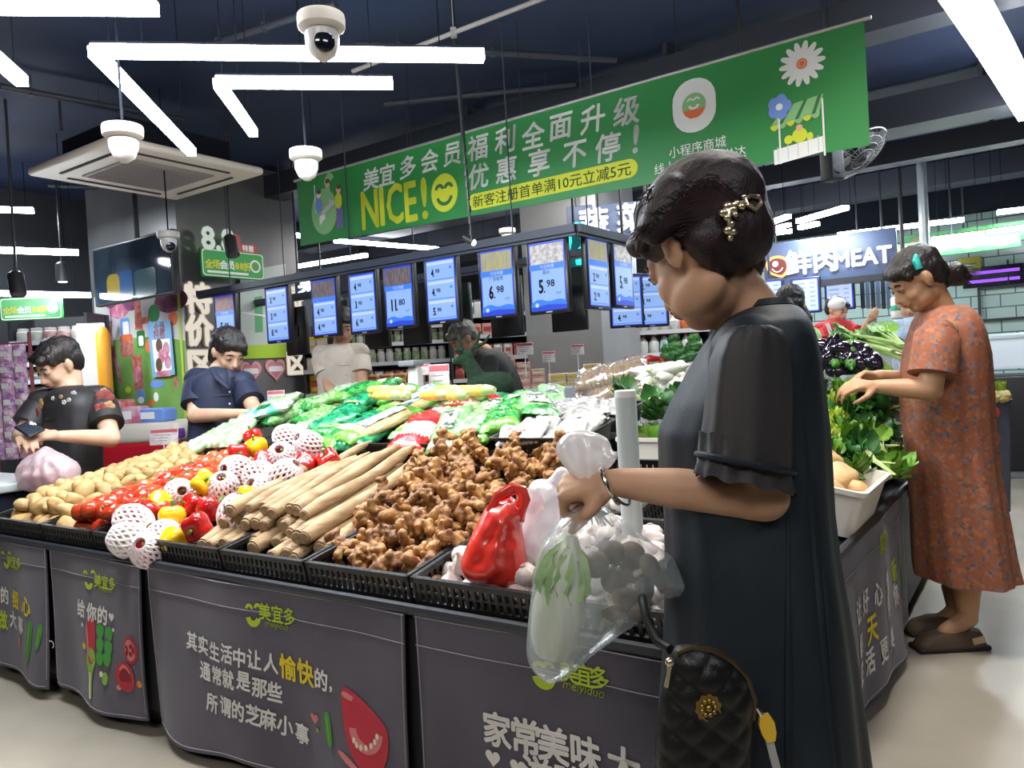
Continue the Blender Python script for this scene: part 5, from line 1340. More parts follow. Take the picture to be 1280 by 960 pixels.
def head_prims(c, f, s=1.0, neck=None):
    f, l, u = axes(f); R = np.stack([f, l, u], 1); P = lambda a, b, d: np.array(c) + (f * a + l * b + u * d) * s; E = lambda a, b, d, r: ell(P(a, b, d), np.array(r) * s, R, 20, 14)
    o = [E(-.014, 0, .032, (.096, .076, .086)), E(.022, 0, -.022, (.068, .064, .088)), E(.048, 0, -.086, (.032, .038, .024)), E(.066, 0, .020, (.026, .052, .030))]
    for q in (-1, 1): o += [E(.048, q * .034, -.034, (.034, .028, .032)), E(.016, q * .034, -.064, (.054, .032, .038)), E(-.006, q * .078, -.008, (.019, .007, .033)), E(-.012, q * .085, .002, (.014, .006, .023)), E(.086, q * .014, -.040, (.011, .011, .010)), E(.074, q * .032, .004, (.014, .019, .012))]
    o += [cap(P(.084, 0, .004), P(.103, 0, -.034), .009 * s, .0125 * s), E(.080, 0, -.058, (.016, .028, .016))]
    if neck is not None: o.append(cap(P(-.022, 0, -.055), neck, .052 * s, .058 * s))
    return o


def face_parts(root, c, f, s=1.0):
    f, l, u = axes(f); R = np.stack([f, l, u], 1); P = lambda a, b, d: np.array(c) + (f * a + l * b + u * d) * s
    for q in (-1, 1):
        one('eye', ell(P(.083, q * .032, .001), np.array((.006, .014, .006)) * s, R), EYEW, root); one('eyelash', tube([P(.084, q * .018, .002), P(.0905, q * .032, .004), P(.082, q * .048, .001)], np.array([.002, .0032, .002]) * s, 6), LASH, root); one('pupil', ell(P(.0885, q * .032, .0), np.array((.002, .005, .005)) * s, R), LASH, root)
        one('eyebrow', tube([P(.089, q * .014, .022), P(.090, q * .032, .028), P(.078, q * .052, .022)], np.array([.003, .0042, .002]) * s, 6), LASH, root)
    b = B(); b.add(ell(P(.092, 0, -.055), np.array((.007, .022, .006)) * s, R)); b.add(ell(P(.090, 0, -.063), np.array((.007, .019, .006)) * s, R)); b.make('lips', LIP, root)


def hand_prims(w, d, bn, curl, s=1.0, side=1, thumb=.5):
    """w wrist, d towards the fingers, bn back of the hand, side +1 when the thumb lies along cross(bn, d)"""
    d = nrm(d); bn = nrm(np.array(bn, float) - d * (np.array(bn, float) @ d)); t = np.cross(bn, d) * side; o = []; w = np.array(w, float)
    kn = [w + (d * a + t * b + bn * .004) * s for a, b in ((.082, .030), (.087, .010), (.083, -.010), (.074, -.028))]
    for k in kn: o.append(cap(w + (k - w) * .12, k, .017 * s, .0125 * s, 10))
    o.append(cap(w - d * .01 * s, w + d * .045 * s, .022 * s, .022 * s, 12))
    for k, (p, L) in enumerate(zip(kn, (.040, .045, .041, .033))):
        dd = d + t * (.10, .03, -.04, -.12)[k]; ang = 0; r = .0095 * s * (.88 if k == 3 else 1)
        for j, (q, rel) in enumerate(zip((1.0, .62, .5), (.9, 1.1, .7))):
            ang += curl * rel; e = nrm(dd) * math.cos(ang) - bn * math.sin(ang); p2 = p + e * L * q * s; o.append(cap(p, p2, r, r * .9, 10)); p = p2; r *= .9
    b0 = w + (d * .022 + t * .022 - bn * .004) * s; e1 = nrm(t * .8 + d * .7 - bn * .4 * thumb); b1 = b0 + e1 * .040 * s; e2 = nrm(d * .9 + t * .1 - bn * thumb); b2 = b1 + e2 * .030 * s; e3 = nrm(d * .8 - t * .3 - bn * thumb * 1.2)
    o += [cap(b0, b1, .015 * s, .0115 * s, 10), cap(b1, b2, .0115 * s, .010 * s, 10), cap(b2, b2 + e3 * .022 * s, .010 * s, .0085 * s, 10)]
    return o


def rows_loft(rows, Y, f, fold=0.0, nf=7, seed=0.0, n=56):
    """torso or skirt: rows of (py, x left, x right, other half depth), seen at depth Y; f is where the person faces"""
    f = nrm(np.array([f[0], f[1], 0])); l = np.cross(Z, f); rings = []
    for i, (py, xl, xr, q) in enumerate(rows):
        c = at((xl + xr) / 2, py, Y); W = (xr - xl) / 2 * Y / F_PX
        if abs(f[0]) > .7: Bh = q; A = math.sqrt(max(W * W - (Bh * l[0]) ** 2, 1e-4)) / abs(f[0])
        else: A = q; Bh = math.sqrt(max(W * W - (A * f[0]) ** 2, 1e-4)) / abs(l[0])
        a = np.linspace(0, 2 * math.pi, n, endpoint=False); t = i / (len(rows) - 1); k = 1 + fold * t * t * np.sin(nf * a + seed + 1.2 * t) + fold * .5 * t * np.sin((2 * nf + 1) * a + seed * 2)
        ca = np.sign(np.cos(a)) * np.abs(np.cos(a)) ** .92; sa = np.sign(np.sin(a)) * np.abs(np.sin(a)) ** .92
        rings.append(c + (A * ca * k)[:, None] * f + (Bh * sa * k)[:, None] * l)
    return loft(rings)


def sleeve(parts):
    """cloth tube along an arm: (point, radius) pairs, with a turned-in hem"""
    p = [np.array(a, float) for a, r in parts]; r = [b for a, b in parts]; p += [p[-1] - (p[-1] - p[-2]) * .02, p[-1] - (p[-1] - p[-2]) * .3]; r += [r[-1] * .93, r[-1] * .86]
    v, fs = tube(p, r, 28, False); return v, fs


def scalp(c, f, s=1.0, extra=(), fringe=True, voxel=.007, rough=.004, full=1.0):
    f, l, u = axes(f); R = np.stack([f, l, u], 1); P = lambda a, b, d: np.array(c) + (f * a + l * b + u * d) * s; E = lambda a, b, d, r: ell(P(a, b, d), np.array(r) * s, R, 20, 14)
    o = [E(-.022, 0, .052, np.array((.104, .088, .082)) * full), E(-.058, 0, .012, (.058, .080, .080))]
    for q in (-1, 1): o += [E(-.030, q * .062, .030, (.050, .024, .048))]
    if fringe: o += [cap(P(.060, -.045, .072), P(.076, .040, .064), .026 * s, .024 * s), cap(P(.045, .055, .062), P(.048, .066, .030), .022 * s, .014 * s), cap(P(.045, -.055, .062), P(.048, -.066, .030), .022 * s, .014 * s)]
    o += [e for e in extra]
    return remesh(o, voxel, 4, .5, disp=lambda co, nn: co + nn * (rough * nz(co * np.array([1, 1, .35]), 120))[:, None] + nn * (rough * nz(co, 45))[:, None])


def strands(path_fn, n, r, m, root, name='loose_hair'):
    b = B()
    for k in range(n): q = path_fn(k); b.add(tube(q, np.interp(np.linspace(0, 1, len(q)), [0, .5, 1], [r, r * .8, r * .25]), 4))
    return b.make(name, m, root)


def snap(vf, px, py, off=0.0, Y=None):
    """the visible point of a surface on a sight line, lifted by off towards the viewer"""
    from mathutils.bvhtree import BVHTree
    k = id(vf)
    if k not in _bvh: _bvh[k] = (BVHTree.FromPolygons([tuple(p) for p in vf[0]], [tuple(f) for f in vf[1]]), vf)
    d = nrm(ray(px, py)); h = _bvh[k][0].ray_cast(Vector(EYE), Vector(d)); p = np.array(h[0]) if h[0] is not None else (at(px, py, Y) if Y else None)
    return None if p is None else p - d * off


_bvh = {}
# ------------------------------------------------------------------ the woman in the dark dress
YW = 1.20; fw = nrm(np.array([-.985, .17, 0])); foot = at(940, 960, YW) * np.array([1, 1, 0])
hc = at(880, 313, 1.19); hf_ = nrm(np.array([-.50, .75, -.46])); nb = at(946, 412, 1.21)
lw_ = np.cross(Z, fw)
shL = at(938, 447, 1.085); elL = at(955, 621, 1.06); wrL = at(772, 603, 1.15); shR = at(945, 447, 1.33); elR = at(930, 600, 1.37); wrR = at(880, 700, 1.30)
hipz = at(940, 760, YW); pr_ = head_prims(hc, hf_, 1.0) + [cap(at(905, 352, 1.20), nb, .050, .055)]
pr_ += [cap(nb, nb + np.array([.0, .0, -.10]), .055, .075), cap(shL, shR, .055, .055), cap(shL, elL, .044, .035), cap(elL, elL * .45 + wrL * .55, .0355, .030), cap(elL * .45 + wrL * .55, wrL, .031, .0225), cap(shR, elR, .046, .037), cap(elR, wrR, .036, .023)]
pr_ += hand_prims(wrL, at(722, 606, 1.17) - wrL, np.array([-.25, -.50, .8]), 1.45, .95, 1, .9) + hand_prims(wrR, np.array([-.6, -.1, -.7]), np.array([-.4, .8, .2]), .7, .88, -1, .6)
pr_ += [cap(nb - Z * .06, hipz, .09, .10), cap(hipz - lw_ * .07, hipz - lw_ * .075 - Z * .40 + fw * .03, .085, .055), cap(hipz + lw_ * .07, hipz + lw_ * .075 - Z * .40 - fw * .02, .085, .055)]
ank = []
for q in (-1, 1):
    k = hipz + lw_ * .075 * q - Z * .40 + fw * (.03 if q < 0 else -.02); a = np.array([k[0] + .02, k[1], .075]); ank.append(a); pr_ += [cap(k, a, .052, .034), cap(a - Z * .02 - fw * .02, a + fw * .13 - Z * .045, .033, .026)]
lady = one('person', remesh(pr_, .0042, 12), SKIN, None, foot); tag(lady, 'woman in a dark blue-black dress from behind, holding a clear bag of vegetables', 'person')
face_parts(lady, hc, hf_)
DRESS = mat('dark_navy_dress', (.0105, .0165, .023), .55, (.016, .024, .032), 5, bump=.12, bscale=500, spec=.25); SHEER = mat('sheer_dark_sleeve', (.022, .022, .025), .6, (.030, .027, .028), 6, bump=.1, bscale=500)
rows = [(384, 926, 992, .070), (393, 908, 1001, .105), (406, 896, 1008, .140), (425, 880, 1014, .160), (455, 862, 1019, .165), (500, 838, 1024, .160), (535, 824, 1028, .155), (580, 826, 1031, .145), (640, 833, 1034, .145), (700, 834, 1041, .155), (760, 834, 1051, .165), (830, 832, 1061, .172), (900, 827, 1069, .178), (960, 822, 1076, .184), (1060, 814, 1088, .19), (1140, 810, 1096, .195)]
rows_loft_d = rows_loft(rows, YW, fw, .045, 6, .7, 96)
b = B().add(remesh([rows_loft_d, cap(shL + Z * .006, shR + Z * .006, .057, .057, 20), tube([nb - Z * .055, nb - Z * .02, nb + Z * .005], [.10, .075, .060], 24)], .0055, 10)); dress = b.make('dress', DRESS, lady, None, 70)
hem = [(lambda t, xl, xr, y: at(xl + (xr - xl) * t, y, YW - .165 - .012 * math.sin(3.1 * t)))(t, 905, 1000, 392 + 12 * math.sin(3.1 * t)) for t in np.linspace(0, 1, 12)]
v, f_ = rows_loft([(384, 927, 990, .072), (380, 930, 988, .068), (376, 934, 986, .064)], YW, fw, 0, 6, 0, 48); one('collar', (v, f_), DRESS, dress)
# seams and folds running down the dress
fo = B()
for x0, x1, y0, y1, r in ((1000, 1040, 470, 960, .006), (985, 985, 640, 1100, .007), (1018, 1062, 600, 1100, .005), (930, 1000, 420, 500, .004)):
    pts = [snap(rows_loft_d, x0 + (x1 - x0) * t, y0 + (y1 - y0) * t, -.35 * r, YW - .1) for t in np.linspace(0, 1, 9)]
    fo.add(tube(pts, [r * (.3 + .7 * math.sin(3.14 * min(.95, max(.05, t)))) for t in np.linspace(0, 1, 9)], 8))
fo.make('cloth_fold', DRESS, dress)


def puff_sleeve(rows, Y, depth, tiltpx):
    rings = []; n = 60
    for i, (py, xl, xr) in enumerate(rows):
        a = np.linspace(0, 2 * math.pi, n, endpoint=False); t = i / (len(rows) - 1); k = 1 + .045 * np.sin(13 * a + 2 * t) * (abs(t - .45) * 1.6) + .03 * np.sin(7 * a - 2 * t); cx = (xl + xr) / 2; w = (xr - xl) / 2
        rings.append(np.array([at(cx + w * math.cos(q) * kk, py + tiltpx * t * math.cos(q) + 3 * math.sin(9 * q) * (t > .9), Y + depth * (.75 + .25 * t) * math.sin(q) * kk) for q, kk in zip(a, k)]))
    last = rings[-1]; c = last.mean(0); rings += [c + (last - c) * .95 + Z * .002, c + (last - c) * .86 + Z * .06]
    v, f = loft(rings, False); m = len(v); f = f + [tuple(range(n - 1, -1, -1))]; return v, f


b = B().add(puff_sleeve([(406, 928, 964), (411, 912, 980), (424, 900, 989), (452, 889, 993), (490, 884, 994), (530, 880, 993), (565, 875, 992), (583, 873, 991), (598, 869, 994), (606, 869, 996)], 1.055, .068, 13)); slv = b.make('sleeve', SHEER, lady, None, 80)
band = [at(932 + 61 * math.cos(q), 579 + 12 * math.cos(q), 1.055 + .071 * math.sin(q)) for q in np.linspace(0, 2 * math.pi, 48)]; one('gathered_band', tube(band, .0045, 8), DRESS, slv)
b = B().add(puff_sleeve([(400, 926, 966), (420, 910, 985), (470, 895, 985), (560, 890, 985), (600, 885, 990)], 1.36, .06, 8)); b.make('sleeve', SHEER, lady, None, 80)
# hair
f, l, u = axes(hf_); P = lambda a, b_, d: hc + f * a + l * b_ + u * d
ext = [ell(at(922, 292, 1.22), (.040, .055, .058)), ell(at(926, 325, 1.22), (.026, .05, .036)), cap(at(935, 335, 1.20), at(940, 352, 1.20), .030, .012), cap(at(905, 240, 1.20), at(930, 255, 1.21), .034, .030), cap(at(812, 268, 1.15), at(802, 312, 1.16), .026, .010), cap(at(840, 245, 1.13), at(818, 285, 1.12), .034, .026), cap(at(880, 300, 1.11), at(905, 330, 1.13), .030, .024)]
hv = scalp(hc, hf_, 1.0, ext, True, .0055, .0012, 1.06); hair = one('hair', hv, HAIR_R, lady)
rs = random.Random(3)


def strand(k):
    a = rs.uniform(0, 1); x0 = 815 + 90 * a; y0 = 236 - 12 * math.sin(3 * a) + rs.uniform(-4, 12); x1 = 796 + rs.uniform(-9, 14) + 20 * a; y1 = 262 + rs.uniform(0, 34); return [at(x0, y0, 1.11 + .05 * rs.random()), at((x0 + x1) / 2 - 7, (y0 + y1) / 2 - 9, 1.11 + .04 * rs.random()), at(x1, y1, 1.12 + .06 * rs.random())]


strands(strand, 110, .0011, HAIR_R, hair)


def strand2(k):
    t = rs.uniform(0, 1); x0 = 800 + 60 * t; y0 = 318 - 70 * t; dy = rs.uniform(-60, 8); x2, y2 = 915 + rs.uniform(-6, 10), 262 + 50 * rs.random(); return [snap(hv, x0 + (x2 - x0) * q + 12, y0 + (y2 - y0) * q - 26 * math.sin(3.14 * q) + dy * .4 * (1 - q), .0004, 1.11) for q in (0, .25, .5, .75, 1)]


strands(strand2, 600, .0008, mat('wine_hair_strand', (.022, .008, .011), .5), hair, 'combed_hair')


def strand3(k):
    t = rs.random(); x = 796 + 70 * t; y = 296 - 62 * t + rs.uniform(-6, 10); p = snap(hv, x, y, .001, 1.12); e = -RGT * rs.uniform(.006, .022) - UPV * rs.uniform(-.004, .020); return [p, p + e * .5 + UPV * .004, p + e]


def strand4(k):
    t = rs.random(); x = 850 + 92 * t; y = 226 + 26 * t * t + rs.uniform(0, 10); p = snap(hv, x, y, .001, 1.15); e = UPV * rs.uniform(.004, .014) + RGT * rs.uniform(-.02, .02); return [p, p + e * .6, p + e * .9 + RGT * .006]


strands(strand3, 120, .0008, HAIR_R, hair, 'fringe_wisps'); strands(strand4, 60, .0006, HAIR_R, hair, 'crown_wisps')
# clip of small metal leaves
GOLD = mat('pale_gold_metal', (.72, .62, .42), .28, metal=.9); b = B(); CL = lambda x, y, dy=0: snap(hv, x, y, .007, 1.14)
for pts in ([(904, 268), (915, 256), (928, 253), (940, 258)], [(912, 262), (911, 276), (914, 290), (913, 301)], [(934, 256), (944, 262), (951, 254), (948, 246), (938, 245), (931, 249), (934, 257)]): b.add(tube([CL(*q) for q in pts], .0034, 8))
for x, y, r in ((904, 266, .006), (910, 258, .007), (916, 262, .006), (921, 254, .005), (909, 272, .005), (914, 280, .0045), (910, 288, .006), (916, 290, .005), (913, 297, .004), (927, 258, .005), (919, 268, .004), (930, 246, .004)): b.add(ell(CL(x, y), (r * 1.1, r * .8, r)))
b.make('hair_clip', GOLD, lady)
SILV = mat('silver_bangle', (.75, .72, .66), .2, metal=1.0); bd = nrm(wrL - at(722, 606, 1.17)); ba, bb, _ = frame_of(nrm(bd + np.array([.0, .15, .35])))
one('bangle', tube([at(762, 606, 1.145) + .031 * (ba * math.cos(q) + bb * math.sin(q)) for q in np.linspace(0, 2 * math.pi, 40)], .0032, 8), SILV, lady); ba, bb, _ = frame_of(nrm(bd + np.array([.0, -.1, .7]))); one('bangle', tube([at(770, 610, 1.145) + .030 * (ba * math.cos(q) + bb * math.sin(q)) for q in np.linspace(0, 2 * math.pi, 40)], .0022, 8), mat('dark_bangle', (.08, .06, .05), .3), lady)
for a in ank:
    R = rotz(math.atan2(fw[1], fw[0])); sh = B(); p = rrect(.24, .085, .042)[0]; rings = []
    for z, k in ((0, .96), (.012, 1.0), (.03, .98), (.05, .86)): q = p.copy(); q[:, 0] *= k; q[:, 1] *= k; q[:, 2] = z; rings.append(q @ R.T + np.array([a[0], a[1], 0]) + fw * .06)
    sh.add(loft(rings)).make('shoe', mat('black_shoe', (.02, .02, .022), .4), lady)

# purse at her hip
QY = .985; oc = at(880, 900, QY); sc_ = QY / F_PX
po = smooth_poly([(x, -y) for x, y in [(843, 806), (862, 800), (890, 806), (918, 822), (938, 846), (946, 875), (943, 905), (938, 950), (932, 1000), (926, 1030), (860, 1034), (824, 1020), (815, 985), (813, 930), (826, 865)]], 2); po = (po - np.array([880, -900])) * sc_
quilt = lambda P: np.stack([.0045 * (np.abs(np.sin((P[:, 0] * .8 + P[:, 1]) * 78)) ** .5 * np.abs(np.sin((P[:, 0] * .8 - P[:, 1]) * 78)) ** .5) - .002, .002 * np.sin(P[:, 0] * 60)], 1)
pt_ = thing('quilted_purse', 'black quilted shoulder purse with gold emblem at the hip of the dark dress', 'purse', oc)
pex = nrm(np.array([1, .10, 0])); pey = Z; pez = np.cross(pex, pey); PR = np.stack([pex, pey, pez], 1)
v, fs = inflate(po, .030, .0042, .045, quilt); one('body', (v @ PR.T + oc, fs), mat('black_quilted_leather', (.004, .0045, .0045), .42, bump=.1, bscale=400, spec=.5), pt_, None, 75)
zp = [oc + PR @ np.array([(x - 880) * sc_, -(y - 900) * sc_, .012]) for x, y in [(846, 808), (864, 803), (890, 808), (916, 824), (935, 848), (942, 876), (938, 900)]]; one('zip', tube(zp, .0042, 8), mat('bronze_zip', (.10, .075, .045), .35, metal=.7), pt_)
em = B(); ec = oc + PR @ np.array([(876 - 880) * sc_, -(871 - 900) * sc_, .030]); a_ = np.linspace(0, 2 * math.pi, 48, endpoint=False); rr = .0165 * (1 + .07 * np.sin(10 * a_))
em.add(prism(np.stack([rr * np.cos(a_), rr * np.sin(a_)], 1), .003, ec, pex, pey))
for k in range(9): em.add(ell(ec + pex * .009 * math.cos(k * .7) + pey * .009 * math.sin(k * .7) + pez * .002, .0035, None, 8, 6))
em.add(ell(ec + pez * .002, .005, None, 8, 6)); em.make('emblem', mat('antique_gold', (.36, .24, .07), .35, metal=.9), pt_)
zpl = B(); zpl.add(tube([oc + PR @ np.array([(835 - 880) * sc_, -(812 - 900) * sc_, .02]), oc + PR @ np.array([(832 - 880) * sc_, -(826 - 900) * sc_, .022]), oc + PR @ np.array([(828 - 880) * sc_, -(845 - 900) * sc_, .02])], [.004, .0022, .003], 8)); zpl.add(ell(oc + PR @ np.array([(834 - 880) * sc_, -(815 - 900) * sc_, .02]), .006, None, 8, 6)); zpl.make('zip_pull', GOLD, pt_)
one('strap', tube([at(838, 812, 1.0), at(822, 802, 1.03), at(808, 775, 1.06), at(802, 745, 1.12), at(812, 715, 1.2), at(850, 690, 1.28)], .0065, 8), mat('black_leather', (.008, .008, .008), .4), pt_)
tb = B(); A = lambda x, y: at(x, y, .98); tg = nrm(A(970, 962) - A(952, 892)); tx = nrm(np.cross(tg, np.array([0, -1, 0]))); tn = np.cross(tx, tg)
one('yellow_tab', prism([(-.006, 0), (-.010, -.012), (-.009, -.026), (-.005, -.036), (.005, -.036), (.009, -.026), (.010, -.012), (.006, 0)], .006, A(955, 893), -tx, -tg), mat('yellow_leather', (.72, .45, .03), .4), pt_); one('tab_strap', box(A(968, 950), (.010, .003, .07), np.stack([tx, tn, tg], 1)), mat('grey_webbing', (.35, .36, .34), .7), pt_); one('snap_hook', tube([A(946, 884), A(950, 890), A(953, 896)], [.003, .0045, .003], 8), SILV, pt_)

# the bag in her hand
BGY = 1.165; gc = at(735, 628, BGY); gs = BGY / F_PX
FILM = film('milky_bag_film', (.68, .76, .77), .72, .2, .3)


def film_bag(name, out, Y, thick, label, m, spoke=None, group=None, org=None, ridge=.004, nsp=23, step=.0065):
    c = at(*spoke, Y); k = Y / F_PX; p = (smooth_poly([(x, -y) for x, y in out], 2) - np.array([spoke[0], -spoke[1]])) * k

    def wr(P):
        a = np.arctan2(P[:, 1], P[:, 0]); r = np.hypot(P[:, 0], P[:, 1]); w = ridge * np.minimum(1, r / .06) * (np.sin(a * nsp + 3 * nz(np.c_[P, 0 * P[:, 0]], 9)) * .6 + .8 * nz(np.c_[P, 0 * P[:, 0]], 38)); return np.stack([w, -w[::-1] * .6], 1)
    v, fs = inflate(p, thick, step, None, wr); R = np.stack([RGT, UPV, -FWD], 1); o = one(name, (v @ R.T + c, fs), m, None, c if org is None else org, 80); return tag(o, label, 'plastic bag', group)


bag = film_bag('plastic_bag', [(728, 626), (737, 622), (750, 628), (775, 648), (812, 676), (850, 702), (884, 737), (850, 746), (828, 748), (806, 772), (772, 796), (742, 818), (716, 842), (690, 857), (672, 848), (657, 826), (659, 786), (664, 742), (668, 704), (681, 668), (705, 643)], BGY, .055, 'clear plastic bag of cabbage and mushrooms hanging from the hand', FILM, (737, 628))
v, fs = film_bag('tmp', [(692, 566), (700, 545), (722, 536), (748, 541), (762, 550), (766, 566), (775, 562), (768, 580), (752, 592), (742, 604), (736, 622), (728, 606), (712, 592)], BGY, .022, 'x', film('milky_bag_top', (.80, .78, .78), .30, .25, .3), (735, 618), ridge=.010, nsp=13, step=.005), 0
v.parent = None; tmp = v; top = bpy.data.objects.new('gathered_top', tmp.data); COL.objects.link(top); top.parent = bag; top.location = tuple(np.array(tmp.location) - np.array(bag.location)); bpy.data.objects.remove(tmp)
b = B()
for k in range(9): q = 3.14 + .35 * k; b.add(tube([at(735, 618, BGY) + np.array([.010 * math.cos(q), .010 * math.sin(q), .012]), at(736, 628, BGY), at(735 + (k - 4) * 8, 660, BGY) + np.array([0, -.03 * math.sin(q), 0])], [.004, .0035, .0015], 6))
b.make('twisted_neck', film('milky_bag_top', (.84, .82, .82)), bag)
# cabbage inside
CBW = mat('cabbage_rib', (.62, .68, .52), .4, (.74, .77, .66), 8, stretch=(5, 5, .6)); CBG = mat('cabbage_leaf', (.20, .44, .06), .5, (.42, .60, .18), 12, bump=.4, bscale=70, var=.1)
c0, c1 = at(688, 822, 1.17), at(714, 660, 1.17); cd = nrm(c1 - c0); ca_, cb_, _ = frame_of(cd); CR = np.stack([ca_, cb_, cd], 1); L = np.linalg.norm(c1 - c0)
cab = one('chinese_cabbage', loft([np.stack([r * np.cos(q) * (1 + .08 * np.sin(7 * q + z * 30)), .8 * r * np.sin(q), np.full(36, z)], 1) @ CR.T + c0 for q in [np.linspace(0, 2 * math.pi, 36, endpoint=False)] for z, r in ((0, .014), (.006, .032), (.03, .045), (.07, .050), (.12, .044), (L * .8, .032), (L * .95, .014))]), CBW, None, c0)
lv = B()
for k in range(13):
    a = k * 2.4; vv, ff = leaf(.10, .030, -.22, .35); base = c0 + CR @ np.array([.031 * math.cos(a), .024 * math.sin(a), .080 + .006 * (k % 3)]); Rl = CR @ np.stack([[-math.sin(a), math.cos(a), 0], [0.02 * math.cos(a), .02 * math.sin(a), 1], [math.cos(a), math.sin(a), 0]], 1); lv.add((vv @ Rl.T + base, ff))
lv.make('leaves', CBG, cab, None, 80); tag(cab, 'long Chinese cabbage with green leaves inside the held bag', 'cabbage')
MSH = [mat('mushroom_cap', (.085, .045, .020), .55, (.15, .085, .045), 12), mat('mushroom_stem', (.62, .55, .44), .6)]
for k, (x, y, d) in enumerate([(745, 705, (-.5, -.7, .5)), (768, 725, (.2, -.9, .3)), (790, 712, (.4, -.8, .5)), (782, 748, (-.2, -.8, -.5)), (805, 738, (.6, -.7, 0)), (768, 765, (.1, -.6, -.8)), (812, 708, (.7, -.5, .5)), (790, 692, (.1, -.7, .7)), (828, 725, (.8, -.5, .2)), (800, 762, (.5, -.6, -.6)), (765, 690, (-.2, -.6, .8))]):
    p = at(x, y, 1.17 + .012 * (k % 3)); d = nrm(d); R = np.stack(frame_of(d), 1); o = one('mushroom', lathe([(.002, .012), (.012, .011), (.020, .004), (.0215, -.003), (.018, -.005), (.006, -.003)], 20, p, R), MSH[0], None, p); one('stem', lathe([(.0065, -.002), (.006, -.018), (.008, -.028), (.003, -.031)], 12, p, R), MSH[1], o); tag(o, 'brown mushroom inside the held plastic bag', 'mushroom', 'mushrooms in the held bag')

# red bag and white bag lying on the garlic
RB = 1.80; REDF = mat('red_bag_film', (.72, .028, .018), .28, (.80, .05, .035), 14, spec=.7, coat=.5)
rb = film_bag('red_plastic_bag', [(630, 622), (640, 618), (655, 640), (652, 655), (656, 680), (660, 705), (664, 725), (655, 738), (630, 736), (600, 732), (578, 724), (574, 706), (584, 680), (596, 655), (608, 632)], RB, .085, 'bright red plastic carrier bag standing on the garlic', REDF, (632, 618), ridge=.009, nsp=17, step=.010)
for pts, r in (([(612, 640), (622, 620), (640, 608), (654, 612), (658, 624), (652, 640), (650, 652)], .010), ([(618, 634), (632, 618), (646, 614), (652, 622), (646, 636)], .008)): one('handle', tube([at(x, y, RB - .02 + .015 * (r < .01)) for x, y in pts], r, 8, True, (0, 1, 0), .5), REDF, rb)
wb = film_bag('white_plastic_bag', [(662, 602), (680, 597), (700, 606), (706, 622), (700, 650), (692, 680), (684, 708), (668, 712), (652, 700), (646, 680), (655, 650), (658, 622)], 1.86, .07, 'white plastic bag just behind the bright red one', film('white_bag_film', (.80, .77, .80), .15, .3, .3), (690, 600), ridge=.008, nsp=15, step=.010)
one('knotted_top', remesh([cap(at(690, 604, 1.86), at(706, 606, 1.86), .016, .006), cap(at(690, 604, 1.86), at(702, 592, 1.86), .012, .018), ell(at(690, 606, 1.86), .018)], .006, 2), film('white_bag_film', (.8, .77, .8)), wb)

# ------------------------------------------------------------------ the woman in the orange flowered dress
YO = 2.95; fo_ = np.array([-1.0, .08, 0]); ft = at(1195, 800, YO) * np.array([1, 1, 0]); oh = at(1146, 350, YO); of = nrm(np.array([-.86, .10, -.50])); on = at(1178, 396, YO)
O_ = lambda x, y, dy=0: at(x, y, YO + dy)
pr_ = head_prims(oh, of, 1.0, on) + [cap(on, O_(1182, 425), .06, .08), cap(O_(1180, 415, -.14), O_(1180, 415, .14), .05, .05)]
sh1, el1, wr1 = O_(1172, 420, -.17), O_(1163, 487, -.20), O_(1096, 483, -.12); sh2, el2, wr2 = O_(1178, 420, .17), O_(1150, 478, .17), O_(1098, 470, .06)
for a, c, d in ((sh1, el1, wr1), (sh2, el2, wr2)): pr_ += [cap(a, c, .050, .041), cap(c, c * .5 + d * .5, .043, .036), cap(c * .5 + d * .5, d, .036, .026)]
pr_ += hand_prims(wr1, np.array([-.97, .05, .1]), np.array([.1, -.5, .85]), .62, 1.0, 1, .7) + hand_prims(wr2, np.array([-.97, -.15, .0]), np.array([0, .45, .9]), .62, 1.0, -1, .7)
oa = []
for x, dy, yk in ((1210, -.08, 772), (1196, .09, 764)):
    h = O_(1195, 590, dy); k = O_(1200, 700, dy); a = O_(x, yk, dy); pr_ += [cap(h, k, .085, .058), cap(k, O_(x - 2, 735, dy), .056, .050), cap(O_(x - 2, 735, dy), a, .050, .034), cap(a, O_(x - 28, yk + 18, dy), .036, .030)]; oa.append((x, dy, yk))
pr_.append(cap(O_(1185, 430), O_(1192, 590), .10, .12))
wo = one('person', remesh(pr_, .0062, 5), SKIN2, None, ft); tag(wo, 'elderly woman in an orange flowered dress bending over the greens', 'person'); face_parts(wo, oh, of)


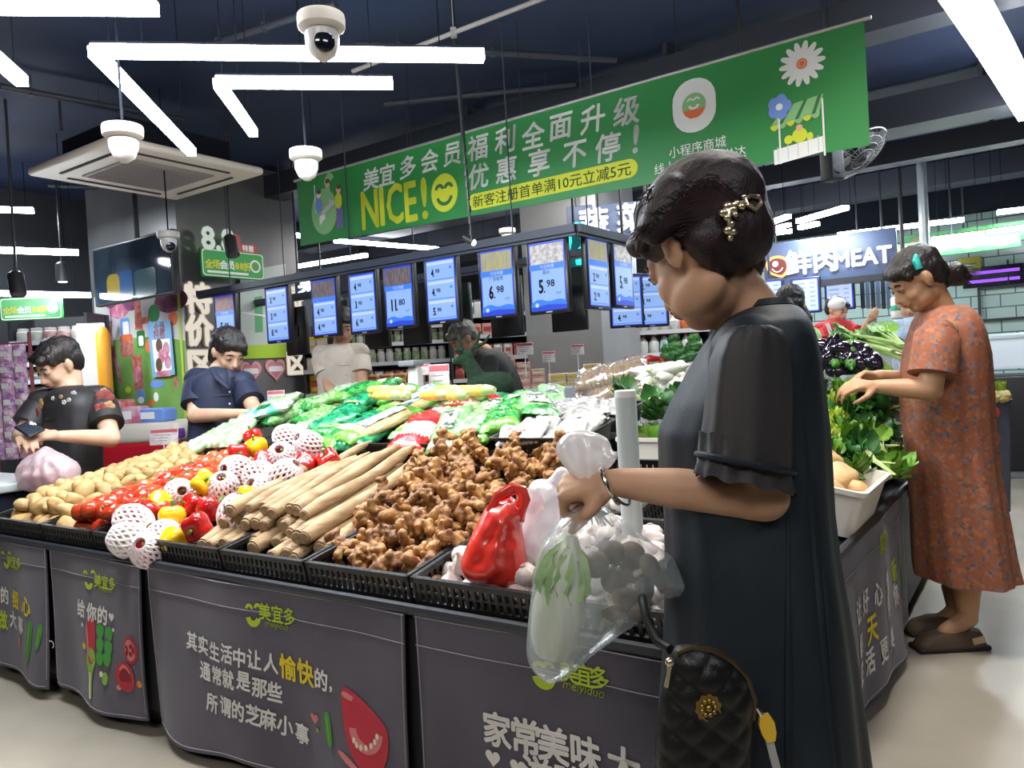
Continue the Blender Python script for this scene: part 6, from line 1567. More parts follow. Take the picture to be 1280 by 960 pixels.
def flower_cloth():
    m = bpy.data.materials.new('orange_flowered_cloth'); m.use_nodes = True; nt = m.node_tree; p = nt.nodes['Principled BSDF']; p.inputs['Roughness'].default_value = .75; tc = nt.nodes.new('ShaderNodeTexCoord')
    v = nt.nodes.new('ShaderNodeTexVoronoi'); v.inputs['Scale'].default_value = 80; nt.links.new(tc.outputs['Object'], v.inputs['Vector']); cr = nt.nodes.new('ShaderNodeValToRGB'); e = cr.color_ramp; e.interpolation = 'CONSTANT'
    e.elements[0].position = 0; e.elements[0].color = (.11, .085, .10, 1); e.elements[1].position = .26; e.elements[1].color = (.27, .088, .040, 1)
    for pos, c in ((.5, (.22, .12, .10, 1)), (.66, (.40, .13, .045, 1)), (.86, (.16, .13, .15, 1))): q = e.elements.new(pos); q.color = c
    nt.links.new(v.outputs['Color'], cr.inputs[0]); n = nt.nodes.new('ShaderNodeTexNoise'); n.inputs['Scale'].default_value = 40; nt.links.new(tc.outputs['Object'], n.inputs['Vector'])
    mx = nt.nodes.new('ShaderNodeMix'); mx.data_type = 'RGBA'; mx.inputs[7].default_value = (.28, .085, .036, 1); nt.links.new(cr.outputs[0], mx.inputs[6]); mr = nt.nodes.new('ShaderNodeMapRange'); mr.inputs[1].default_value = .45; mr.inputs[2].default_value = .6; nt.links.new(n.outputs['Fac'], mr.inputs[0]); nt.links.new(mr.outputs[0], mx.inputs[0]); nt.links.new(mx.outputs[2], p.inputs['Base Color']); return m


FLW = flower_cloth()
rows = [(383, 1160, 1203, .07), (389, 1152, 1208, .12), (400, 1148, 1214, .165), (420, 1142, 1220, .185), (445, 1136, 1226, .19), (480, 1132, 1229, .19), (520, 1134, 1231, .19), (560, 1140, 1234, .19), (600, 1144, 1238, .20), (650, 1148, 1245, .215), (690, 1150, 1251, .225), (718, 1152, 1257, .23)]
b = B().add(rows_loft(rows, YO, fo_, .05, 7, 1.1, 84)); b.add(cap(sh1 + Z * .008, sh2 + Z * .008, .060, .060, 20)); b.add(tube([on - Z * .09, on - Z * .045, on - Z * .01], [.12, .09, .068], 24)); od = b.make('dress', FLW, wo, None, 70)
for s_, e_ in ((sh1, el1), (sh2, el2)): one('sleeve', sleeve([(s_ + np.array([.02, 0, .035]), .045), (s_ + np.array([.0, 0, .0]), .078), (s_ * .6 + e_ * .4, .080), (s_ * .28 + e_ * .72, .083)]), FLW, wo, None, 70)
ex = [ell(O_(1191, 340), (.045, .05, .040)), ell(O_(1198, 346), (.040, .045, .036)), cap(O_(1165, 335), O_(1185, 340), .045, .034), cap(O_(1170, 350), O_(1180, 356), .035, .02)]
ohair = one('hair', scalp(oh, of, .98, ex, True, .008, .004, .98), HAIR, wo); one('hair_clip', tube([O_(1145, 318, -.082), O_(1145, 326, -.088), O_(1149, 336, -.088)], [.006, .014, .012], 10), mat('turquoise_clip', (.03, .42, .36), .3), wo)


def tail(k): a = rs.uniform(0, 6.28); p = O_(1196, 342); return [p, p + np.array([.025, .03 * math.cos(a), .03 * math.sin(a)]), p + np.array([.045 + .02 * rs.random(), .05 * math.cos(a), .045 * math.sin(a) - .015])]


strands(tail, 60, .002, HAIR, ohair); one('hair_tie', tube([O_(1180, 338) + .034 * np.array([.2 * math.sin(q), math.cos(q), math.sin(q)]) for q in np.linspace(0, 6.28, 20)], .006, 6), mat('dark_tie', (.06, .05, .05), .4), wo)
SHOE = mat('brown_cloth_shoe', (.085, .055, .032), .6)
for x, dy, yk in oa:
    c = O_(x, yk, dy); c[2] = 0; c = c + np.array([-.075, 0, 0]); rings = []; p = rrect(.265, .092, .045)[0]
    for z, k, kx in ((0, .93, 0), (.006, 1.0, 0), (.022, 1.0, 0), (.03, .97, 0), (.052, .86, .008), (.068, .62, .03), (.07, .45, .03)): q = p.copy(); q[:, 0] = q[:, 0] * k + kx; q[:, 1] *= k; q[:, 2] = z; rings.append(q + c)
    s_ = B().add(loft(rings)).make('shoe', SHOE, wo); one('sole', rbox(c + Z * .010, (.268, .096, .018), .04), mat('dark_sole', (.02, .016, .014), .7), s_)
    if dy < 0: one('patch', box(c + np.array([.085, -.046, .042]), (.045, .006, .024), rot((0, 1, 0), -.2)), mat('beige_patch', (.5, .38, .22), .7), s_)

# ------------------------------------------------------------------ three people behind the stall, others farther off
def bystander(label, Y, head, hf, s, neck, shs, arms, rows, tf, cloth, skin, hair, legs, sleeves=.6, hair_extra=(), fringe=True, voxel=.008, bottom=None, scl=1.0, faces=True, fold=.03, curl=.6):
    """arms: (shoulder, elbow, wrist, finger direction, back of hand, thumb side) as picture points with depth offsets"""
    Q = lambda t: at(t[0], t[1], Y + (t[2] if len(t) > 2 else 0)); c = Q(head); nk = Q(neck); ft = np.array([Q(legs[0])[0], Q(legs[0])[1], 0])
    pr_ = head_prims(c, hf, s, nk) + [cap(nk, nk - Z * .12, .058 * s, .09 * s), cap(Q(shs[0]), Q(shs[1]), .05 * s, .05 * s)]; sl = []
    for a, e, w, d, bn, sd in arms:
        a, e, w = Q(a), Q(e), Q(w); pr_ += [cap(a, e, .046 * scl, .038 * scl), cap(e, e * .5 + w * .5, .039 * scl, .033 * scl), cap(e * .5 + w * .5, w, .033 * scl, .024 * scl)] + hand_prims(w, d, bn, curl, s, sd, .6)
        sl.append(sleeve([(a + Z * .03 - nrm(e - a) * .02, .04 * scl), (a, .068 * scl), (a * .5 + e * .5, .070 * scl), (a * (1 - sleeves) + e * sleeves, .070 * scl)]))
    waist = Q(((rows[-1][1] + rows[-1][2]) / 2, rows[-1][0])); pr_.append(cap(nk - Z * .1, waist, .09 * s, .10 * s)); LG = B()
    for q in (-1, 1):
        lt = np.cross(Z, nrm(np.array([tf[0], tf[1], 0]))) * .085 * q; h = waist + lt; k = np.array([h[0], h[1], .46]) + nrm(np.array([tf[0], tf[1], 0])) * .03; an = np.array([h[0], h[1], .07]); pr_ += [cap(h, k, .085, .055), cap(k, an, .053, .036), cap(an, an + nrm(np.array([tf[0], tf[1], 0])) * .14 - Z * .03, .034, .026)]; LG.add(tube([h + Z * .03, h - Z * .15, k, an + Z * .02], [.105, .10, .075, .062], 20))
    o = one('person', remesh(pr_, voxel, 5), skin, None, ft); tag(o, label, 'person')
    if faces: face_parts(o, c, hf, s)
    tb_ = B().add(rows_loft(rows, Y, tf, fold, 6, s * 7, 48)); tb_.add(cap(Q(shs[0]) - Z * .004, Q(shs[1]) - Z * .004, .064 * scl, .064 * scl, 20)); tb_.add(tube([nk - Z * .13, nk - Z * .085, nk - Z * .05], [.12 * s, .092 * s, .07 * s], 24)); top = tb_.make('shirt', cloth, o, None, 70); [one('sleeve', q, cloth, top, None, 70) for q in sl]; LG.make('trousers', mat('dark_trousers', (.018, .018, .024), .8), o)
    one('hair', scalp(c, hf, s, [cap(Q(x), Q(y), r1, r2) for x, y, r1, r2 in hair_extra], fringe, voxel, .004), hair, o); SHB = B()
    for q in (-1, 1): lt = np.cross(Z, nrm(np.array([tf[0], tf[1], 0]))) * .085 * q; p = waist + lt; SHB.add(rbox(np.array([p[0], p[1], .03]) + nrm(np.array([tf[0], tf[1], 0])) * .06, (.25, .09, .06), .04, rotz(math.atan2(tf[1], tf[0]))))
    SHB.make('shoes', mat('black_shoe', (.02, .02, .022), .4), o); return o, top


BLK = mat('black_blouse', (.012, .012, .014), .6, (.020, .018, .020), 20)
man, mt = bystander('person in a black flowered top bending over a phone at the left', 3.9, (74, 457), (-.50, -.72, -.46), 1.08, (88, 490), ((54, 502, 0), (124, 498, .05)), [((126, 505, .0), (139, 548, -.12), (76, 545, -.30), (-.95, -.2, .1), (.1, -.5, .85), -1), ((52, 508, 0), (27, 546, -.10), (31, 548, -.28), (.5, -.75, .05), (-.3, .1, .9), 1)],
    [(482, 74, 102, .05), (487, 64, 112, .08), (495, 52, 126, .11), (510, 46, 131, .12), (540, 46, 130, .12), (580, 44, 132, .125), (640, 42, 134, .13)], (-.5, -.85, 0), BLK, SKIN3, HAIR, ((90, 560), 0), .62, [((62, 434, 0), (84, 434, 0), .05, .05)], scl=1.15)
vf_of = lambda o: (np.array([tuple(q.co) for q in o.data.vertices]) + ORG[o.name], [tuple(q.vertices) for q in o.data.polygons])
mvf = [vf_of(mt)] + [vf_of(q) for q in mt.children]
FLO = [mat('flower_red', (.20, .035, .03), .7), mat('flower_ochre', (.36, .20, .08), .7), mat('flower_grey', (.40, .38, .36), .7)]
for x, y, m, r in ((131, 497, 0, .045), (136, 508, 1, .03), (126, 510, 0, .03), (50, 505, 1, .03), (46, 515, 0, .026), (66, 498, 2, .012), (80, 503, 2, .014), (86, 500, 2, .012), (92, 492, 2, .016), (76, 496, 1, .012), (130, 489, 1, .02)):
    p = min((snap(q, x, y, .001, 4.2) for q in mvf), key=lambda q: q[1]); n = nrm(np.array([(x - 90) / 60., -1.2, .1])); a, c_, _ = frame_of(n); b = B(); R = np.stack([a, c_, n], 1)
    for k in range(5): b.add(ell(p + (a * math.cos(k * 1.257) + c_ * math.sin(k * 1.257)) * r * .5, (r * .5, r * .5, .004), R, 10, 6))
    b.make('flower_print', FLO[m], mt)
ph = at(37, 536, 3.55); o = one('mobile_phone', rbox(ph, (.075, .15, .009), .004, rot((1, 0, 0), .5) @ rotz(.9)), mat('black_phone', (.012, .012, .014), .2), None, ph); one('screen', rbox(ph + rot((1, 0, 0), .5) @ np.array([0, 0, .006]), (.066, .135, .002), .001, rot((1, 0, 0), .5) @ rotz(.9)), mat('phone_glass', (.03, .035, .05), .08), o); tag(o, 'dark mobile phone in the hands of the person in black', 'phone')

NAVY = mat('navy_shirt', (.012, .018, .048), .7, (.016, .024, .06), 10)
emp, et = bystander('shop worker in a navy shirt behind the tomatoes, face behind a screen', 4.35, (286, 440), (.60, -.62, -.50), 1.05, (274, 466), ((246, 474, .02), (304, 478, .0)), [((247, 480, 0), (243, 520, -.12), (304, 517, -.30), (.95, -.2, .05), (-.1, -.5, .85), 1), ((304, 484, 0), (318, 512, -.12), (318, 520, -.32), (.1, -.9, -.1), (.5, -.2, .8), -1)],
    [(458, 264, 286, .05), (463, 256, 296, .08), (470, 246, 306, .11), (486, 240, 310, .12), (510, 240, 308, .12), (540, 238, 307, .12), (590, 236, 310, .13)], (.45, -.89, 0), NAVY, SKIN3, HAIR, ((272, 540), 0), .68, [((272, 428, 0), (266, 448, 0), .045, .03), ((298, 426, -.01), (306, 442, -.02), .035, .018)], scl=1.1)
b = B()
for q in (-1, 1): b.add(tube([at(276 + q * 10, 462, 4.25), at(280 + q * 9, 472, 4.205), at(286, 485, 4.20)], [.012, .018, .006], 8, True, (0, 0, 1), .5))
b.make('collar', NAVY, et); b = B()
for y in (490, 505, 522): b.add(ell(at(287, y, 4.222), (.006, .003, .006), None, 8, 6))
b.make('buttons', mat('pale_button', (.5, .5, .48), .3), et)

BEI = mat('beige_blouse', (.50, .43, .36), .8, (.56, .49, .42), 12)
bw, bt2 = bystander('woman in a beige blouse whose head is hidden behind the price screens', 5.5, (428, 408), (.25, -.9, -.35), 1.05, (426, 434), ((402, 442, .02), (450, 440, .0)), [((402, 448, 0), (412, 484, -.1), (420, 500, -.25), (.3, -.8, -.3), (0, -.5, .8), 1), ((450, 447, 0), (453, 482, -.08), (446, 500, -.25), (-.2, -.8, -.3), (0, -.5, .8), -1)],
    [(430, 414, 440, .05), (434, 406, 446, .08), (441, 398, 453, .11), (456, 394, 456, .12), (480, 398, 454, .12), (510, 398, 455, .12), (560, 396, 458, .13)], (.2, -.98, 0), BEI, SKIN, HAIR, ((426, 520), 0), .55, scl=1.1)
b = B()
for y in (452, 468, 484): b.add(ell(at(433, y, 5.375), (.007, .003, .007), None, 8, 6))
b.make('buttons', mat('pale_button', (.5, .5, .48)), bt2)
BK2 = mat('black_tshirt', (.016, .016, .018), .75, (.022, .022, .024), 8)
gm, _t = bystander('grey haired person in black bending forward behind the green deer', 5.6, (579, 424), (-.75, -.35, -.55), 1.05, (606, 440), ((612, 452, -.16), (618, 448, .16)), [((612, 455, -.18), (606, 494, -.2), (590, 520, -.2), (-.6, -.2, -.7), (-.3, -.7, .5), 1), ((618, 452, .18), (610, 492, .2), (592, 516, .2), (-.6, .2, -.7), (-.3, .7, .5), -1)],
    [(436, 596, 622, .07), (444, 590, 634, .14), (460, 592, 644, .18), (480, 596, 652, .18), (505, 604, 660, .17), (560, 606, 668, .17)], (-.96, -.2, 0), BK2, SKIN, HAIR_G, ((632, 540), 0), .6)
WHT = mat('white_uniform', (.62, .62, .62), .8, (.68, .68, .68), 10); REDU = mat('red_uniform', (.42, .02, .03), .8, (.50, .03, .04), 10)
rm, rt = bystander('meat counter worker in red and white reaching over the counter', 7.2, (1046, 388), (.5, -.8, -.3), 1.0, (1044, 402), ((1026, 410, 0), (1060, 408, 0)), [((1028, 412, 0), (1030, 432, -.1), (1052, 428, -.3), (.9, -.3, 0), (0, -.4, .9), 1), ((1060, 411, 0), (1078, 418, -.2), (1084, 403, -.3), (.3, -.5, .6), (.2, -.7, .4), -1)],
    [(398, 1036, 1052, .06), (402, 1029, 1059, .1), (408, 1023, 1064, .12), (425, 1022, 1066, .12), (450, 1022, 1066, .13)], (.4, -.9, 0), REDU, SKIN, HAIR, ((1044, 440), 0), .7)
one('white_cap', ell(at(1046, 381, 7.18), (.085, .10, .07)), WHT, rm); one('apron_strap', tube([at(1034, 404, 7.06), at(1040, 420, 7.05), at(1042, 440, 7.05)], .018, 8), WHT, rt)
dk, dt_ = bystander('dark haired customer seen just past the shoulder of the dark dress', 5.0, (988, 382), (.25, .92, -.2), 1.02, (990, 408), ((968, 420, 0), (1014, 420, 0)), [((970, 424, 0), (968, 455, .05), (980, 470, .25), (.2, .9, 0), (0, .3, .9), 1), ((1013, 424, 0), (1016, 456, .05), (1005, 472, .25), (-.2, .9, 0), (0, .3, .9), -1)],
    [(405, 978, 1002, .06), (411, 970, 1012, .1), (420, 962, 1019, .12), (450, 962, 1018, .12), (500, 962, 1020, .13)], (.2, .98, 0), mat('pale_green_shirt', (.30, .50, .18), .8, (.36, .54, .24), 8), SKIN, HAIR, ((992, 480), 0), .6, [((985, 375, 0), (1004, 398, 0), .07, .06), ((975, 380, 0), (978, 402, 0), .06, .05)], False, faces=False)
bl, bt3 = bystander('person in a blue striped shirt behind the woman in orange', 6.4, (1136, 380), (-.3, -.9, -.3), 1.0, (1140, 398), ((1122, 408, 0), (1160, 408, 0)), [((1124, 412, 0), (1118, 438, -.1), (1126, 446, -.3), (.3, -.9, 0), (0, -.3, .9), 1), ((1158, 412, 0), (1160, 440, -.1), (1146, 446, -.3), (-.3, -.9, 0), (0, -.3, .9), -1)],
    [(396, 1132, 1148, .06), (401, 1126, 1156, .1), (408, 1118, 1163, .12), (430, 1118, 1163, .12), (470, 1118, 1164, .13)], (-.2, -.98, 0), mat('blue_striped_shirt', (.16, .26, .42), .8, (.5, .56, .62), 30, stretch=(10, 10, .2)), SKIN, HAIR, ((1141, 460), 0), .6)
# ================================================================== left column: mural, television, signs
def face_print(o, n, lift=.004):
    """prints laid on a flat upright face through picture points"""
    n = nrm(n); ex = nrm(np.cross(Z, n)); b = B(); st_ = {'k': 0}

    def P(vf, px, py, m, a=0.0, l=0.0, sc=1.0):
        st_['k'] += 1; p = on_plane(px, py, o, n); b.add(lay(vf, plane_fn(p, ex, Z, lift + l + .00006 * st_['k']), 0, 0, a, sc), m)

    def quad(pts, m, l=0.0):
        st_['k'] += 1; b.add((np.array([on_plane(x, y, o, n) + n * (lift + l + .00006 * st_['k']) for x, y in pts]), [tuple(range(len(pts)))]), m)
    return b, P, quad


MURAL = mat('mural_meadow', (.13, .30, .05), .5, (.20, .40, .10), 2.5); MSKY = mat('mural_sky', (.55, .58, .52), .5, (.50, .46, .50), 3); MPUR = mat('mural_blossom', (.12, .02, .07), .5, (.24, .07, .17), 9); MPNK = mat('mural_pink', (.52, .12, .22), .5, (.60, .35, .42), 12); PBLUE = mat('poster_blue', (.20, .40, .66), .4); PRED = mat('print_brick_red', (.42, .09, .08), .5, (.55, .22, .18), 20)
MM = [MURAL, MSKY, MPUR, MPNK, PBLUE, PRED, WH, YEL, ORA, BLU, BRN, mat('mural_trunk', (.10, .06, .07), .6), mat('mural_deep_green', (.03, .20, .06), .5), mat('mural_gold', (.60, .38, .05), .5)]
t = thing('advertising_mural', 'colourful meadow mural with snack packs on the left column', 'mural', on_plane(175, 540, CA, V))
b, P, Q = face_print(CA, -V, .012)
Q([(119, 372), (231, 372), (240, 560), (126, 560)], 1); Q([(119, 372), (231, 372), (233, 430), (122, 440)], 1); Q([(121, 432), (150, 424), (200, 420), (233, 426), (240, 600), (128, 600)], 0)
Q([(192, 296), (222, 290), (231, 380), (196, 378)], 2); P(disc(.20, .12), 150, 382, 3); P(disc(.14, .09), 165, 376, 2); P(disc(.25, .10), 215, 376, 2); P(disc(.12, .07), 140, 376, 2); P(poly2([(-.01, -.12), (.01, -.12), (.008, .1), (-.008, .1)]), 140, 392, 11)
P(poly2([(-.06, -.14), (.07, -.16), (.05, .14), (-.05, .12)]), 174, 392, 5); P(poly2([(-.10, -.03), (.10, -.03), (.10, .03), (-.10, .03)]), 181, 401, 5); P(rrect(.16, .18, .03), 158, 410, 9); P(rrect(.10, .13, .02), 159, 411, 6); P(disc(.09, .08), 194, 392, 12); P(rrect(.13, .15, .02), 178, 424, 12); P(rrect(.08, .09, .02), 178, 426, 6); P(rrect(.22, .20, .04), 160, 432, 5); P(rrect(.14, .06, .02), 160, 422, 8); P(disc(.06), 188, 432, 8); P(disc(.07, .06), 218, 398, 8)
P(poly2([(-.07, -.16), (.08, -.17), (.07, .16), (-.08, .15)]), 174, 466, 5); P(rrect(.09, .14, .03), 174, 468, 3); P(poly2([(-.05, .2), (.03, .2), (.05, .05), (.11, -.1), (.16, -.3), (.12, -.32), (.05, -.14), (-.04, .02)], 1), 141, 440, 3); P(disc(.075, .07), 140, 440, 5); P(disc(.05, .04), 135, 418, 3); P(text('购', .13, .03), 137, 408, 5); P(text('物', .12, .03), 138, 422, 3); P(disc(.05, .03), 162, 487, 7)
P(disc(.07), 178, 495, 9); P(disc(.05, .03), 178, 500, 6); P(disc(.11, .035), 198, 480, 9); P(disc(.04), 197, 496, 6); P(disc(.05, .025), 191, 503, 8); P(disc(.03, .05), 222, 478, 5)
b.make('picture', MM, t, None, False); PB, P, Q = face_print(CA, -V, .03); Q([(188, 403), (217, 400), (223, 468), (195, 472)], 4); Q([(194, 425), (216, 423), (219, 462), (198, 465)], 6)
P(text('全场', .09, .02), 203, 409, 5); P(text('特惠', .09, .02), 203, 418, 5)
for x, y in ((203, 432), (212, 436), (206, 445), (214, 452), (203, 456)): P(disc(.05, .06), x, y, 10 if x % 2 else 3)
P(rrect(.22, .05, .02), 209, 467, 3); PB.make('pasted_poster', MM, t, None, False)
# television hung before the column
tvn = -V; tp = CA - V * .35; q = [on_plane(x, y, tp, tvn) for x, y in ((118, 306), (218, 294), (226, 372), (122, 378))]; c = sum(q) / 4; ex = -U; R = np.stack([ex, Z, np.cross(ex, Z)], 1); w_ = abs((q[1] - q[0]) @ ex); h_ = c[2] * 0 + abs(q[0][2] - q[3][2]); t = thing('television', 'dark hanging television above the meadow mural', 'television', c)
B().add(rbox(c, (w_, h_, .06), .012, R)).make('casing', DK, t); B().add(box(c + R[:, 2] * .031, (w_ * .95, h_ * .92, .004), R)).make('dark_screen', mat('dark_tv_glass', (.012, .020, .032), .08, (.03, .045, .065), 2.2), t)
b, P, Q = face_print(c + R[:, 2] * .034, -V, .002); P(rrect(.2, .2, .06), 142, 358, 0); P(rrect(.2, .24, .04), 158, 356, 1); P(rrect(.3, .22, .04), 182, 353, 2); b.make('dim_picture', [mat('dim_gold', (.16, .12, .02), .2), mat('dim_blue', (.02, .05, .12), .2), mat('dim_teal', (.02, .05, .06), .2)], t, None, False)
B().add(tube([c + Z * h_ * .4 - R[:, 2] * .04, np.array([c[0], c[1], CEIL_Z]) - R[:, 2] * .04], .02, 8)).make('hanger', DK, t)

LETW = mat('lit_letter_face', (1.0, .92, .78), .5, emit=.6); LETE = mat('letter_edge', (.50, .42, .32), .5)


def letter(ch, px, py, o, n, size, label, depth=.03):
    p = on_plane(px, py, o, n); n = nrm(n); ex = nrm(np.cross(Z, n)); t = thing('channel_letter', label, 'sign', p, 'upright lit letters on the left column'); b = B().add(lay(text(ch, size, .05), plane_fn(p, ex, Z, depth), 0, 0)); b.make('lit_face', LETW, t, None, False); B().add(lay(text(ch, size, .085), plane_fn(p, ex, Z, depth - .004), 0, 0)).add(lay(text(ch, size, .085), plane_fn(p, ex, Z, .004), 0, 0)).make('backing', LETE, t, None, False)
    B().add(tube([p, p + n * depth], .01, 6)).make('stand_off', DK, t)


for ch, y, w2 in (('特', 373, 'top'), ('价', 413, 'middle'), ('区', 456, 'bottom')):
    letter(ch, 245 + (y - 373) * .05, y, CA, -U, .27, f'{w2} lit letter {ch} on the left edge of the grey column face'); letter(ch, 364 + (y - 373) * .05, y - 2, CA, -U, .24, f'{w2} lit letter {ch} at the far edge of the grey column face')
cd_ = CA; one('corner', box(CA + U * .012 - V * .006 + Z * 1.2, (.035, .02, 1.5), rotz(ANG_U)), mat('lime_edge_strip', (.42, .55, .05), .5), None, CA); bpy.data.objects['corner'].name = 'edge_strip'; tag(bpy.data.objects['edge_strip'], 'lime green edge strip on the corner of the left column', 'strip')


def promo(px, py, sc, o, n, label, full=True):
    p = on_plane(px, py, o, n); n = nrm(n); ex = nrm(np.cross(Z, n)); R = np.stack([ex, Z, n], 1); t = thing('discount_sign', label, 'sign', p); f = lambda l: plane_fn(p, ex, Z, l)
    B().add(rbox(p, (.62 * sc, .24 * sc, .03), .02, R)).make('board', mat('sign_green', (.03, .36, .07), .4), t); b = B(); L = lambda vf, x, y, m, l=.018: b.add(lay(vf, f(l), x * sc, y * sc, 0, sc), m)
    L(rrect(.60, .22, .03), 0, 0, 0, .0165); L(rrect(.585, .205, .03), 0, 0, 1, .0172)
    for ch, x, m in zip('全场会员88折', (-.24, -.17, -.10, -.03, .03, .075, .13), (2, 2, 0, 0, 2, 2, 2)): L(text(ch, .078, .03), x, -.01, m)
    L(disc(.055), .215, .0, 0); L(disc(.04), .215, .0, 3, .0185); L(rrect(.40, .018, .006), -.06, -.075, 0)
    if full: L(text('8.8', .26, .06), -.14, .20, 1, .016); L(text('8.8', .26, .035), -.14, .20, 0, .019); L(disc(.055, .07), .03, .20, 4, .016); L(rrect(.2, .07, .02), .15, .15, 4, .018); L(text('特惠', .06, .02), .15, .15, 0, .0195)
    b.make('lettering', [mat('lit_sign_white', (.80, .84, .80), .5, emit=.55), mat('lit_sign_green', (.04, .36, .08), .5, emit=.5), mat('lit_sign_yellow', (.70, .68, .06), .5, emit=.5), mat('sign_leaf', (.15, .42, .10), .5), mat('lit_sign_red', (.55, .10, .10), .5, emit=.4)], t, None, False); return t


promo(291, 331, 1.02, CA - U * .16, -U, '8.8 discount sign hanging on the grey column'); 
FL = at(40, 386, 6.3); promo(40, 386, .78, FL, np.array([.1, -1, 0]), 'green discount sign over the shelf at the far left', False); B()
t = thing('notice_board', 'white notice board with lime lower band on the grey column', 'notice board', on_plane(326, 400, CA, -U)); b, P, Q = face_print(CA, -U, .02); Q([(298, 340), (355, 330), (356, 447), (300, 449)], 0); Q([(300, 432), (356, 430), (356, 447), (300, 449)], 1); Q([(316, 372), (326, 370), (327, 415), (317, 416)], 2); Q([(300, 390), (330, 394), (330, 396), (300, 392)], 3); b.make('sheet', [mat('notice_white', (.50, .58, .56), .4), mat('notice_lime', (.38, .60, .03), .5), mat('notice_green', (.08, .36, .14), .5), WH], t, None, False)
for px, py, l in ((313, 464, 'left pink heart sticker on the grey column'), (344, 461, 'right pink heart sticker on the grey column')):
    t = thing('heart_sticker', l, 'sticker', on_plane(px, py, CA, -U)); b, P, Q = face_print(CA, -U, .01); P(heart(.13), px, py, 0); P(heart(.112), px, py, 1); P(heart(.10), px, py, 0); P(rrect(.16, .05, .02), px, py, 2); b.make('face', [mat('heart_pink', (.62, .20, .26), .5), mat('heart_edge', (.70, .50, .50), .5), WH], t, None, False)

# ------------------------------------------------------------------ cooler box and packs before the mural
CY = 5.0; c = at(178, 553, CY); t = thing('cooler_box', 'red and white chest cooler in front of the meadow mural', 'cooler', np.array([c[0], c[1], 0])); R = rotz(-.12)
wv = 108 * CY / F_PX; zt = at(178, 530, CY)[2]; B().add(rbox(np.array([c[0], c[1] + .2, (zt - .12) / 2]), (wv, .42, zt - .12), .03, R)).make('body', mat('cooler_red', (.50, .012, .025), .35), t); B().add(rbox(np.array([c[0], c[1] + .2, zt - .06]), (wv + .03, .45, .13), .045, R)).make('lid', mat('cooler_lid', (.72, .66, .58), .4), t); B().add(rbox(np.array([c[0] + wv * .47, c[1] - .03, zt - .07]), (.05, .04, .06), .01, R)).make('latch', mat('violet_latch', (.12, .03, .25), .4), t)
price_card(205, 546, 36, 20, 4.68, 'price card stuck on the white cooler lid')
for px, py, w, h, m, l in ((160, 526, .24, .11, MPNK, 'larger pink pack on the cooler lid'), (150, 521, .14, .16, PRED, 'upright red pack beside the larger pink one'), (195, 525, .22, .09, BLU, 'blue and white pack on the cooler lid')):
    p = at(px, py, CY + .12); p[2] = zt + h / 2 + .006; o = B().add(rbox(p, (w, .16, h), .02, rotz(random.uniform(-.3, .3)))).make('snack_pack', m, None, p); one('pack_label', box(p + np.array([0, -.083, 0]), (w * .55, .004, h * .5)), WH, o); tag(o, l, 'pack')

# bag and small things on the counter at the left edge
cw = thing('packing_counter', 'dark counter end at the left edge beside the potatoes', 'counter', at(10, 640, 3.75) * np.array([1, 1, 0])); q = at(20, 595, 3.75); Rc = rotz(ANG_U)
B().add(rbox(np.array([q[0] - .25, q[1] - .05, q[2] - .02]), (1.05, .5, .04), .01, Rc)).make('top', mat('grey_worktop', (.34, .38, .38), .4), cw); B().add(rbox(np.array([q[0] - .25, q[1] - .05, (q[2] - .04) / 2]), (1.0, .45, q[2] - .05), .01, Rc)).make('cabinet', MATTE, cw)
pkb = film_bag('plastic_bag', [(22, 586), (30, 572), (46, 565), (56, 556), (66, 562), (84, 570), (98, 580), (100, 598), (96, 612), (60, 618), (24, 614)], 3.5, .10, 'filled pinkish carrier bag on the counter left of the potatoes', film('pink_white_bag', (.84, .66, .70), .25, .3, .3), (58, 560), ridge=.012, nsp=15, step=.014)
pkb2 = film_bag('plastic_bag', [(22, 548), (34, 550), (50, 549), (46, 560), (46, 572), (28, 574), (26, 562)], 3.6, .05, 'small upright pink bag behind the filled carrier bag', film('pink_bag', (.80, .42, .48), .15, .3, .3), (36, 552), ridge=.006, nsp=9, step=.012)
for k in range(4):
    p = at(44 + 10 * k, 596 - 3 * (k % 2), 3.5); o = one('pink_tray_pack', rbox(p, (.09, .07, .05), .012, rotz(k)), MPNK, None, p); one('top_film', rbox(p + Z * .026, (.08, .06, .004), .002, rotz(k)), mat('pale_film_lid', (.75, .6, .62), .2), o); tag(o, 'pink tray pack inside the filled carrier bag', 'pack', 'packs in the carrier bag')


# ------------------------------------------------------------------ shelves with goods
GOODS = {}


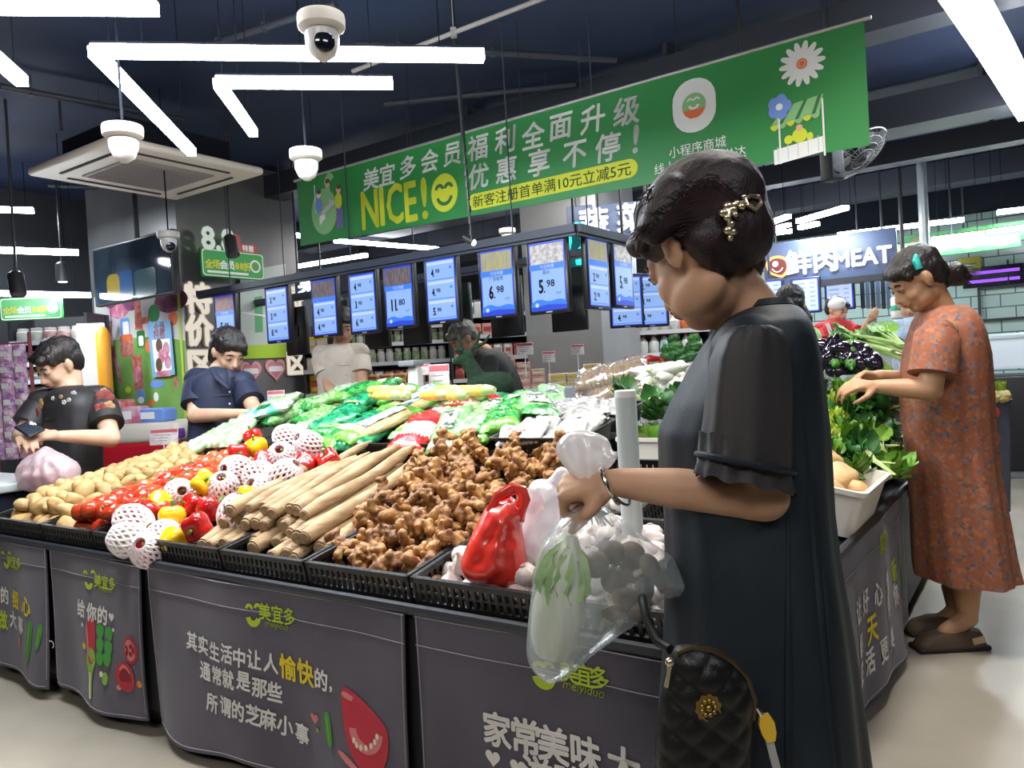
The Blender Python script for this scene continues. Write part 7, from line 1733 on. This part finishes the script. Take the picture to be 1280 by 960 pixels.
def goods(kind, w, h, m, cap_m):
    key = (kind, round(w, 3), round(h, 3), m.name)
    if key in GOODS: return GOODS[key]
    if kind == 'jar': o = one('jar', lathe([(w * .46, 0), (w * .5, h * .05), (w * .5, h * .72), (w * .36, h * .80)], 16), m); one('lid', lathe([(w * .42, h * .78), (w * .42, h), (w * .38, h * 1.01)], 16), cap_m, o)
    elif kind == 'bottle': o = one('bottle', lathe([(w * .46, 0), (w * .5, h * .05), (w * .5, h * .6), (w * .2, h * .8), (w * .18, h * .88)], 16), m); one('cap', lathe([(w * .22, h * .86), (w * .22, h), (w * .18, h * 1.01)], 12), cap_m, o)
    elif kind == 'box': o = one('carton', rbox((0, 0, h / 2), (w, .10, h), .004), m); one('printed_band', box((0, -.051, h * .5), (w * .8, .002, h * .4)), cap_m, o)
    else:
        v, f, mi = pack_mesh(w, h, .03, 7, .12); o = one('food_pouch', (v @ np.array([[1, 0, 0], [0, 0, -1], [0, 1, 0]]).T + np.array([0, 0, h / 2]), f), m); one('printed_band', box((0, -.03, h * .5), (w * .5, .01, h * .3)), cap_m, o)
    o['category'] = {'jar': 'jar', 'bottle': 'bottle', 'box': 'carton', 'pouch': 'pouch'}[kind]; GOODS[key] = [o]; return GOODS[key]


def shelf_unit(x0, x1, Y, boards, ytop, label, back, tilt=0.0, depth=.34):
    """boards: (py of the board, kind, width px, height px, materials, cap material, what the goods are called)"""
    a = at(x0, boards[-1][0], Y); c = at(x1, boards[-1][0], Y); top = at(x0, ytop, Y)[2]; L = c[0] - a[0]; xm = (a[0] + c[0]) / 2; t = thing('shelf_unit', label, 'shelf', (xm, Y, 0)); b = B()
    for x in (a[0], c[0]): b.add(box((x, Y + depth, top / 2), (.04, .04, top))); b.add(box((x, Y + depth / 2, top / 2), (.02, depth, top)))
    b.make('upright', DK, t, None, False); one('back_panel', box((xm, Y + depth, top / 2), (L, .02, top)), back, t); sb = B(); ed = B()
    for row in boards:
        z = at((x0 + x1) / 2, row[0], Y)[2]; one('shelf_board', rbox((xm, Y + depth / 2, z - .012), (L, depth, .024), .004), mat('dark_shelf_board', (.05, .055, .06), .5), t)
        one('price_rail', box((xm, Y - .008, z - .014), (L, .008, .04)), mat('pale_price_rail', (.52, .56, .60), .4), t)
        if row[1] is None: continue
        _, kind, wp, hp, ms, cm_, nm = row; w = wp * Y / F_PX; h = hp * Y / F_PX; n = max(1, int(L / (w * 1.08)))
        for k in range(n):
            m = ms[(k // 2) % len(ms)]; place(goods(kind, w, h, m, cm_), (a[0] + w * .6 + k * (L - w * .6) / n, Y + .09, z), rotz(random.uniform(-.12, .12)), nm, nm + 's')
    return t


JW = mat('jar_white', (.62, .62, .60), .3); JG = mat('jar_green', (.20, .30, .16), .3, (.45, .52, .36), 20); JR = mat('jar_red', (.42, .06, .05), .3, (.55, .30, .24), 20); JP = mat('jar_pink', (.60, .30, .32), .4, (.66, .50, .46), 24); GLD = mat('gold_carton', (.60, .36, .14), .4, (.66, .48, .24), 20); YLC = mat('yellow_carton', (.74, .52, .04), .4); LIDW = mat('lid_white', (.66, .64, .62), .4); LIDR = mat('lid_red', (.45, .05, .05), .4); TEALC = mat('teal_carton', (.10, .40, .44), .4, (.5, .62, .62), 20); CRM = mat('cream_carton', (.72, .60, .38), .4, (.80, .72, .52), 16); PKC = mat('pink_carton', (.62, .26, .26), .45, (.72, .48, .40), 30)
BACKP = mat('shelf_back', (.045, .05, .055), .6)
shelf_unit(20, 116, 6.6, [(425, 'jar', 16, 17, [JW, JP, LIDW], LIDW, 'pale pot on the top board of the far left shelf'), (452, 'pouch', 12, 15, [JG, JR], LIDW, 'small pouch on the second board of the far left shelf'), (474, 'pouch', 14, 15, [JG, JW], LIDW, 'green pouch on the third board of the far left shelf'), (497, 'pouch', 15, 16, [JG, TEALC], LIDW, 'green and teal pouch on the fourth board of the far left shelf'), (520, 'box', 13, 16, [JW, JR], LIDW, 'carton on the fifth board of the far left shelf'), (545, 'box', 14, 18, [JG, JW], LIDW, 'carton on the lowest board of the far left shelf')], 395, 'dark goods shelf at the far left behind the person in black', BACKP)
tb = at(126, 428, 6.4); o = one('orange_display_tube', lathe([(.055, 0), (.055, .55), (.03, .60), (.01, .61)], 18, (tb[0] + .02, tb[1], at(130, 500, 6.4)[2])), mat('orange_plastic', (.70, .30, .01), .4), None, (tb[0], tb[1], 0)); one('base', lathe([(.09, 0), (.09, .02), (.03, .04), (.03, at(130, 500, 6.4)[2])], 18, (tb[0] + .02, tb[1], 0)), DK, o); tag(o, 'orange upright tube at the left edge of the mural', 'display')
wp = at(116, 450, 6.5); t = thing('white_display_panel', 'bright white display panel left of the mural', 'panel', (wp[0], wp[1], 0)); B().add(rbox(np.array([wp[0], wp[1], at(116, 450, 6.5)[2]]), (.22, .03, .62), .01, rotz(.2))).make('panel', mat('lit_white_panel', (.9, .9, .88), .4, emit=.7), t); B().add(tube([(wp[0], wp[1], 0), (wp[0], wp[1], wp[2] - .3)], .02, 8)).make('stem', DK, t)
# rack of hanging violet packets at the left edge
t = thing('hanging_rack', 'upright rack at the left edge carrying violet packets', 'rack', at(8, 600, 5.0) * np.array([1, 1, 0])); q = at(8, 425, 5.0); b = B()
for dx in (-.16, .10): b.add(tube([(q[0] + dx, 5.08, 0), (q[0] + dx, 5.08, q[2] + .05)], .012, 8))
for k in range(7): b.add(tube([(q[0] - .16, 5.08, q[2] - .02 - .11 * k), (q[0] + .10, 5.08, q[2] - .02 - .11 * k)], .006, 6))
b.add(box((q[0] - .03, 5.08, .01), (.36, .3, .02))); b.make('frame', mat('red_rack_metal', (.22, .03, .05), .5), t)
VIO = [mat('violet_packet', (.28, .12, .30), .35, (.60, .44, .58), 24), mat('pink_violet_packet', (.48, .20, .36), .35, (.66, .50, .60), 24)]
for k in range(21): place(goods('pouch', .08, .12, VIO[k % 2], LIDW), (q[0] - .12 + .09 * (k % 3), 5.03, q[2] - .15 - .105 * (k // 3)), rotz(random.uniform(-.3, .3)), 'violet packet hanging on the rack at the left edge', 'violet packets on the rack')

shelf_unit(384, 432, 7.3, [(436, 'box', 14, 16, [YLC, CRM], LIDW, 'carton on the upper board right of the grey column'), (462, 'box', 12, 16, [CRM, GLD], LIDW, 'cream carton on the middle board right of the grey column'), (492, 'pouch', 17, 26, [YLC], LIDR, 'yellow pouch on the lower board right of the grey column'), (520, 'box', 16, 18, [JW], LIDW, 'white carton on the lowest board right of the grey column')], 405, 'lit shelf of yellow goods just right of the grey column', mat('pale_shelf_back', (.5, .46, .40), .6))
shelf_unit(428, 566, 8.0, [(388, 'box', 13, 16, [JW, TEALC, JG], LIDW, 'carton on the top board of the back shelf'), (408, 'jar', 9, 14, [JG, JW], LIDW, 'pale jar on the second board of the back shelf'), (428, 'jar', 9, 15, [JG, JW, JG], LIDW, 'greenish jar on the third board of the back shelf'), (452, 'jar', 10, 17, [JG, JG, JW], LIDW, 'green jar on the fourth board of the back shelf'), (480, 'pouch', 12, 18, [JR, JW], LIDR, 'pouch on the fifth board of the back shelf'), (505, 'box', 14, 18, [JR, GLD], LIDW, 'carton on the lowest board of the back shelf')], 368, 'long back shelf of jars behind the beige woman', BACKP)
shelf_unit(568, 664, 7.6, [(392, 'box', 13, 16, [TEALC, JW], LIDW, 'teal carton on the top board right of the deer antlers'), (418, 'box', 12, 15, [JP, PKC], LIDR, 'pink carton on the second board above the grey haired person'), (446, 'pouch', 12, 17, [JW, JR], LIDR, 'white and red pouch on the third board behind the grey haired person'), (472, 'pouch', 13, 18, [JR, JW], LIDR, 'red pouch on the fourth board behind the deer'), (500, 'box', 14, 18, [JR, JP], LIDW, 'red carton on the lowest board behind the deer')], 372, 'back shelf of red and pink goods behind the deer', BACKP)
# golden boxes beyond the bags, pink and gold boxes before the steel column
tbl = thing('display_table', 'low display table of golden boxes behind the bagged vegetables', 'table', at(485, 520, 6.3) * np.array([1, 1, 0])); q = at(485, 500, 6.3); B().add(rbox((q[0], q[1] + .2, q[2] - .02), (.62, .5, .04), .01)).make('table_top', GREYCOL, tbl)
for dx in (-.28, .28): one('leg', box((q[0] + dx, q[1] + .2, (q[2] - .04) / 2), (.04, .4, q[2] - .04)), DK, tbl)
for k in range(20): place(goods('box', .105, .052, GLD, LIDR if k % 3 == 0 else CRM), (q[0] - .24 + .115 * (k % 5), q[1] + .05, q[2] + .054 * (k // 5)), rotz(0), 'golden box stacked on the table left of the white stand', 'golden boxes')
tbl = thing('display_table', 'display table of pink and cream boxes in front of the steel column', 'table', at(695, 520, 5.6) * np.array([1, 1, 0])); q = at(690, 506, 5.6); B().add(rbox((q[0], q[1] + .2, q[2] - .02), (.80, .5, .04), .01)).make('table_top', GREYCOL, tbl)
for dx in (-.36, .36): one('leg', box((q[0] + dx, q[1] + .2, (q[2] - .04) / 2), (.04, .4, q[2] - .04)), DK, tbl)
for col in range(3):
    for r in range(7 - col): place(goods('box', .10, .052, PKC, CRM), (q[0] - .30 + .105 * col, q[1] + .02, q[2] + .054 * r), rotz(random.uniform(-.05, .05)), 'pink box in the stepped stack in front of the steel column', 'pink boxes')
for col in range(3):
    for r in range(4 + (col == 2)): place(goods('box', .125, .055, CRM, YLC), (q[0] + .05 + .13 * col, q[1] + .02, q[2] + .057 * r), rotz(random.uniform(-.05, .05)), 'cream and yellow box in the stack nearest the steel column', 'cream boxes')
price_card(656, 436, 21, 15, 5.55, 'price card above the tallest pink stack', None, .16); price_card(686, 446, 16, 14, 5.55, 'price card between the pink and cream stacks', None, .14); price_card(722, 437, 16, 13, 5.55, 'price card above the cream stack', None, .13); price_card(345, 498, 22, 20, 4.6, 'price card behind the leafy bags beside the navy shirt')
# bottles, small screens, neon, boards behind the woman in the dark dress
shelf_unit(800, 890, 7.4, [(412, 'bottle', 12, 20, [JW, JW, ORA], LIDW, 'white bottle on the upper board behind the chin'), (440, 'bottle', 13, 24, [JW, TEALC, JW, ORA], LIDR, 'bottle on the middle board behind the dark dress'), (470, 'box', 13, 20, [YLC, JR, JW], LIDW, 'carton on the lower board behind the dark dress')], 385, 'shelf of white bottles behind the chin of the woman in the dark dress', mat('pale_shelf_back', (.5, .46, .40)))
for px, py, l, s in ((783, 376, 'small list screen below the side price screens', .9), (814, 375, 'small list screen just left of the face', .9)):
    p = at(px, py, 6.0); ez = np.array([-.05, -1, 0]); screen(p, ez, l, ('triple', ['2.98', '3.98', '4.98'], 0), None, 'list_screen', True, CEIL_Z)
NC = mat('cyan_neon', (.02, .95, .80), .4, emit=2.2); p = at(719, 310, 5.6); t = thing('neon_sign', 'cyan neon sign glowing beside the large 5.98 screen', 'neon sign', p); f = lambda x, y: p + np.array([x, 0, y])
B().add(rbox(p + np.array([.0, .05, 0]), (.22, .03, .34), .01)).make('board', mat('neon_board', (.06, .07, .10), .5), t); B().add(tube([f(-.07, -.13), f(-.075, -.02), f(-.05, .06), f(-.05, .13), f(.02, .155), f(.09, .14), f(.13, .08), f(.08, .01), f(.03, -.04), f(.03, -.12)], [.03, .035, .03, .028, .034, .03, .024, .03, .035, .03], 12)).make('tube', NC, t); B().add(tube([p + np.array([0, .05, .15]), np.array([p[0], p[1] + .05, CEIL_Z])], .01, 6)).make('hanger', DK, t)
GLOW = mat('glowing_letter', (.92, .95, 1.0), .4, emit=1.6); BOARD = mat('slate_blue_board', (.075, .105, .19), .5)


def light_board(pc, w, h, ez, label, items, name='shop_sign'):
    ez = nrm(ez); ex = nrm(np.cross(Z, ez)); R = np.stack([ex, Z, ez], 1); t = thing(name, label, 'sign', pc); B().add(rbox(pc - ez * .03, (w, h, .06), .01, R)).make('board', BOARD, t)
    for nm, m, vf, x, y in items: B().add(lay(vf, plane_fn(pc, ex, Z, .022), x, y)).make(nm, m, t, None, False)
    b = B()
    for k in (-.4, .4): p_ = pc + ex * w * k - ez * .03; b.add(tube([p_ + Z * h / 2, np.array([p_[0], p_[1], CEIL_Z])], .01, 6))
    b.make('hanger', DK, t); return t


light_board(at(766, 277, 6.6), .78, .32, np.array([-.1, -1, 0]), 'dark blue board with glowing letters above the frame corner', [('glowing_letter', GLOW, text('蔬', .26, .03), -.16, 0.0), ('glowing_letter', GLOW, text('菜', .26, .03), .16, .02)])
light_board(at(386, 356, 7.0), .26, .24, np.array([0, -1, 0]), 'small board with one glowing letter above the third price screen', [('glowing_letter', GLOW, text('果', .20, .03), 0, 0)])
# ------------------------------------------------------------------ meat counter
MY = 8.2; ml = at(955, 334, MY); md = -U
mr_ = rail_x(1127, ml * np.array([1, 1, 0]) + Z * 1.13, md); mw = np.linalg.norm((mr_ - ml)[:2]); mc = ml + md * mw / 2; zt_ = at(955, 319, MY)[2]; zb_ = at(955, 352, MY)[2]
mc[2] = 2.08; t = light_board(mc, mw, .50, -V, 'blue meat counter sign with glowing white lettering and steak icon', [('glowing_letter', GLOW, text('鲜', .27, .03), -.22 * mw, .02), ('glowing_letter', GLOW, text('肉', .27, .03), -.01 * mw, .02), ('glowing_letter', GLOW, text('MEAT', .23, .03, 0, .92), .26 * mw, -.005)])
ex = -U; sp_ = mc + ex * (-.385 * mw); b = B(); out = smooth_poly([(-.13, .05), (-.06, .12), (.06, .11), (.13, .04), (.12, -.06), (.05, -.13), (-.02, -.10), (-.10, -.06)], 2)
b.add(lay(poly2(out * 1.0), plane_fn(sp_, ex, Z, .02), 0, 0)); b.make('steak_outline', mat('orange_glow', (1.0, .42, .12), .4, emit=1.6), t, None, False); B().add(lay(poly2(out * .76), plane_fn(sp_, ex, Z, .024), 0, 0)).make('steak_icon', mat('steak_red', (.34, .05, .05), .4, emit=.3), t, None, False); B().add(lay(disc(.03), plane_fn(sp_, ex, Z, .028), -.02, .03)).add(lay(ring2(.05, .06, 3.4, 6.0), plane_fn(sp_, ex, Z, .028), .0, .0)).make('steak_marbling', GLOW, t, None, False)
mt_ = B(); hz = at(1040, 357, MY)[2]; a = ml + md * -1.1; c = ml + md * (mw + .1); mt_.add(box(np.array([(a[0] + c[0]) / 2, (a[1] + c[1]) / 2, hz]), (mw + 1.2, .08, .06), rotz(ANG_U)))
for k in (0.02, .98): p = a * (1 - k) + c * k; mt_.add(tube([(p[0], p[1], hz), (p[0], p[1], CEIL_Z)], .02, 8))
tag(mt_.make('counter_beam', DK, None, mc, False), 'dark beam under the meat sign that carries the list screens', 'beam')
for px, py, l in ((1007, 369, 'left white list screen under the meat sign'), (1049, 365, 'right white list screen under the meat sign'), (962, 372, 'list screen under the meat sign next to the dark dress')):
    p = at(px, py, 7.9); ez = -V; t = thing('list_screen', l, 'screen', p, 'list screens at the meat counter'); exx = -U; R = np.stack([exx, Z, ez], 1); B().add(rbox(p - ez * .03, (.29, .37, .05), .01, R)).make('casing', mat('black_screen_case', (.01, .01, .012)), t); b = B(); f = lambda l_: plane_fn(p, exx, Z, l_); b.add(lay(rrect(.265, .345, .01), f(.002), 0, 0), 0); b.add(lay(rrect(.24, .32, .01), f(.003), 0, 0), 1)
    for k in range(6): b.add(lay(rrect(.10, .014, .004), f(.004), -.05, .12 - .046 * k), 2); b.add(lay(rrect(.05, .014, .004), f(.004), .07, .12 - .046 * k), 2)
    b.make('display', [E2, mat('screen_pale', (.62, .72, 1.0), .3, emit=.9), E1], t, None, False); B().add(tube([p + Z * .2 - ez * .03, np.array([p[0] - ez[0] * .03, p[1] - ez[1] * .03, hz if px != 962 else CEIL_Z])], .012, 6)).make('bracket', DK, t)
sc0 = at(1075, 363, 8.0); t = thing('strip_curtain', 'dark blue strip curtain right of the list screens', 'curtain', sc0); b = B()
for k in range(6): p = on_plane(1078 + 6.5 * k, 364, sc0, V); one('strip', rbox(p, (.042, .012, .36), .004, rotz(ANG_U)), mat('blue_grey_strip', (.14, .19, .28), .4) if k % 2 else mat('dark_strip', (.03, .04, .06), .4), t)
p0, p1 = on_plane(1074, 345, sc0, V), on_plane(1115, 343, sc0, V); B().add(tube([p0, p1], .015, 8)).add(tube([p0, np.array([p0[0], p0[1], CEIL_Z])], .008, 6)).make('rail', DK, t)
# counter along the meat section, and the lit refrigerated case at the right edge
cl = at(1000, 420, 7.6); cr_ = rail_x(1180, cl * np.array([1, 1, 0]) + Z * 1.13, -U); cw_ = np.linalg.norm((cr_ - cl)[:2]); zc = at(1090, 426, 7.3)[2]; cm2 = cl - U * cw_ / 2; t = thing('meat_counter', 'long meat counter with a black rim behind the eggplants', 'counter', cm2 * np.array([1, 1, 0])); R = rotz(ANG_U)
B().add(rbox(np.array([cm2[0], cm2[1], zc - .5]), (cw_, .6, .9), .01, R)).make('body', mat('steel_counter', (.35, .38, .40), .35, metal=.4), t); B().add(rbox(np.array([cm2[0], cm2[1], zc - .02]), (cw_ + .05, .66, .09), .01, R)).make('black_rim', DK, t)
for k in range(6):
    p = cm2 - U * (-.8 + .32 * k) + np.array([0, 0, 0]); p[2] = zc + .045; o = one('meat_tray', rbox(p, (.2, .14, .03), .01, R), WHITEPL, None, p); one('meat', ell(p + Z * .02, (.08, .05, .025), R), mat('raw_meat', (.45, .12, .11), .4, (.60, .34, .30), 20), o); tag(o, 'white meat tray on the long meat counter', 'tray', 'meat trays')
fq = at(1258, 470, 6.3); t = thing('refrigerated_case', 'lit white refrigerated case with black base at the right edge', 'refrigerator', np.array([fq[0] + .4, fq[1] + .3, 0])); zt2 = at(1250, 424, 6.3)[2]; zm = at(1250, 462, 6.3)[2]; cx = fq[0] + .45
B().add(rbox((cx, fq[1] + .35, (zm - .12) / 2 + .06), (1.4, .7, zm - .12), .02, rotz(-.5))).make('black_base', mat('case_black', (.012, .012, .015), .4), t); B().add(rbox((cx, fq[1] + .35, (zm + zt2) / 2), (1.36, .66, zt2 - zm), .03, rotz(-.5))).make('lit_interior', mat('lit_case', (.80, .90, 1.0), .3, emit=.55), t); B().add(rbox((cx, fq[1] + .35, zt2 + .02), (1.42, .72, .05), .015, rotz(-.5))).make('top_rim', mat('case_rim', (.60, .70, .74), .3), t); B().add(rbox((cx, fq[1] + .35, .05), (1.36, .66, .1), .01, rotz(-.5))).make('foot', mat('case_foot', (.25, .27, .28), .5), t)
# purple lit sign, hanging pictures, steel pole on the tiled wall
WB = sv(0, RV1 - .02, 0)
for px, py, w, h, m, l in ((1241, 345, .62, .24, mat('dark_led_board', (.02, .015, .04), .4), 'purple lit sign on the tiled wall'), (1212, 332, .24, .20, mat('yellow_notice', (.62, .56, .10), .5), 'yellow notice on the tiled wall above the bun of the woman in orange')):
    p = on_plane(px, py, WB, V); n = -V; R = np.stack([-U, Z, n], 1); t = thing('wall_sign', l, 'sign', p); B().add(rbox(p, (w, h, .03), .01, R)).make('board', m, t)
    if px == 1241:
        for y in (.05, -.05): one('purple_tube', box(p + n * .02 + Z * y, (w * .86, .035, .01), R), mat('purple_glow', (.30, .08, .85), .4, emit=1.4), t)
    else: one('print', box(p + n * .017, (w * .6, h * .3, .004), R), mat('notice_print', (.25, .35, .08), .5), t)
for px, py, w, h, l in ((1190, 308, 1.15, .17, 'lower green produce picture board above the woman in orange'), (1205, 297, 1.15, .2, 'upper green produce picture board near the right edge')):
    p = at(px, py, 7.7 if h < .2 else 8.1); n = -V; R = np.stack([-U, Z, n], 1); t = thing('picture_board', l, 'board', p); B().add(rbox(p, (w, h, .03), .008, R)).make('board', mat('board_green', (.06, .24, .09), .5, (.10, .36, .12), 5), t); b = B()
    for k in range(4): b.add(lay(disc(.09, .05), plane_fn(p + n * .016, -U, Z, .002), -.42 + .28 * k, .01 * (-1) ** k), k % 2)
    b.make('food_picture', [mat('dish_brown', (.30, .16, .08), .5), mat('dish_green', (.25, .45, .10), .5)], t, None, False); B().add(tube([p + Z * h / 2, np.array([p[0], p[1], CEIL_Z])], .01, 6)).make('hanger', DK, t)
p = at(1156, 300, 7.5); tag(B().add(tube([(p[0], p[1], 0), (p[0], p[1], CEIL_Z)], .045, 14)).add(box((p[0], p[1], .01), (.2, .2, .02))).make('steel_pole', mat('pale_steel', (.55, .62, .64), .35, metal=.4), None, (p[0], p[1], 0)), 'pale steel pole behind the head of the woman in orange', 'pole')
sd = at(1122, 385, 7.0); t = thing('soap_dispenser', 'white and green dispenser pole in front of the forehead of the woman in orange', 'dispenser', (sd[0], sd[1], 0)); B().add(tube([(sd[0], sd[1], 0), (sd[0], sd[1], sd[2])], .02, 8)).make('pole', DK, t); B().add(rbox(sd, (.10, .08, .20), .02)).make('case', WHITEPL, t); B().add(rbox(sd + Z * .0, (.104, .084, .07), .02)).make('green_band', mat('band_green', (.05, .42, .22), .4), t)
fr = on_plane(1262, 378, WB, V); R = np.stack([-U, Z, -V], 1); b = B()
for dx, dy, w, h in ((0, .19, .62, .03), (0, -.19, .62, .03), (-.30, 0, .03, .40), (.30, 0, .03, .40)): b.add(box(fr - U * dx + Z * dy - V * .03, (w, h, .03), R))
b.add(tube([fr + Z * .19 - V * .03, fr + Z * .5], .01, 6)); tag(b.make('wall_frame', DK, None, fr, False), 'black pipe frame fixed to the tiled wall at the right', 'frame')
rk = at(1248, 442, 6.9)
# small bin of yellow tops behind the woman in orange
bp = at(1243, 560, 4.6); z1 = at(1243, 500, 4.6)[2]; z0 = .12; t = thing('produce_bin', 'grey bin with red marks behind the woman in orange', 'bin', (bp[0], bp[1], 0)); B().add(loft([np.c_[rrect(a_, a_ * .9, .03)[0][:, :2], np.full(24, z)] + np.array([bp[0], bp[1] + .1, 0]) for a_, z in ((.20, z0), (.24, z1 - .02), (.26, z1 - .02), (.26, z1), (.22, z1))])).make('body', mat('slate_bin', (.07, .08, .11), .5), t)
for y in (508, 540): p = at(1243, y + 8, 4.55); one('red_mark', ell(p + np.array([0, .0, 0]), (.035, .012, .035)), mat('red_mark', (.5, .04, .04), .4), t)
for dx in (-.07, .07): one('wheel', lathe([(.05, -.012), (.05, .012)], 14, (bp[0] + dx, bp[1] + .1, .055), rot((0, 1, 0), 1.57)), DK, t); one('leg', box((bp[0] + dx, bp[1] + .1, .11), (.02, .02, .1)), DK, t)
yv = []
o = one('leafy_bundle', lump((.06, .05, .04), .2, 2, 3), mat('yellow_top', (.58, .44, .12), .6, (.66, .56, .26), 14)); b = B()
for j in range(8): v, f = leaf(.09, .02, .6, .3); b.add((v @ (rotz(j * .8) @ rot((1, 0, 0), .6)).T + np.array([0, 0, .01]), f))
b.make('leaves', mat('yellow_green_leaf', (.28, .44, .03)), o); yv.append(tag(o, None, 'greens'))
for k in range(7): place(yv, (bp[0] + .05 * (k % 3 - 1), bp[1] + .06 * (k // 3), z1 + .02 + .03 * (k == 4)), rotz(k), 'yellow leafy bundle on the bin behind the woman in orange', 'yellow leafy bundles')
for k in GOODS.values(): drop_unused(k)
